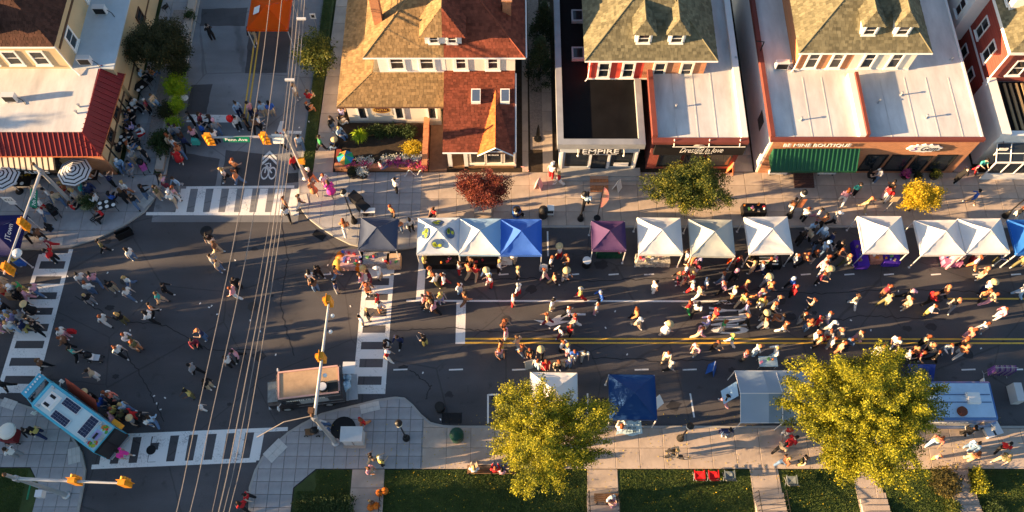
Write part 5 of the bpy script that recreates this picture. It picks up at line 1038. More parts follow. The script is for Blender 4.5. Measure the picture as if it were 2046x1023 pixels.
# ------------------------------------------------------------ traffic signals, lamps, wires
def signal_head(parent, p, yaw, horiz=False):
    """three-lens head hanging on an arm at p, facing yaw"""
    Mx = Matrix.Translation(p) @ Matrix.Rotation(yaw, 4, 'Z')
    o = MB().box(-.14,.1,-.19,.19,-.55,.55, M=Mx).box(.1,.13,-.28,.28,-.64,.64, M=Mx).build('signal_head', M['signal'], parent, True)
    for k in range(3):
        z = .36-.36*k; MB().tube([Mx @ Vector((.131,0,z)), Mx @ Vector((.14,0,z))], .12, 10).build('lens', M['lens'], o, True)
        b = MB(); n = 8
        for i in range(n):
            a0, a1 = math.pi*i/n, math.pi*(i+1)/n; b.add([tuple(Mx @ Vector((x,.15*math.cos(a),z+.15*math.sin(a)))) for x, a in ((.13,a0),(.36,a0),(.30,a1),(.13,a1))], [(0,1,2,3)])
        b.build('visor', M['signal'], o, True)
    return o
def signal(label, base, top, ztop, arm_end, zarm, heads, yaw, extra=None):
    B_0 = P(*base); t = thing('traffic_signal', label, 'traffic signal', (B_0.x, B_0.y, ZP)); A0 = Vector((B_0.x, B_0.y, zarm)); E0 = P(*arm_end, zarm+.2)
    MB().tube([(B_0.x,B_0.y,ZP),(B_0.x,B_0.y,ztop)], [.15,.10], 10).build('pole', M['steel'], t, True); MB().lathe([(.26,0),(.26,.12),(.17,.2)], (B_0.x,B_0.y,ZP), 12).build('base', M['steel'], t, True)
    MB().ball((B_0.x,B_0.y,ztop), .12).build('cap', M['tan_dk'], t, True)
    MB().tube([A0, E0], [.105,.06], 10).build('mast_arm', M['steel'], t, True); MB().tube([A0-Vector((0,0,.25)),A0+Vector((0,0,.25))], .17, 10).build('clamp', M['steel'], t, True)
    for f in heads: signal_head(t, A0.lerp(E0, f)+Vector((0,0,-.15)), yaw)
    return t, A0, E0
def plate(parent, c, u, v, w, h, m, txt=None, tm=None, name='street_sign', th=.25):
    u = Vector(u).normalized(); v = Vector(v).normalized(); n = u.cross(v); c = Vector(c)
    o = MB().slab([c-u*w/2-v*h/2, c+u*w/2-v*h/2, c+u*w/2+v*h/2, c-u*w/2+v*h/2], n, .03).build(name, m, parent, True)
    if txt: 
        off = WO.get(parent.name, Vector()); text(txt, tm or M['white'], o, c+n*.004, u, v, w*.84, h*.5, .003)
    return o
t, A0, E0 = signal('traffic signal on the north side with Penn Ave sign over side street', (613,358), None, 6.5, (408,275), 5.75, (.28,.95), -math.pi/2)
for f, w, h, m, tx in ((.62,1.75,.42,'sign_green','Penn Ave'), (.12,.75,.75,'white',None)): plate(t, A0.lerp(E0, f)+Vector((0,-.13,-.1)), (1,0,0), (0,.42,.9), w, h, M[m], tx)
ps = A0+Vector((.25,-.1,-3.0)); MB().box(ps.x-.2,ps.x+.2,ps.y-.15,ps.y+.15,ps.z-.25,ps.z+.25).build('pedestrian_head', M['signal'], t, True)
t, A0, E0 = signal('traffic signal at left with 7th Ave sign above the striped awning', (152,413), None, 6.0, (8,548), 5.0, (.52,.94), 0)
plate(t, A0.lerp(E0, .27)+Vector((.14,0,-.05)), (-.2,1,0), (-.8,0,.7), 1.35, .42, M['sign_green'], '7th Ave')
MB().ball(A0.lerp(E0, .8)+Vector((.25,0,-.1)), (.35,.35,.2)).build('camera_dome', M['white'], t, True)
t, A0, E0 = signal('traffic signal with long arm over the dark food truck', (672,885), None, 7.2, (658,598), 6.6, (.50,.99), math.pi)
MB().box(A0.x-.2,A0.x+.1,A0.y+.1,A0.y+.4,7.1,7.45).build('sensor_box', M['tan_dk'], t, True)
for f in (.35,.72,.86): q = A0.lerp(E0,f); MB().ball(q+Vector((.28,0,-.1)), .13).build('detector', M['white'], t, True)
MB().tube([(A0.x,A0.y,7.1),(A0.x-1.6,A0.y-.3,6.9),(A0.x-3.2,A0.y-1.0,6.2)], .03, 6).build('cable', M['wire'], t, True)
t, A0, E0 = signal('traffic signal at the bottom left corner with arm to the right', (135,990), None, 7.2, (254,966), 5.9, (.52,.97), math.pi/2)
b_ = P(135,990); MB().box(b_.x-.2,b_.x+.2,b_.y-.6,b_.y-.2,2.9,3.4).build('pedestrian_head', M['alu'], t, True); plate(t, (b_.x-.55,b_.y-.3,3.4), (0,1,0), (.7,0,.7), .9, .25, M['sign_green'], '7th Ave')
def lamp(label, px, py, h=3.7, banner=None, z=ZP):
    c = P(px, py, z); t = thing('street_lamp', label, 'street lamp', (c.x, c.y, z), 0, 'black street lamps')
    MB().lathe([(.24,0),(.24,.1),(.15,.35),(.12,.7),(.06,.8)], (0,0,0), 12).build('base', M['black'], t); MB().tube([(0,0,.75),(0,0,h)], [.055,.042], 8).build('post', M['black'], t)
    MB().lathe([(.05,0),(.12,.05),(.10,.1)], (0,0,h), 10).build('collar', M['black'], t); MB().lathe([(.10,0),(.2,.12),(.22,.28),(.16,.44)], (0,0,h+.1), 12).build('globe', M['hi'] if not banner else M['hi'], t)
    MB().lathe([(.23,0),(.2,.1),(.1,.18),(.03,.26)], (0,0,h+.5), 12).build('lamp_cap', M['black'], t)
    if banner: MB().box(.08,.5,-.01,.01,h*.45,h*.85).build('banner', banner, t)
    return t
lamp('black street lamp behind the navy tent at the corner', 708, 443, 3.9); lamp('black street lamp left of the upright surfboard sign', 1160, 438, 3.2)
lamp('black street lamp with orange banner left of boutique crowd', 1577, 432, 3.0, mat('banner_orange', (.6,.2,.08), .7, .2, 3)); lamp('black street lamp on the lower pavement right of the signal cabinet', 812, 876, 3.6)
lamp('black street lamp below the plain navy tent', 1359, 876, 2.9); lamp('black street lamp near the right edge above the blue tent', 2008, 432, 3.4)
c = P(1193, 436, ZP); t = thing('feather_flag', 'tall feather flag on black pole, pink edged, before EMPIRE shop', 'flag', (c.x, c.y, ZP)); MB().tube([(0,0,0),(.02,0,4.6)], .035, 7).build('pole', M['black'], t); MB().lathe([(.25,0),(.25,.06)], (0,0,0), 10).build('base', M['black'], t)
fl = MB(); n = 12; fl.add([(.03,-.02,1.7+2.9*i/n) for i in range(n+1)]+[(.03+.5*math.sin(math.pi*min(1,.06+i/n*.94))**.7,-.02,1.7+2.9*i/n) for i in range(n+1)], [(i,n+1+i,n+2+i,i+1) for i in range(n)]); fl.build('banner', mat('flag_pink', (.70,.50,.30), .7, .3, 2, col2=(.75,.2,.2)), t)
# overhead cables along the side street, hung from poles outside the picture
def cable(name, pts, r): return MB().tube(pts, r, 6).build(name, M['wire'], CB, True)
CB = thing('overhead_cables', 'bundle of overhead cables running along the side street', 'cable', (-20, 25, 8))
YS = (0, 200, 480, 853, 1023)
for X_, pxs, r in ((-16.0,(539,513,468,389,353),.024),(-15.2,(563,540,498,418,380),.024),(-14.6,(588,571,532,458,424),.015),(-14.2,(597,577,542,473,437),.03),(-13.95,(603,584,549,484,447),.02),(-13.75,(609,591,557,496,458),.024)):
    pts = []
    for px, py in zip(pxs, YS):
        dp = FPX*X_/(px-1023); b_ = (511.5-py)/FPX; z = CAMH-dp*(SN-b_*CS); q = P(px, py, z); pts.append(q)
    d0 = pts[0]-pts[1]; d1 = pts[-1]-pts[-2]; pts = [pts[0]+d0*2.2+Vector((0,0,1.2))]+pts+[pts[-1]+d1*1.5+Vector((0,0,.8))]
    sm = []
    for i in range(len(pts)-1):
        p0, p1, p2, p3 = pts[max(i-1,0)], pts[i], pts[i+1], pts[min(i+2,len(pts)-1)]
        for k in range(5): t_ = k/5; sm.append(.5*((2*p1)+(p2-p0)*t_+(2*p0-5*p1+4*p2-p3)*t_*t_+(3*p1-p0-3*p2+p3)*t_**3))
    cable('cable', sm+[pts[-1]], r)
for (py, px) in ((38,602),(160,579)): c = P(px, py, 9.6); MB().box(c.x-.3,c.x+.3,c.y-.06,c.y+.06,9.55,9.7).build('spacer', M['alu'], CB, True)
for i, y in enumerate((66, -12)):
    pz = P(600,0,8.6); t = thing('utility_pole', ['wooden utility pole beyond the top of the picture', 'wooden utility pole below the bottom of the picture'][i], 'pole', (-14.6 if i == 0 else -15.2, y, 0)); MB().tube([(0,0,0),(0,0,12.4)], [.17,.12], 9).build('pole', M['wood'], t); MB().box(-2.0,1.2,-.06,.06,11.6,11.75).build('cross_arm', M['wood'], t)
# signal cabinet and bins
c = P(697,852,0); t = thing('signal_cabinet', 'pale grey signal cabinet on the lower corner pavement', 'cabinet', (P(710,890)[0], P(710,890)[1], ZP)); MB().box(-.62,.62,-.05,.75,.12,1.5).build('casing', M['cab'], t); MB().box(-.68,.68,-.12,.82,1.501,1.58).build('lid', M['cab'], t); MB().box(-.7,.7,-.2,.8,0,.118).build('plinth', M['concrete'], t); MB().box(-.02,.02,-.062,-.051,.2,1.4).build('door_gap', M['black'], t); MB().box(.08,.12,-.09,-.051,.8,1.0).build('handle', M['steel'], t)
def bin_(name, label, px, py, r, h, m, lid=None, z=ZP, fill=None):
    c = P(px, py, z); t = thing(name, label, 'bin', (c.x,c.y,z)); MB().lathe([(r*.85,0),(r,.1),(r,h*.9),(r*1.05,h)], (0,0,0), 14).build('drum', m, t)
    if lid: MB().lathe([(r*1.08,0),(r*.95,.14),(r*.4,.26),(.03,.28)], (0,0,h), 14).build('lid', lid, t)
    else: MB().lathe([(r*.95,0),(r*.9,.02)], (0,0,h), 14).build('bag', fill or M['rubber'], t)
bin_('litter_bin', 'dark green domed litter bin on the lower pavement', 914, 874, .42, .9, M['darkgreen'], M['darkgreen']); bin_('litter_bin', 'black rubbish bin standing in the road by the lower kerb', 880, 818, .3, .8, M['black'], z=0.); bin_('litter_bin', 'black rubbish bin with white bag beside the purple tent', 1171, 530, .32, .85, M['black'], z=0., fill=M['white']); bin_('litter_bin', 'black rubbish bin behind the blue tent by white box', 1085, 432, .32, .95, M['black'], M['black']); bin_('litter_bin', 'blue recycling bin behind the bright blue tent', 1032, 430, .3, .9, M['blue'])
c = P(1099,428,ZP); t = thing('newspaper_box', 'white newspaper box beside the black bin behind the tents', 'box', (c.x,c.y,ZP)); MB().box(-.25,.25,-.22,.22,.25,1.0).build('casing', M['white'], t); MB().box(-.2,.2,-.235,-.222,.55,.92).build('door', M['glass'], t)
for s in (-.2,.16): MB().box(s,s+.05,-.18,.18,0,.249).build('foot', M['black'], t)
c = P(965,424,ZP); t = thing('tree_planter', 'square stone planter base under the red maple', 'planter', (c.x,c.y,ZP)); MB().box(-.6,.6,-.3,.3,0,.4).build('block', M['stone'], t)
# bike rack, A-boards, benches, chairs, tables, etc.
c = P(826,352,ZP); t = thing('bike_rack', 'white wave shaped bike rack below the flower planter', 'bike rack', (c.x,c.y,ZP)); MB().tube([(-.62+.0207*i*2, 0, .45+.4*math.cos(i*math.pi*3/30+math.pi)) for i in range(31)], .03, 7).build('loop', M['alu'], t)
for s in (-.62,.62): MB().tube([(s,0,0),(s,0,.06)], .06, 8).build('foot', M['alu'], t)
def aboard(label, px, py, m, w=.55, h=.95, rz=0., z=ZP, txt=None):
    c = P(px, py, z+.4); t = thing('sandwich_board', label, 'sign', (c.x,c.y,z), rz, 'sandwich boards')
    for s in (-1,1): MB().add([(-w/2,s*.28,0),(w/2,s*.28,0),(w/2,s*.03,h),(-w/2,s*.03,h),(-w/2,s*.28-s*.03,0),(w/2,s*.28-s*.03,0),(w/2,s*.0,h),(-w/2,s*.0,h)], [(0,1,2,3),(7,6,5,4),(0,4,5,1),(1,5,6,2),(2,6,7,3),(3,7,4,0)]).build('board', m, t)
    MB().tube([(-w/2,0,h),(w/2,0,h)], .025, 5).build('hinge', M['steel'], t)
aboard('white sandwich board right of the EMPIRE shop steps', 1234, 371, M['white'], rz=1.0); aboard('grey sandwich board behind the white tent under smaller tree', 1056, 726, M['steel'], rz=.3, z=0.); aboard('pink and white sandwich board by the red porch', 1076, 368, mat('pinkboard', (.7,.4,.4)), rz=1.3)
aboard('blue sandwich board left of the long shelter', 1423, 737, M['blue'], .7, 1.0, rz=1.2, z=0.); aboard('orange sandwich board beside the ecru tent', 1464, 518, M['orange'], .5, 1.0, rz=1.3, z=0.); aboard('orange sandwich board before the bridal shop door', 1461, 338, mat('oboard', (.65,.2,.08)), .5, 1.0, rz=1.2)
def bench(label, px, py, L=2.7, rz=0., z=.08, m=None):
    c = P(px, py, z+.4); t = thing('park_bench', label, 'bench', (c.x,c.y,z), rz, 'park benches')
    for k in range(4): MB().box(-L/2,L/2,-.05+.12*k,.05+.12*k,.43,.47).build('seat_slat', m or M['wood'], t)
    for k in range(3): MB().box(-L/2,L/2,-.13-.03*k,-.10-.03*k,.55+.14*k,.65+.14*k).build('back_slat', m or M['wood'], t)
    for x in (-L/2+.15,0,L/2-.15):
        MB().box(x-.03,x+.03,-.2,-.14,0,.95).box(x-.03,x+.03,-.139,.4,.36,.428).box(x-.03,x+.03,.34,.4,0,.359).build('bench_frame', M['black'], t)
bench('dark slatted park bench at the lawn edge left of smaller tree', 982, 943, 3.0); bench('dark bench on the middle garden path facing the street', 1212, 1000, 1.5)
def folding_chair(label, px, py, m, rz, z=.08, kind='camp_chair'):
    c = P(px, py, z+.4); t = thing(kind, label, 'chair', (c.x,c.y,z), rz, 'folding camp chairs'); MB().add([(-.28,-.25,.40),(.28,-.25,.40),(.28,.25,.45),(-.28,.25,.45),(0,0,.36)], [(0,1,4),(1,2,4),(2,3,4),(3,0,4)]).build('seat', m, t); MB().add([(-.28,-.27,.42),(.28,-.27,.42),(.30,-.42,.92),(-.30,-.42,.92)], [(0,1,2,3)]).build('backrest', m, t)
    for sx in (-1,1):
        MB().tube([(sx*.3,-.28,0),(sx*.27,.25,.45)], .014, 5).build('leg', M['steel'], t); MB().tube([(sx*.3,.28,0),(sx*.28,-.26,.44),(sx*.3,-.43,.94)], .014, 5).build('leg', M['steel'], t); MB().box(sx*.3-.03,sx*.3+.03,-.3,.3,.6,.63).build('armrest', m, t)
rc = mat('chair_red', (.55,.01,.015), .7, .05); gc = mat('chair_grey', (.16,.19,.20), .7, .05)
folding_chair('red camp chair, left one of the pair on lawn', 1397, 950, rc, 0); folding_chair('red camp chair, right one of the pair on lawn', 1425, 950, rc, 0); folding_chair('grey camp chair right of the red camp chairs', 1457, 950, gc, 0); folding_chair('grey camp chair alone beside the garden path', 1581, 960, gc, 0)
# clutter on the boutique front: flower troughs, wooden ramp
for i, px in enumerate((1553,1650)):
    c = P(px,345,.3); t = thing('flower_trough', ['white flower trough under green awning, left of the wooden steps', 'white flower trough under green awning, right of the wooden steps'][i], 'planter', (c.x,c.y,ZP)); MB().box(-.65,.65,-.16,.16,.2,.5).build('trough', M['white'], t)
    for s in (-.5,.5): MB().box(s-.04,s+.04,-.14,.14,0,.199).build('foot', M['black'], t)
    leaves('leaves', t, f_white, [(c.x+R.uniform(-.6,.6),c.y+R.uniform(-.12,.12),.68) for _ in range(36)], 12, .08, .1, 200+i, (c.x,c.y,ZP))['kind'] = 'stuff'
c = P(1605,358,.2); t = thing('wooden_steps', 'brown slatted wooden steps at the boutique door', 'steps', (c.x,c.y,ZP))
for k in range(8): MB().box(-.72,.72,-.7+.18*k,-.7+.18*k+.165,.03+.03*k,.08+.03*k).build('plank', mat('plank', (.10,.05,.04), .8, .2, 4, island=.2), t)
def potted(label, px, py, m, s=1.):
    c = P(px, py, ZP+.3); t = thing('flower_pot', label, 'plant pot', (c.x,c.y,ZP)); MB().lathe([(.2*s,0),(.3*s,.1),(.34*s,.36*s),(.3*s,.36*s)], (0,0,0), 12).build('pot', M['black'], t); T = [(c.x+R.gauss(0,.14*s),c.y+R.gauss(0,.14*s),ZP+.45*s+R.uniform(0,.25)) for _ in range(34)]; leaves('leaves', t, m, T, 12, .07, .1, px, (c.x,c.y,ZP))['kind'] = 'stuff'
potted('black pot with orange plant left of the gem shop door', 1809, 349, f_mix); potted('black pot with mixed plant right of the gem shop door', 1867, 350, L_green); potted('dark round pot between the two gem shop plant pots', 1834, 352, L_dark, .8); potted('potted white flowers at the right edge by glazed porch', 2026, 333, f_white, 1.4); potted('round planter with white flowers below the brick planter, right', 725, 347, f_white, 1.2); potted('round planter with dark flowers below the brick planter, left', 706, 346, L_dark, 1.3)
for i, (px, py) in enumerate(((60,348),(85,345),(113,340))): potted(['yellow leaved pot under the awning, left', 'yellow leaved pot under the awning, middle', 'yellow leaved pot under the awning, right'][i], px, py, L_gold, 1.3)
c = P(176,404,ZP); t = thing('planter_tub', 'cream planter tub holding the clipped round shrub', 'planter', (c.x,c.y-.25,ZP)); MB().lathe([(.38,0),(.5,.15),(.55,.5),(.48,.5)], (0,0,0), 16).build('tub', mat('tub', (.35,.36,.2)), t)
# tables
def table(label, px, py, w, d, top, cloth=None, z=0., rz=0., h=.74, items=0, seed=1, cat='table', cl_h=.6):
    c = P(px, py, z+h); t = thing('vendor_table', label, cat, (c.x,c.y,z), rz, 'vendor tables'); MB().box(-w/2,w/2,-d/2,d/2,h-.04,h).build('table_top', top, t)
    for sx in (-1,1):
        for sy in (-1,1): MB().tube([(sx*(w/2-.06),sy*(d/2-.06),0),(sx*(w/2-.06),sy*(d/2-.06),h-.04)], .02, 6).build('leg', M['steel'], t)
    if cloth:
        b = MB(); n = 14
        for k in range(n):
            x0, x1 = -w/2-.01+k*(w+.02)/n, -w/2-.01+(k+1)*(w+.02)/n; o0, o1 = .02*math.sin(k*2.1), .02*math.sin((k+1)*2.1)
            b.add([(x0,-d/2-.01,h),(x1,-d/2-.01,h),(x1,-d/2-.06+o1,h-cl_h),(x0,-d/2-.06+o0,h-cl_h)], [(3,2,1,0)])
        for s in (-1,1): b.add([(s*(w/2+.01),-d/2-.01,h),(s*(w/2+.01),d/2,h),(s*(w/2+.05),d/2,h-cl_h),(s*(w/2+.05),-d/2-.05,h-cl_h)], [(0,1,2,3) if s > 0 else (3,2,1,0)])
        b.box(-w/2-.012,w/2+.012,-d/2-.012,d/2,h+.001,h+.008); b.build('cloth', cloth, t)
    rng = random.Random(seed); pal = [mat('ware%d' % i, cc, .6, 0) for i, cc in enumerate(((.6,.05,.05),(.65,.55,.3),(.7,.7,.68),(.08,.12,.4),(.6,.2,.03),(.1,.3,.1),(.55,.2,.35),(.25,.2,.16)))]
    for k in range(items):
        x, y = rng.uniform(-w/2+.1,w/2-.1), rng.uniform(-d/2+.1,d/2-.1); m = rng.choice(pal); kind = k % 3
        wx, wy, _ = (Matrix.Rotation(rz,4,'Z') @ Vector((x,y,0))); 
        if kind == 0: b = MB().box(-.1,.1,-.07,.07,0,.12); nm = 'goods_box'
        elif kind == 1: b = MB().lathe([(.06,0),(.08,.05),(.07,.16),(.03,.2)], (0,0,0), 8); nm = 'goods_jar'
        else: b = MB().prism([(-.13,-.06),(.1,-.09),(.13,.05),(-.08,.1)], 0, .05); nm = 'goods_cloth'
        o = b.build(nm, m, None, loc=(c.x+wx,c.y+wy,z+h+.009)); o.rotation_euler.z = rng.uniform(0,3); cn__ = ('red','sand','white','navy','orange','green','pink','brown')[pal.index(m)]; tag(o, ' '.join((cn__+' '+nm.split('_')[1]+' on '+label).split()[:15]), 'goods', 'goods on '+label)
    return t
lace = mat('lace', (.30,.28,.29), .8, .5, 14); tanc = mat('tan_cloth', (.55,.38,.25), .8, .2, 5)
table('grey lace vendor table in front of the navy corner tent', 748, 515, 2.0, .9, M['white'], lace, items=7, seed=3); table('tan clothed vendor table in front of the navy corner tent', 786, 518, .9, .9, M['white'], tanc, items=3, seed=4); table('crowded vendor table left of the lace table', 703, 515, 1.5, 1.3, M['wood'], mat('rose_cloth', (.5,.3,.28), .8, .2, 4), items=16, seed=5)
for i, (px, py, r_, m) in enumerate(((683,512,.5,'orange'),(676,527,.45,'yl'),(716,532,.3,'orange'),(724,535,.28,'yl2'))):
    c = P(px,py,.5); tag(MB().lathe([(.25,0),(r_,.3),(r_*.7,.7),(.05,.8)], (0,0,0), 10).build('costume_display', {'orange': M['pumpkin'], 'yl': mat('c_yellow', (.75,.42,.08)), 'yl2': mat('c_sand', (.65,.55,.25))}[m], None, loc=(c.x,c.y,0), smooth=True), ['orange display mound at the corner stall, back left', 'yellow display mound at the corner stall, front left', 'red orange display mound before the lace table', 'sand yellow display mound before the lace table'][i], 'display')
table('black vendor table under the globe print tent', 880, 520, 2.3, .7, M['black'], M['black'], items=5, seed=6); table('black vendor table under the pale blue tent', 962, 519, 2.2, .7, M['black'], M['black'], items=4, seed=7); table('white vendor table under the bright blue tent', 1010, 513, .9, .6, M['white'], M['white'], items=2, seed=8)
table('black and grey patterned table under the white tent near purple tent', 1305, 516, 2.3, .7, M['white'], mat('zebra', (.35,.33,.28), .8, .9, 9), items=8, seed=9); table('dark table with pale signs under tent before boutique', 1536, 518, 1.7, .9, M['black'], M['black'], items=5, seed=10)
for k in range(4): c = P(1536,508+k*6.5,.8); tag(MB().box(-.65,.65,-.05,.05,0,.03).build('sign_strip', M['hi'], None, loc=(c.x,c.y,.77)), 'pale wooden sign strip on table under tent before boutique', 'sign', 'pale sign strips on the table')
table('long purple clothed table along left side of white tent', 1722, 505, 1.9, .8, M['white'], M['purple'], rz=math.pi/2+3.1416, items=9, seed=11); table('short purple clothed table at front of white tent', 1782, 515, 1.1, .7, M['white'], M['purple'], items=5, seed=12); table('striped red front table between the purple tables', 1751, 512, .85, .6, M['white'], mat('stripes_red', (.45,.2,.15), .8, .4, 6), items=3, seed=13)
table('pink covered table under the joined white tents', 1905, 516, 1.2, .7, M['white'], mat('pink_cloth', (.6,.2,.35), .8, .3, 5), items=8, seed=14); table('dark green table under the purple tent', 1218, 500, 1.7, .6, M['darkgreen'], M['darkgreen'], items=3, seed=15)
table('black catering table behind the tent before boutique', 1508, 415, 1.6, .7, M['black'], M['black'], ZP, items=8, seed=16); table('pale blue folding table at the back of the long shelter', 1535, 722, 1.2, .7, mat('ltable', (.4,.55,.65)), None, items=3, seed=17)
table('white sign table beside the dark corner speakers', 735, 420, 1.0, .4, M['white'], None, ZP, seed=18)
for i, (px, py) in enumerate(((712,397),(726,414))): c = P(px,py,ZP+.5); o = MB().box(-.45,.45,-.3,.3,0,.9).build('loudspeaker', M['black'], None, loc=(c.x,c.y,ZP)); o.rotation_euler.z = -.7; tag(o, ['black loudspeaker cabinet on corner pavement, upper one', 'black loudspeaker cabinet on corner pavement, lower one'][i], 'speaker')
# terrace tables with plates
def diner(label, px, py, rz=0., w=1.1, plates=5):
    c = P(px,py,ZP+.75); t = thing('dining_table', label, 'table', (c.x,c.y,ZP), rz, 'terrace dining tables'); MB().box(-w/2,w/2,-.4,.4,.72,.76).build('table_top', M['black'], t)
    for sx in (-1,1):
        for sy in (-1,1): MB().tube([(sx*(w/2-.08),sy*.32,0),(sx*(w/2-.08),sy*.32,.72)], .02, 6).build('leg', M['black'], t)
    for k in range(plates): x, y = -w/2+.16+(w-.3)*(k%3)/2, -.2+.4*(k//3); q = Matrix.Rotation(rz,4,'Z') @ Vector((x,y,0)); o = MB().lathe([(.05,0),(.13,.015),(.14,.022)], (0,0,0), 12).build('plate', M['white'], None, loc=(c.x+q.x,c.y+q.y,ZP+.762)); tag(o, 'white plate on '+label, 'plate', 'plates on '+label)
    return t
diner('black terrace table with plates in upper terrace', 259, 219, .9); diner('black terrace table with plates beside the tan wall', 245, 277, .8); diner('black dining table with white plates by the clipped shrub', 213, 408, .3, 1.2); diner('black terrace table by the seated diners at the tree', 280, 172, .9, 1., 2); diner('wooden brown table under the right striped umbrella', 182, 350, 0, 1., 2); diner('dark table beneath the awning at left', 45, 362, 0, 1.2, 2)
def chair(label, px, py, rz):
    c = P(px,py,ZP+.4); t = thing('metal_chair', label, 'chair', (c.x,c.y,ZP), rz, 'terrace chairs'); 
    for k in range(4): MB().box(-.22,.22,-.2+.11*k,-.2+.11*k+.08,.43,.45).build('seat_slat', M['black'], t); MB().box(-.22,.22,-.24,-.22,.52+.1*k,.58+.1*k).build('back_slat', M['black'], t)
    for sx in (-.2,.2):
        MB().tube([(sx,-.23,0),(sx,-.23,.95)], .015, 5).build('leg', M['black'], t); MB().tube([(sx,.2,0),(sx,.2,.43)], .015, 5).build('leg', M['black'], t)
for i, (px, py, a) in enumerate(((188,438,2.6),(300,160,1.),(225,235,.5),(275,290,3.6),(330,15,1.))): chair(['empty black metal chair below the clipped shrub', 'empty black chair near the dark terrace tree', 'empty black chair by tan wall, upper', 'empty black chair on lower terrace', 'empty black chair at the top of the terrace'][i], px, py, a)
# banners and loose things
c = P(1258,857,.6); o = MB(); n = 8
o.add([(-.85+1.7*i/n, -.0+.08*math.sin(i), .15+.2*math.sin(i*1.1)*.2) for i in range(n+1)]+[(-.6+1.3*i/n, .75+.05*math.sin(i*2), .75-.1*math.cos(i)) for i in range(n+1)], [(i,i+1,n+2+i,n+1+i) for i in range(n)]); t = o.build('cloth_banner', mat('banner_blue', (.36,.5,.58), .8, .2, 3), None, loc=(c.x,c.y-.3,ZP)); tag(t, 'pale blue hand lettered banner below the plain navy tent', 'banner'); marks(M['black'], t, (0,.35,.56), (1,0,0), (0,.8,.6), .7, .14, 4, False); marks(M['black'], t, (.1,.15,.42), (1,0,0), (0,.8,.6), .6, .12, 6, False)
c = P(1313,805,.7); o = MB().box(-.4,.4,-.02,.02,-.4,.4).build('price_board', M['white'], None, loc=(c.x,c.y,.75)); o.rotation_euler = (-.7,.0,.7); tag(o, 'white tilted price board at right corner of plain navy tent', 'sign')
c = P(1941,857,.8); t = tag(MB().box(-.5,.5,-.02,.02,-.35,.45).build('price_board', mat('grid_board', (.5,.5,.5), .8, .7, 9), None, loc=(c.x,c.y,.9)), 'white chalk lettered board beside the blue food truck', 'sign'); t.rotation_euler = (-.8,0,.5)
for i, (px, py) in enumerate(((1975,862),(1988,857))): c = P(px,py,.2); o = tag(MB().box(-.3,.3,-.4,.4,0,.25).build('cooler_box', M['alu'], None, loc=(c.x,c.y,ZP)), ['white lidded box on pavement by the chalk board, left', 'white lidded box on pavement by the chalk board, right'][i], 'box'); o.rotation_euler.z = .3
c = P(1998,742,.7); t = thing('clothes_rail', 'clothes rail hung with purple and white garments right of blue truck', 'clothes rail', (c.x,c.y,0))
for s in (-.75,.75): MB().tube([(s,-.25,0),(s,0,.1),(s,0,1.5),(s,0,.1),(s,.25,0)], .02, 6).build('stand', M['steel'], t)
MB().tube([(-.75,0,1.5),(.75,0,1.5)], .02, 6).build('rail', M['steel'], t)
for k in range(13): x = -.68+k*.112; MB().add([(x,-.22,.4+.1*math.sin(k)),(x+.05,.22,.4),(x+.03,.2,1.42),(x,.0,1.5),(x-.02,-.2,1.42)], [(0,1,2,3,4)]).build('garment', mat('garment%d' % (k%3), ((.22,.1,.38),(.6,.57,.55),(.4,.3,.45))[k%3], .8, .1), t)
c = P(22,868,.6); t = thing('vendor_cart', 'red vendor cart with white lid on the lower left pavement', 'cart', (c.x,c.y,ZP)); MB().box(-.35,.45,-.5,.3,.2,.9).build('body', M['red'], t); MB().lathe([(.55,0),(.5,.12),(.3,.22),(.04,.26)], (0,.1,.95), 14).build('lid', M['hi'], t)
for s in (-.3,.4): wheel(t, s, -.52, .14, .06)
for i, (px, py) in enumerate(((758,985),(769,981),(741,1014),(752,1011))):
    c = P(px,py,.3); t = thing('pumpkin', ['orange pumpkin on the garden steps, upper left', 'orange pumpkin on the garden steps, upper right', 'orange pumpkin on the garden steps, lower left', 'orange pumpkin on the garden steps, lower right'][i], 'pumpkin', (c.x,c.y,.16+.08*(i//2)), group='pumpkins on the garden steps'); b = MB(); n = 24; prof = [(.06,.0),(.19,.05),(.23,.15),(.18,.26),(.04,.29)]
    for r_, z in prof:
        for k in range(n): w = 6.283*k/n; rr = r_*(1+.07*math.cos(8*w)); b.v.append((rr*math.cos(w), rr*math.sin(w), z))
    b.f = [(i_*n+k,i_*n+(k+1)%n,(i_+1)*n+(k+1)%n,(i_+1)*n+k) for i_ in range(4) for k in range(n)]+[tuple(range(4*n,5*n))]; b.m = [0]*len(b.f); b.build('rind', M['pumpkin'], t, smooth=True); MB().tube([(0,0,.28),(.02,.01,.36)], .02, 6).build('stalk', L_deep, t)
def stroller(label, px, py, m, rz, z=ZP, cat='stroller'):
    c = P(px,py,z+.5); t = thing('stroller', label, cat, (c.x,c.y,z), rz, 'strollers')
    for x, y in ((-.35,-.25),(-.35,.25),(.4,-.2),(.4,.2)): wheel(t, x, y, .13, .05)
    MB().tube([(.4,-.2,.13),(-.1,-.24,.5),(-.55,-.24,1.0),(-.55,.24,1.0),(-.1,.24,.5),(.4,.2,.13)], .018, 6).build('frame', M['black'], t)
    b = MB(); b.add([(-.3,-.22,.75),(-.3,.22,.75),(.0,.22,.42),(.0,-.22,.42),(.4,.2,.45),(.4,-.2,.45)], [(0,3,2,1),(3,5,4,2)]); b.build('seat', m, t); MB().ball((-.25,0,.78), (.3,.24,.26), 10, 6).build('canopy', M['black'], t, smooth=True)
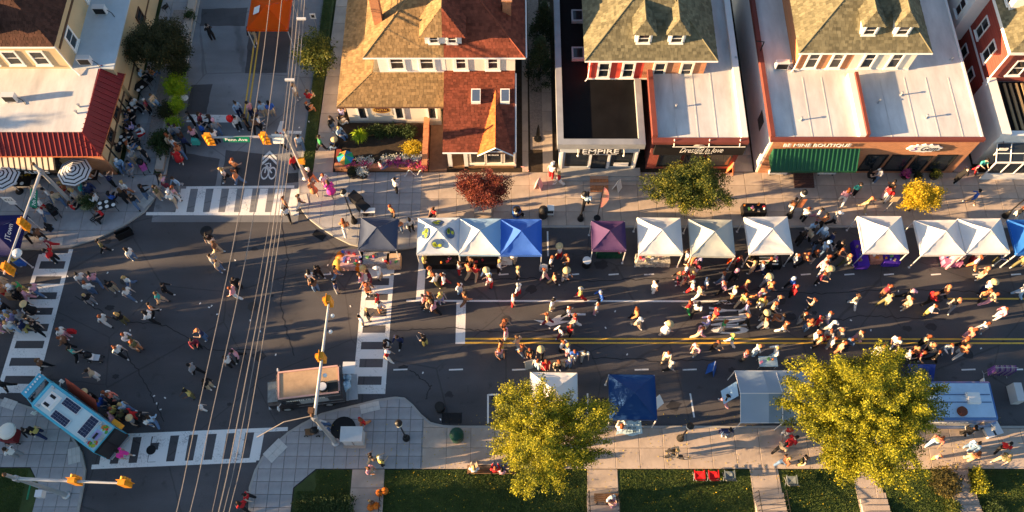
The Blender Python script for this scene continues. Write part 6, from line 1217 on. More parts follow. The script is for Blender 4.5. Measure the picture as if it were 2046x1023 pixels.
stroller('black stroller with pink blanket on the lower terrace', 285, 332, mat('st_pink', (.5,.1,.3)), -1.0); stroller('pale grey stroller pushed across the intersection', 186, 713, M['alu'], -.1, 0.); stroller('dark stroller near the left signal arm', 106, 422, M['black'], -.9); stroller('wooden wagon style stroller by the lower signal pole', 622, 862, M['wood'], 3.2)
def bike(label, px, py, rz, z, fm, kind='bicycle'):
    c = P(px,py,z+.4); t = thing(kind, label, kind.replace('_',' '), (c.x,c.y,z), rz)
    for x in (-.5,.5):
        b = MB(); n = 20; pts = [(x+.33*math.cos(6.283*k/n),0,.34+.33*math.sin(6.283*k/n)) for k in range(n+1)]; b.tube(pts, .02, 5); w_ = b.build('wheel', M['rubber'], t); s = MB()
        for k in range(6): s.tube([(x,0,.34),(x+.32*math.cos(k*1.047),0,.34+.32*math.sin(k*1.047))], .006, 3)
        s.build('spokes', M['steel'], w_)
    MB().tube([(-.5,0,.34),(-.05,0,.3),(.32,0,.85),(-.2,0,.85),(-.05,0,.3)], .022, 6).tube([(-.5,0,.34),(-.2,0,.85)], .015, 5).tube([(.32,0,.85),(.5,0,.34)], .02, 5).build('frame', fm, t); MB().box(-.32,-.06,-.07,.07,.92,.97).build('saddle', M['black'], t); MB().tube([(.34,-.28,1.02),(.36,0,1.0),(.34,.28,1.02)], .015, 5).build('handlebar', M['black'], t)
    return t
bike('black bicycle ridden on the lower pavement', 1351, 914, math.pi*.97, ZP, M['black']); bike('white and blue bicycle pushed through the crowd above ONLY lettering', 1447, 606, math.pi, 0., M['white'])
c = P(459,237,1.6); t = thing('balloon', 'bright red balloon above the white stop line', 'balloon', (c.x,c.y,1.4)); MB().ball((0,0,.2), (.26,.26,.34), 14, 10).build('envelope', mat('balloon_red', (.65,.01,.01), .25, 0), t, smooth=True); MB().tube([(0,0,-.14),(.03,.02,-.8)], .006, 4).build('string', M['white'], t)
c = P(371,200,.15); tag(MB().lathe([(.3,0),(.28,.05)], (0,0,0), 8).build('white_tub', M['white'], None, loc=(c.x,c.y,.42)), 'white tub lid on the planter wall beside lime shrub', 'tub')
c = P(245,462,.5); t = thing('folding_sign', 'black folding board in the road by the upper left kerb', 'sign', (c.x,c.y,0), .5); MB().box(-.55,.55,-.3,-.27,0,.75).box(-.55,.55,.0,.03,0,.75).build('panel', M['black'], t)
c = P(10,425,2.6); t = thing('route_sign', 'white 422 route sign on black post at left edge', 'sign', (P(62,437)[0], P(62,437)[1], ZP)); MB().tube([(0,0,0),(0,0,3.0)], .04, 6).build('post', M['black'], t); MB().box(-.36,.36,-.07,-.045,2.5,3.2).build('plate', M['white'], t); text('422', M['black'], t, (0,-.071,2.85), (1,0,0), (0,0,1), .55, .3, .003, wrld=False); MB().box(-.25,.25,-.07,-.045,2.15,2.45).build('plate', M['white'], t)
for i, (px, py, m) in enumerate(((630,47,'white'),(605,47,'hi'))):
    if i: continue
    c = P(px,py,1.0); t = thing('parking_sign', 'small white sign on post by the side street grass', 'sign', (c.x,c.y,.1)); MB().tube([(0,0,0),(0,0,2.1)], .03, 6).build('post', M['steel'], t); MB().box(-.22,.22,-.05,-.03,1.5,2.1).build('plate', M['white'], t); MB().box(-.12,.12,-.058,-.051,1.65,1.95).build('symbol', M['black'], t)
c = P(1790,415,2.0); t = thing('parking_sign', 'tan sign plate on post left of the small golden tree', 'sign', (P(1765,425)[0], P(1765,425)[1], ZP)); MB().tube([(0,0,0),(0,0,2.2)], .03, 6).build('post', M['steel'], t); MB().box(-.25,.25,-.05,-.03,1.6,2.3).build('plate', mat('sign_tan', (.6,.45,.25)), t)
c = P(1995,302,2.4); t = thing('hanging_sign', 'white hanging sign panel before the glazed porch', 'sign', (c.x,c.y-.2,2.2)); MB().box(-.3,.3,-.03,.03,0,.9).build('panel', M['hi'], t); MB().tube([(0,0,.9),(0,.5,1.0)], .02, 5).build('bracket', M['black'], t)
c = P(1075,270,.6); t = thing('closed_parasol', 'closed black parasol standing on the gravel path', 'parasol', (c.x,c.y,.07)); MB().lathe([(.3,.0),(.3,.08),(.03,.1),(.03,.5),(.16,.6),(.1,1.4),(.02,1.9)], (0,0,0), 10).build('cover', M['black'], t)
# wheel chair style flag things by the porch
c = P(1045,342,.6); o = MB(); o.add([(-.2,0,1.0),(.05,-.05,1.05),(.45,.0,.35),(.3,.05,.2)], [(0,1,2,3)]); tag(o.build('porch_flag', mat('flag_stripe', (.6,.3,.3), .8, .5, 8), None, loc=(c.x,c.y,.3)), 'small striped flag hanging from the right of the porch shop', 'flag')
# ------------------------------------------------------------ people
def skin_mesh(joints, edges, root=0):
    me = bpy.data.meshes.new('sk'); names = list(joints); idx = {n: i for i, n in enumerate(names)}
    me.from_pydata([joints[n][0] for n in names], [(idx[a], idx[b]) for a, b in edges], [])
    o = bpy.data.objects.new('sk', me); COL.objects.link(o); sm = o.modifiers.new('s', 'SKIN'); sm.branch_smoothing = .6; o.modifiers.new('d', 'SUBSURF').levels = 1
    for i, n in enumerate(names):
        sv = me.skin_vertices[0].data[i]; r = joints[n][1]; sv.radius = r if isinstance(r, tuple) else (r, r); sv.use_root = (i == root)
    dg = bpy.context.evaluated_depsgraph_get(); out = bpy.data.meshes.new_from_object(o.evaluated_get(dg)); bpy.data.objects.remove(o); return out
def make_pose(kind):
    J = {}; lean = {'b': .35}.get(kind, .03); hz = .93; sit = kind == 't'
    if sit: hz = .55
    def tr(x, y, z): return (x+(z-hz)*lean, y, z)
    J['pel'] = (tr(0,0,hz), (.15,.115)); J['sp'] = (tr(0,0,hz+.2), (.135,.10)); J['ch'] = (tr(.01,0,hz+.40), (.165,.115)); J['nk'] = (tr(.01,0,hz+.55), (.062,.062)); J['hb'] = (tr(.03,0,hz+.63), (.06,.06))
    E = [('pel','sp'),('sp','ch'),('ch','nk'),('nk','hb')]
    ang = {'w': .27, 'v': -.27, 's': .05, 'a': .05, 'b': .08, 'p': .04, 't': 0}[kind]
    for s, nm in ((1,'L'),(-1,'R')):
        a = ang*s; J['hip'+nm] = (tr(0,.095*s,hz-.04), (.10,.10))
        if sit: k = (.42,.12*s,hz-.02); an = (.44,.12*s,.09)
        else:
            k = (math.sin(a)*.43,.10*s,hz-.04-math.cos(a)*.42); bk = -.35 if a < -.2 else -.03; an = (k[0]+math.sin(a+bk)*.42, .10*s, max(.08, k[2]-math.cos(a+bk)*.42))
        J['kn'+nm] = (k, .068); J['an'+nm] = (an, .045); J['to'+nm] = ((an[0]+.15, an[1]+.02*s, max(.035, an[2]-.045)), (.045,.035)); E += [('pel','hip'+nm),('hip'+nm,'kn'+nm),('kn'+nm,'an'+nm),('an'+nm,'to'+nm)]
        sh = Vector(tr(.0,.17*s,hz+.47)); J['sh'+nm] = (tuple(sh), .062)
        if kind in 'wv': aa = -a*1.0; el = sh+Vector((math.sin(aa)*.27,.05*s,-math.cos(aa)*.27)); wr = el+Vector((math.sin(aa+.5)*.25,.0,-math.cos(aa+.5)*.25))
        elif kind == 'a' and s > 0: el = sh+Vector((.08,.12,.24)); wr = el+Vector((.06,.02,.25))
        elif kind in 'pb' or (kind == 't'): el = sh+Vector((.08,.05*s,-.26)); wr = el+Vector((.22,-.07*s,.04))
        else: el = sh+Vector((-.02,.06*s,-.28)); wr = el+Vector((.06,.02*s,-.25))
        J['el'+nm] = (tuple(el), .042); J['wr'+nm] = (tuple(wr), .03); hd = wr+(wr-el).normalized()*.08; J['ha'+nm] = (tuple(hd), (.038,.022)); E += [('ch','sh'+nm),('sh'+nm,'el'+nm),('el'+nm,'wr'+nm),('wr'+nm,'ha'+nm)]
    me = skin_mesh(J, E); V = [v.co.copy() for v in me.vertices]; F = [tuple(p.vertices) for p in me.polygons]; N_v = [v.normal.copy() for v in me.vertices]
    segs = [(a, b) for a, b in E]
    def region(p):
        best = None
        for a, b in segs:
            A_, B2 = Vector(J[a][0]), Vector(J[b][0]); dd = B2-A_; t = max(0, min(1, (p-A_).dot(dd)/max(1e-6, dd.length_squared))); q = (p-(A_+dd*t)).length
            ra = J[a][1][0] if isinstance(J[a][1], tuple) else J[a][1]; rb_ = J[b][1][0] if isinstance(J[b][1], tuple) else J[b][1]; q -= .6*(ra+(rb_-ra)*t)
            if best is None or q < best[0]: best = (q, a, b, t)
        return best[1], best[2], best[3]
    reg = []
    for f in F:
        c = sum((V[i] for i in f), Vector())/len(f); a, b, t = region(c)
        if b[:2] in ('kn',) or b[:3] == 'hip' : r = 'thigh'
        elif b[:2] == 'an': r = 'calf'
        elif b[:2] == 'to': r = 'foot'
        elif b[:2] == 'el': r = 'uarm'
        elif b[:2] in ('wr','ha'): r = 'farm'
        elif b in ('hb',): r = 'neck'
        elif b == 'nk': r = 'torso' if t < .75 else 'neck'
        elif b == 'sp' and t < .3: r = 'thigh'
        else: r = 'torso'
        reg.append(r)
    head = Vector(J['hb'][0])+Vector((.02,0,.085)); res = {'head': head}
    b = MB(); b.v = [tuple(v) for v in V]; b.f = list(F); b.m = [1 if r == 'foot' else 0 for r in reg]
    b.ball(head, (.098,.078,.122), 12, 9); b.ball(head+Vector((.098,0,-.012)), (.02,.014,.022), 6, 4)
    for s in (1,-1):
        b.ball(head+Vector((-.005,.078*s,-.005)), (.02,.012,.03), 6, 4); b.ball(head+Vector((.083,.032*s,.012)), (.012,.014,.01), 6, 4, 2)
        nm = 'L' if s > 0 else 'R'; h = Vector(J['ha'+nm][0]); d_ = (h-Vector(J['wr'+nm][0])).normalized(); side = d_.cross(Vector((0,1,0))); side = side.normalized() if side.length > .1 else Vector((1,0,0))
        for k, ln in enumerate((.06,.07,.075,.065)): q = h+side*(.022*(k-1.5)); b.tube([q, q+d_*ln*.6, q+d_*ln*.95+Vector((.008,-.012*s,0))], [.0095,.009,.006], 5)
        b.tube([h-d_*.03+side*.03, h+side*.055+d_*.01, h+side*.06+d_*.035], [.011,.0095,.007], 5)
    b.ball(head+Vector((.092,0,-.055)), (.008,.025,.007), 6, 4, 3)
    res['body'] = b
    def cloth(keep, off, extra=None):
        c = MB(); mp = {}
        for f, r, in zip(F, reg):
            if r not in keep: continue
            ids = []
            for i in f:
                if i not in mp: mp[i] = len(c.v); c.v.append(tuple(V[i]+N_v[i]*off))
                ids.append(mp[i])
            c.f.append(tuple(ids)); c.m.append(0)
        return c
    res['shirt'] = cloth(('torso','uarm'), .02); res['long'] = cloth(('torso','uarm','farm'), .018); res['tank'] = cloth(('torso',), .016)
    res['trousers'] = cloth(('thigh','calf'), .02); res['shorts'] = cloth(('thigh',), .024)
    dr = cloth(('torso','uarm'), .02)
    if not sit: dr.lathe([(.13,hz+.18),(.16,hz),(.22,hz-.25),(.27,hz-.45)], (0,0,0), 14)
    else: dr.lathe([(.14,hz+.2),(.2,hz),(.26,hz-.12)], (.08,0,0), 14)
    res['dress'] = dr
    return res
POSES = {k: make_pose(k) for k in 'wvsabpt'}
PM = {}
def pmesh(pose, part):
    if (pose, part) not in PM:
        b = POSES[pose][part]; n = 4 if part == 'body' else 1
        me = b.mesh('person_'+part, [M['white']]*n, smooth=True)
        if n > 1: me.polygons.foreach_set('material_index', b.m)
        PM[(pose, part)] = me
    return PM[(pose, part)]
def hair_mesh(style):
    k = ('hair', style)
    if k in PM: return PM[k]
    b = MB(); n, nv = 12, 9
    def cap(rx, ry, rz_, zc, cut=.25, back=.0):
        vs_ = []; fs_ = []
        for j in range(nv+1):
            w = math.pi*.62*j/nv
            for i in range(n):
                q = 6.283*i/n; x, y, z = rx*math.sin(w)*math.cos(q), ry*math.sin(w)*math.sin(q), rz_*math.cos(w)+zc
                if x > .045 and z < .055: z = .055+ (z-.055)*.05
                vs_.append((x, y, z))
        for j in range(nv):
            for i in range(n): fs_.append((j*n+i,(j+1)*n+i,(j+1)*n+(i+1)%n,j*n+(i+1)%n))
        b.add(vs_, fs_)
    cap(.112,.092,.137,.008)
    if style == 'long': b.frus((-.07,0), (.05,.095), (.055,.085), -.26, .03); b.ball((-.075,0,-.2), (.05,.09,.12), 8, 6)
    if style == 'pony': b.ball((-.13,0,.03), (.05,.04,.05), 8, 6); b.tube([(-.13,0,.02),(-.17,0,-.08),(-.15,0,-.2)], [.035,.035,.012], 6)
    if style == 'bun': b.ball((-.09,0,.12), (.055,.055,.05), 8, 6)
    if style == 'cap': b.lathe([(.115,0),(.112,.06),(.07,.105),(.01,.12)], (0,0,.045), 14); b.add([(.08,-.09,.05),(.21,-.06,.035),(.22,0,.04),(.21,.06,.035),(.08,.09,.05)], [(0,1,2,3,4)])
    if style == 'hat': b.lathe([(.215,-.005),(.21,.012),(.125,.02),(.115,.10),(.08,.125),(.01,.13)], (0,0,.06), 18)
    PM[k] = b.mesh('hair_'+style, [M['white']], smooth=True); return PM[k]
CL = dict(w=((.72,.71,.69),'white'), k=((.014,.014,.016),'black'), g=((.26,.27,.29),'grey'), n=((.02,.03,.09),'navy'), b=((.03,.11,.45),'blue'), l=((.34,.50,.68),'light blue'), r=((.50,.02,.025),'red'), p=((.66,.32,.38),'pink'), o=((.50,.20,.09),'orange'), y=((.55,.44,.13),'yellow'), e=((.04,.30,.10),'green'), t=((.50,.38,.25),'tan'), m=((.20,.03,.05),'maroon'), v=((.36,.32,.55),'lavender'), c=((.05,.36,.34),'teal'), u=((.19,.09,.05),'brown'), h=((.78,.05,.34),'magenta'), x=((.14,.13,.06),'olive'), j=((.10,.17,.30),'denim'), i=((.70,.20,.14),'coral'))
HC = dict(k=((.012,.01,.01),'black'), d=((.035,.02,.012),'dark'), n=((.11,.055,.025),'brown'), b=((.42,.28,.11),'blond'), r=((.22,.06,.02),'auburn'), g=((.4,.4,.4),'grey'))
SK = [(.48,.34,.26),(.40,.27,.20),(.52,.38,.30),(.30,.16,.10),(.16,.08,.05)]
def cm(code): return mat('cloth_'+CL[code][1].replace(' ','_'), CL[code][0], .85, 0)
LAND = [(755,463,'navy corner tent'),(875,467,'globe print tent'),(959,469,'pale blue tent'),(1041,470,'bright blue tent'),(1217,467,'purple tent'),(1320,467,'white tent by yellowing tree'),(1424,471,'ecru tent'),(1538,466,'tent before boutique'),(1768,464,'tent with purple tables'),(1925,468,'joined white tents'),(1107,785,'white tent behind tree'),(1265,791,'plain navy tent'),(536,22,'orange tent'),(-8,466,'navy tent at left edge'),
 (1560,770,'long shelter'),(145,825,'pale blue truck'),(610,770,'dark truck'),(1930,800,'blue truck'),(745,640,'right crosswalk'),(70,640,'left crosswalk'),(470,400,'upper crosswalk'),(370,895,'lower crosswalk'),(1120,638,'turn arrow'),(1455,640,'ONLY lettering'),(920,645,'short stop line'),(840,555,'stop line by globe tent'),(1205,310,'EMPIRE shop'),(1400,360,'bridal shop tree'),(1840,390,'golden tree'),(968,375,'red maple'),(1095,870,'smaller green tree'),(1733,850,'largest tree'),(149,343,'right striped umbrella'),(6,350,'left striped umbrella'),(176,402,'clipped shrub'),(322,92,'dark terrace tree'),(350,180,'lime shrubs'),(320,282,'dark terrace shrub'),(260,219,'upper terrace table'),(245,277,'terrace table by wall'),(430,236,'side street stop line'),(535,330,'bicycle marking'),(720,275,'ornamental grass'),(765,325,'flower planter'),(700,400,'corner lamp post'),(1600,355,'wooden steps'),(1835,330,'gem shop'),(275,600,'middle of the intersection'),(450,620,'overhead cables'),(200,500,'upper left kerb'),(697,852,'signal cabinet'),(740,1000,'pumpkin steps'),(982,943,'park bench'),(1425,950,'red camp chairs'),(1330,640,'open road'),(1700,600,'right stretch of road'),(1900,620,'yellow line at right'),(1850,700,'double yellow line at right'),(1200,680,'double yellow line'),(1640,670,'road above the largest tree'),(1640,450,'crowd gap between tents'),(1990,560,'road below joined tents')]
ZONE_SIT = 't'
PEOPLE = """283,152,lktst 305,150,ojt 308,203,tln 294,213,mkg 254,206,kkdt 270,211,wkdt 247,226,kkkt 256,236,njdt 268,232,kkrt 242,256,kkdt 267,258,vkdt 234,271,wkdt 262,274,kknt 241,300,kkdt 288,264,wRdt 260,299,wjrt 266,314,gtnp 289,308,kkb 241,330,ljwt 265,334,bgkt 347,264,gjd 357,266,gud 341,283,ttr 350,292,wgn 359,302,ojr 355,314,r*d 369,286,nkd 388,271,pkr 383,238,kkk 402,241,mkd 425,246,kwd 434,257,gjp 404,261,bnd 430,274,wkd
476,220,lnds 501,220,pnds 526,220,ltds 542,220,bTks 474,247,wkks 492,246,kkds 515,233,njb 518,246,wku 510,250,ukd 450,351,wKb 470,334,okr 474,356,ojr 562,282,rkd 600,285,ljk 588,326,rkd 640,287,ekd 662,249,kJds 684,230,vkdt 681,247,twdt 679,268,ljbt 675,293,kjst 590,185,wTds 617,197,rtdt 615,220,kort 622,352,kow 625,376,o*r 649,362,wpr 660,378,h*n 599,403,uwn 570,408,okr 573,428,wkd 690,455,owr 354,367,lgd 352,389,pwr 344,398,wTw 324,362,tjk 334,375,mwp 316,386,xtd
220,361,nkdp 167,380,cjd 180,380,nnk 154,392,gtb 252,378,wob 250,394,kkn 287,384,kjk 270,402,kjd 225,399,bkkt 205,429,rkdt 196,400,wkdt 185,356,owrt 131,376,orbt 99,389,wjk 118,397,tjn 152,394,wkdt 84,410,wrr 86,427,wjk 8,376,yudt 148,418,rkdt 53,468,gkk 80,470,ukd 105,461,kjkt 98,488,mrg 105,512,rkk 33,507,vkn 29,520,yjb 19,541,pjn 205,493,xkk 262,509,wjd
9,566,ttn 43,576,eyb 30,581,wkw 72,580,pjn 37,592,kkk 8,584,orr 53,590,ppn 3,611,lkd 10,619,kwk 60,618,k*s 14,633,ljn 28,640,vjb 43,633,gtn 65,645,kkk 23,653,wlb 51,654,nyk 4,656,ptb 76,655,kkd 165,558,wgk 190,559,pjk 180,577,wjr 223,573,ktk 257,563,wjb 257,587,wjn 330,578,kkk 319,597,cTn 178,598,kgb 208,640,wwr 245,637,kxb 305,619,okd 301,635,wkk 127,667,wpr 132,684,ukr 150,706,ckk 188,748,twd 84,728,ukn 254,677,wxr 272,692,xor 240,703,wkr 10,770,kkd 391,687,mkk 406,669,njo 379,786,yxk 389,739,gkk 415,768,ktk 404,815,wwwl
468,586,pwr 473,566,kkd 474,710,pkk 459,724,wkk 420,480,kwk 431,495,utn 424,522,gjd 437,532,tjn 629,572,ujk 671,575,ngk 634,544,kkk 622,556,wkk 671,545,ojk 738,552,mmd 759,548,wTws 733,575,rwr 756,602,rwk 724,560,pwn 735,579,okr 758,614,wok 722,640,wgk 735,630,kTb 770,690,kwk 774,711,rww 784,424,okrs 798,452,ojr 820,450,wkks 868,428,rknt 790,373,wkk 761,336,pjdt 798,681,nkd 848,681,kyd
861,547,otr 871,561,wxr 887,561,wmr 917,537,wrn 936,542,otr 950,545,rtr 974,550,lps 981,563,wrb 997,533,wkb 918,578,wlr 929,597,oud 880,596,yvb 848,601,puk 855,610,tkr 863,613,kub 858,596,uor 868,617,pkd 941,523,ukn 848,518,yyo 1118,505,wrs 1101,524,wkr 1133,520,our 1088,550,gpr 1107,559,okd 1129,551,tws 1034,546,tkb 1036,580,wrg 1025,601,wrr 1103,609,wtk 1160,588,yrg 1200,594,bkg 1191,617,wpr 1025,516,wtds
1093,638,tmr 1135,626,wkr 1149,640,rwr 1007,650,okr 1011,668,pwr 1001,692,oyk 998,707,pgr 1034,684,tgn 1041,700,ojr 1058,705,kor 1080,705,wks 1074,729,wlrs 1090,729,r*r 1115,730,tkrs 1136,726,vjgs 1147,709,bwr 1167,709,wgk 1120,664,wmk 1138,662,rkr 1123,692,wkr 1132,699,lpb 1271,628,okr 1274,645,wtw 1331,657,w*s 1376,614,rer 1391,619,wkk 1332,713,wtr 1338,733,gkg 1390,700,ptb 1397,665,ptr 1307,574,wwk
1373,512,wgr 1382,519,oor 1392,521,vgk 1473,522,rkr 1372,541,wrr 1392,536,mwk 1357,557,kmo 1367,560,mtr 1383,557,rtb 1383,574,wrg 1396,586,twr 1409,569,lnk 1443,557,gjr 1444,576,pkr 1468,551,kkp 1488,571,omb 1504,536,tTb 1500,513,kxd 1466,585,wob 1483,601,ytr 1491,616,vwr 1521,536,wnr 1537,529,kkr 1532,563,wgs 1536,577,ojr 1516,590,poo 1522,605,ywr 1550,604,gwo 1543,616,tkr 1581,566,bkw 1584,582,rkr 1622,609,tkr 1638,557,mkr 1650,548,tgs 1644,534,pwr 1648,524,gjr 1606,519,okr 1624,514,kgr 1586,521,wkr
1583,412,owd 1608,430,wkr 1633,430,wpk 1645,443,okk 1667,437,gkw 1622,456,lwk 1615,472,tkk 1643,468,lgw 1645,497,ljl 1674,508,okr 1676,494,kkk 1691,523,txo 1730,409,yto 1660,478,nkk 1598,478,kkd 1630,488,kjd 1734,351,kkkt 1755,351,wjk 1710,380,ckk 1687,394,pwr 1777,377,kpk 1774,390,rwr 1917,352,kkkb 1946,396,bTk 1951,337,hrrl 1960,331,ckk 2034,426,kwr
1903,518,ppr 1917,515,pmr 1948,513,wmr 1948,526,wor 1997,514,nxb 1964,548,uto 2042,523,yxe 1887,584,oko 1859,597,rkr 1969,575,wns 1965,590,okr 1977,598,tpr 2040,583,wlw 1904,608,kgo 1708,602,twn 1768,582,mur 1770,601,txb 1810,592,kkp 1813,608,ttr 1857,620,wyr 2000,627,pwr 1960,656,wgr 1935,668,ipr 1787,684,wnr 1845,681,tkr 1787,703,kkk 1826,704,okb 1856,698,tko 1888,697,wgr 1922,687,okr 1919,703,owo 1809,713,wkr 1754,704,wwr 1833,713,mkr 1868,713,kkr
1429,628,ror 1414,646,vgr 1444,651,ewr 1491,643,kko 1528,648,twr 1527,634,kts 1462,680,ewy 1428,690,ukr 1510,701,wlo 1489,713,pkra 1562,639,got 1566,654,uwr 1601,636,kgr 1613,651,ojr 1634,644,rkk 1653,636,wvr 1657,653,wgw 1627,673,wkr 1634,687,tkb 1652,670,grr 1659,685,wgr 1676,669,gto 1678,694,tor 1715,674,tpr 1696,687,jnr 1549,704,wlb
183,789,kks 205,807,bjd 216,790,wkr 225,796,igr 250,815,ljb 231,823,ykr 227,836,pkd 265,829,r*k 268,843,gks 285,836,kkk 298,842,wjk 305,841,lju 228,806,kkk 246,830,xkd 245,908,hHk 60,863,kkd 76,863,ynk 28,905,wgd 726,844,ror 640,852,wjkt 742,916,ktk 760,922,ykg 738,940,ptn 740,1004,uubl 495,993,rkk 487,1011,rkd 948,942,wtbt 990,943,rjrt 1003,946,pjkt 1020,941,tjdt 1218,996,wpgt 1350,908,tkbt 1573,862,rwr 1580,882,rrk 1560,896,tkk 1567,923,ujb 1605,921,kyk 1870,881,ilr 1870,913,pyol 1943,891,ljn 1942,913,otr 2005,894,rkk 2005,916,xtb 1935,863,kkk 1450,800,kpk 1452,864,njk 420,66,kkk 505,66,ktk 1102,344,wrw 1117,358,rwb 1172,402,lkk 1239,860,wtrt 1030,430,gkdt""".split()
def person(idx, px, py, top, bot, hair, pose, face, child, zg):
    c = P(px, py, zg+(.5 if pose == 't' else .85)*(.65 if child else 1)); sc = (.62 if child else 1)*R.uniform(.97, 1.06)*1.08; o = bpy.data.objects.new('person', pmesh(pose, 'body')); link(o); o.location = (c.x, c.y, zg-.006); o.rotation_euler.z = face; o.scale = (sc*R.uniform(1.0,1.14), sc*R.uniform(1.02,1.18), sc)
    sk = mat('skin%d' % (idx % len(SK) if idx % 3 == 0 else idx % 3), SK[idx % len(SK) if idx % 3 == 0 else idx % 3], .6, 0); sh = mat('shoe_white', (.7,.7,.7), .6, 0) if (idx*7) % 5 < 3 else mat('shoe_black', (.02,.02,.02), .6, 0)
    for k, m in enumerate((sk, sh, mat('eye', (.02,.015,.012), .3, 0), mat('lip', (.35,.10,.09), .5, 0))): o.material_slots[k].link = 'OBJECT'; o.material_slots[k].material = m
    def part(nm, me, m):
        q = bpy.data.objects.new(nm, me); link(q, o); q.material_slots[0].link = 'OBJECT'; q.material_slots[0].material = m; return q
    if bot == '*': part('dress', pmesh(pose, 'dress'), cm(top)); ds = 'dress'
    else:
        part('shirt', pmesh(pose, ['shirt','shirt','long','tank'][(idx*5) % 4]), cm(top))
        if bot.isupper(): part('shorts', pmesh(pose, 'shorts'), cm(bot.lower())); ds = 'shorts'
        else: part('trousers', pmesh(pose, 'trousers'), cm(bot)); ds = 'trousers'
    hd = POSES[pose]['head']
    if hair in 'swpolgey' and hair != 'g': st = 'hat' if hair == 's' else 'cap'; hm = mat('straw', (.55,.42,.22), .9, 0) if hair == 's' else cm(hair)
    else: st = ('short','long','short','pony','bun','long')[(idx*11+px) % 6]; col = HC.get(hair, HC['d']); hm = mat('hair_'+col[1], col[0], .7, 0)
    h = part('hat' if st in ('hat','cap') else 'hair', hair_mesh(st), hm); h.location = hd
    tn = CL[top][1]; a = f'{tn} dress' if bot == '*' else f'{tn} top and {CL[bot.lower()][1]} {ds}'
    hs = ' and straw hat' if st == 'hat' else (' and %s cap' % CL[hair][1] if st == 'cap' else '')
    return o, ('child' if child else 'person')+' in '+a+hs, {'t':'seated','w':'walking','v':'walking','s':'standing','p':'standing','a':'raising an arm','b':'bending'}[pose]
PL = []
for i, tok in enumerate(PEOPLE):
    a, b, code = tok.split(','); px, py = int(a), int(b); top, bot, hair = code[0], code[1], (code[2] if len(code) > 2 else 'd'); ex = code[3:]
    child = 'l' in ex; pose = next((k for k in ex if k in 'tsabp'), None)
    if hair == 't': hair = 'd'; pose = 't'
    if pose is None: pose = R.choice('wvwvspsp')
    pav = (py < 462 and px > 600) or (py < 490 and px < 150 and py > 0) or (px < 330 and py < 425 and px > 140) or (py > 853 and px > 600) or (px < 120 and py > 840) or (px > 640 and py < 340)
    if 330 < px < 600 and py < 440: pav = False
    R2 = random.Random(px*31+py); face = R2.choice((0, math.pi))+R2.gauss(0, .6) if 480 < py < 860 else R2.uniform(0, 6.28)
    if 950 < px < 1200 and py > 700: face = -1.57+R2.gauss(0,.3)
    if py > 930 and 930 < px < 1040: face = 1.57
    o, lab, act = person(i, px, py, top, bot, hair, pose, face, child, ZP if pav else 0.)
    if (px, py) == (1350, 908): o.location.z = .42; o.rotation_euler.z = math.pi*.97
    PL.append((o, lab, act, px, py))
PL.sort(key=lambda q: (q[2] == 'seated', -q[4])); REST = PL[300:]; PL = PL[:300]
cb = MB(); cms = []
for o, l, act, x, y in REST:
    dgm = Matrix.LocRotScale(o.location, o.rotation_euler, o.scale)
    for q, mx in [(o, dgm)]+[(ch, dgm @ Matrix.Translation(ch.location)) for ch in o.children]:
        co = np.empty(len(q.data.vertices)*3); q.data.vertices.foreach_get('co', co); co = co.reshape(-1,3) @ np.array(mx.to_3x3()).T+np.array(mx.translation); k = len(cb.v); cb.v += co.tolist()
        for pg_ in q.data.polygons:
            m = q.material_slots[pg_.material_index].material
            if m not in cms: cms.append(m)
            cb.f.append(tuple(i+k for i in pg_.vertices)); cb.m.append(cms.index(m))
    for ch in list(o.children): bpy.data.objects.remove(ch)
    bpy.data.objects.remove(o)
cr = cb.build('crowd', cms, None, smooth=True); tag(cr, 'seated diners and onlookers in the crowd beyond the counted people', 'crowd', None, 'stuff')
def near(px, py, k=0): return sorted(LAND, key=lambda q: math.hypot(q[0]-px, q[1]-py))[k][2]
def uniq(items):
    g = {}
    for it in items: g.setdefault(it[1], []).append(it)
    return g
cur = [(o, f'{l} near {near(x, y)}', l, act, x, y) for o, l, act, x, y in PL]
fin = {}
for lab, its in uniq(cur).items():
    if len(its) == 1: fin[its[0][0].name] = lab; continue
    sub = {}
    for it in its: sub.setdefault(f'{it[2]} {it[3]} near {near(it[4], it[5])}', []).append(it)
    for l2, jt in sub.items():
        if len(jt) == 1: fin[jt[0][0].name] = l2; continue
        jt.sort(key=lambda q: q[4]); nm = ['leftmost', 'second from left', 'third from left', 'fourth from left', 'fifth from left']
        for k, it in enumerate(jt): fin[it[0].name] = l2+', '+(nm[k] if k < len(jt)-1 or len(jt) == 1 else 'rightmost')+' such'
for o, l, act, x, y in PL: tag(o, ' '.join(fin[o.name].split()[:16]), 'person', 'people at the street fair')
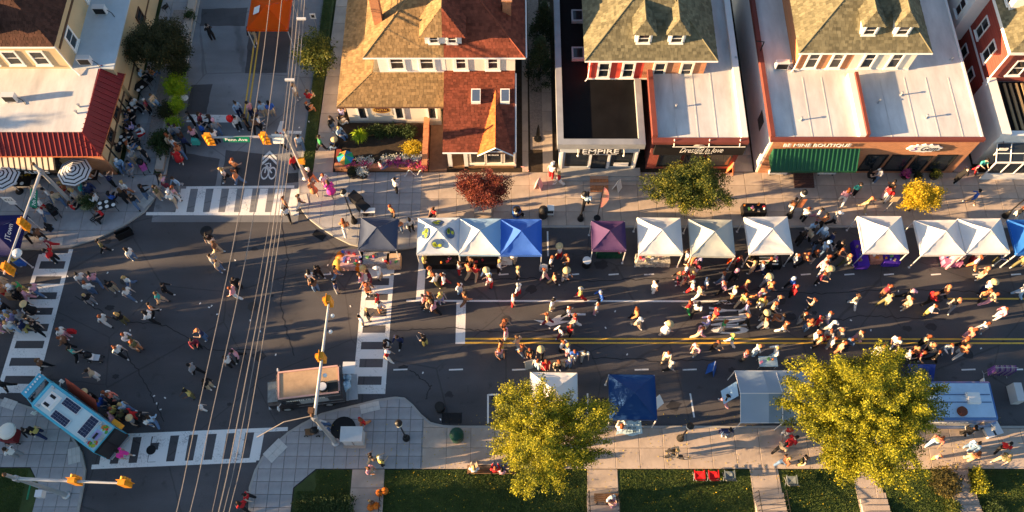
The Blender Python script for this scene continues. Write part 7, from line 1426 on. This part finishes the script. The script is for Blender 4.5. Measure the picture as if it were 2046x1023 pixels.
# bags and things people carry
def bag(label, px, py, m, z=.8, s=.2, kind='tote'):
    c = P(px, py, z); t = thing('bag', label, 'bag', (c.x,c.y,z-.2)); MB().frus((0,0), (s,s*.5), (s*.8,s*.4), 0, s*2).build('sack', m, t); MB().tube([(-s*.5,0,s*2),(-s*.3,0,s*3),(s*.3,0,s*3),(s*.5,0,s*2)], .012, 5).build('strap', m, t)
bag('large teal bag carried on the side street', 391, 284, mat('bag_teal', (.05,.4,.32)), .8, .28); bag('red bag beside the person pair near left crosswalk', 143, 662, cm('r'), .8, .24); bag('orange tote carried near the middle of the intersection', 173, 573, cm('o'), .9, .2); bag('red backpack worn in the crowd above the largest tree', 1633, 645, cm('r'), 1.0, .2); bag('tan cardboard box carried over the left crosswalk', 26, 593, mat('cardboard', (.35,.22,.12)), .6, .35); bag('large grey bag under the ecru tent front', 1392, 518, M['cab'], .6, .35); bag('dark blue backpack lying by the lower kerb', 1447, 862, cm('n'), .35, .3); bag('blue board carried beside the left edge signal', 41, 525, M['blue'], .7, .32)
bag('grey sack carried near the bright blue tent', 1086, 536, M['cab'], .7, .3); bag('white tote held near the turn arrow', 1143, 648, cm('w'), .7, .16)

# leaves fallen on lawn, pavement and gutter
rng = np.random.default_rng(9); n = 1500; q = np.c_[rng.uniform(-12,34,n), np.where(rng.random(n)<.5, rng.uniform(6,10,n), rng.uniform(9.9,13.4,n)), np.zeros(n)]; q[:,2] = np.where(q[:,1]>12.7, .012, .15)
fl_ = leaves('fallen_leaves', None, L_gold, q, 1, .02, .09, 77, (0,0,0)); fl_.data.vertices.foreach_get('co', (co := np.empty(len(fl_.data.vertices)*3))); co[2::3] = np.clip(co[2::3], .012, .19); fl_.data.vertices.foreach_set('co', co); tag(fl_, 'yellow leaves fallen on lawn and lower pavement', 'leaves', None, 'stuff')
# ------------------------------------------------------------ unseen houses and trees added to the west to shade the street
plain_house(-78, -56, 30.5, 46, 6.2, M['tan'], M['sh_brown'], 'unseen tan gabled house added west of the restaurant to cast shade')
plain_house(-74, -60, -14, 0, 7.0, M['brick'], M['sh_brown'], 'unseen brick house added southwest of the intersection to cast shade')
plain_house(-100, -82, -16, 2, 8.0, M['cream'], M['sh_red'], 'unseen cream house added further southwest to cast shade')
OFF = []  # trees added out of view; gaps between crowns leave the light streaks
for x, y, top, r_ in ((-100,13.6,14.6,1.7),(-97,10.7,16.2,1.25),(-104,9.0,17.6,1.1),(-60,13.2,8.3,1.3),(-101,3.0,20.2,1.15),(-96,.6,19.5,1.6),(-108,17.2,15.5,1.2),
    (-52,9.6,8.6,1.7),(-50,6.0,12.2,1.5),(-54,3.2,9.8,1.6),(-49,.2,10.4,1.5),(-55,-3.2,13.0,1.8),(-51,-6.6,14.0,2.0),(-58,9.7,10.5,1.1),(-47.5,25.9,6.1,1.8),(-47,12.9,5.4,.8),(-62,28.2,9.0,1.6)):
    top *= 1.06; OFF.append((x, y, top*.58, r_, top*.44))
for i, (x, y, zc, r_, rz_) in enumerate(OFF): tree('street_tree', 'unseen tree added west of the picture for shade, %s nearest to the intersection' % ('first second third fourth fifth sixth seventh eighth ninth tenth eleventh twelfth thirteenth fourteenth fifteenth sixteenth seventeenth'.split()[sorted(OFF, key=lambda q: -q[0]).index(OFF[i])]), 0, 0, 0, r_*1.1, r_*1.1, rz_, L_green, 220, 60, .4, .30, 300+i, .25, world=(x, y, zc), group='shade trees added west of the picture', lob=.2)
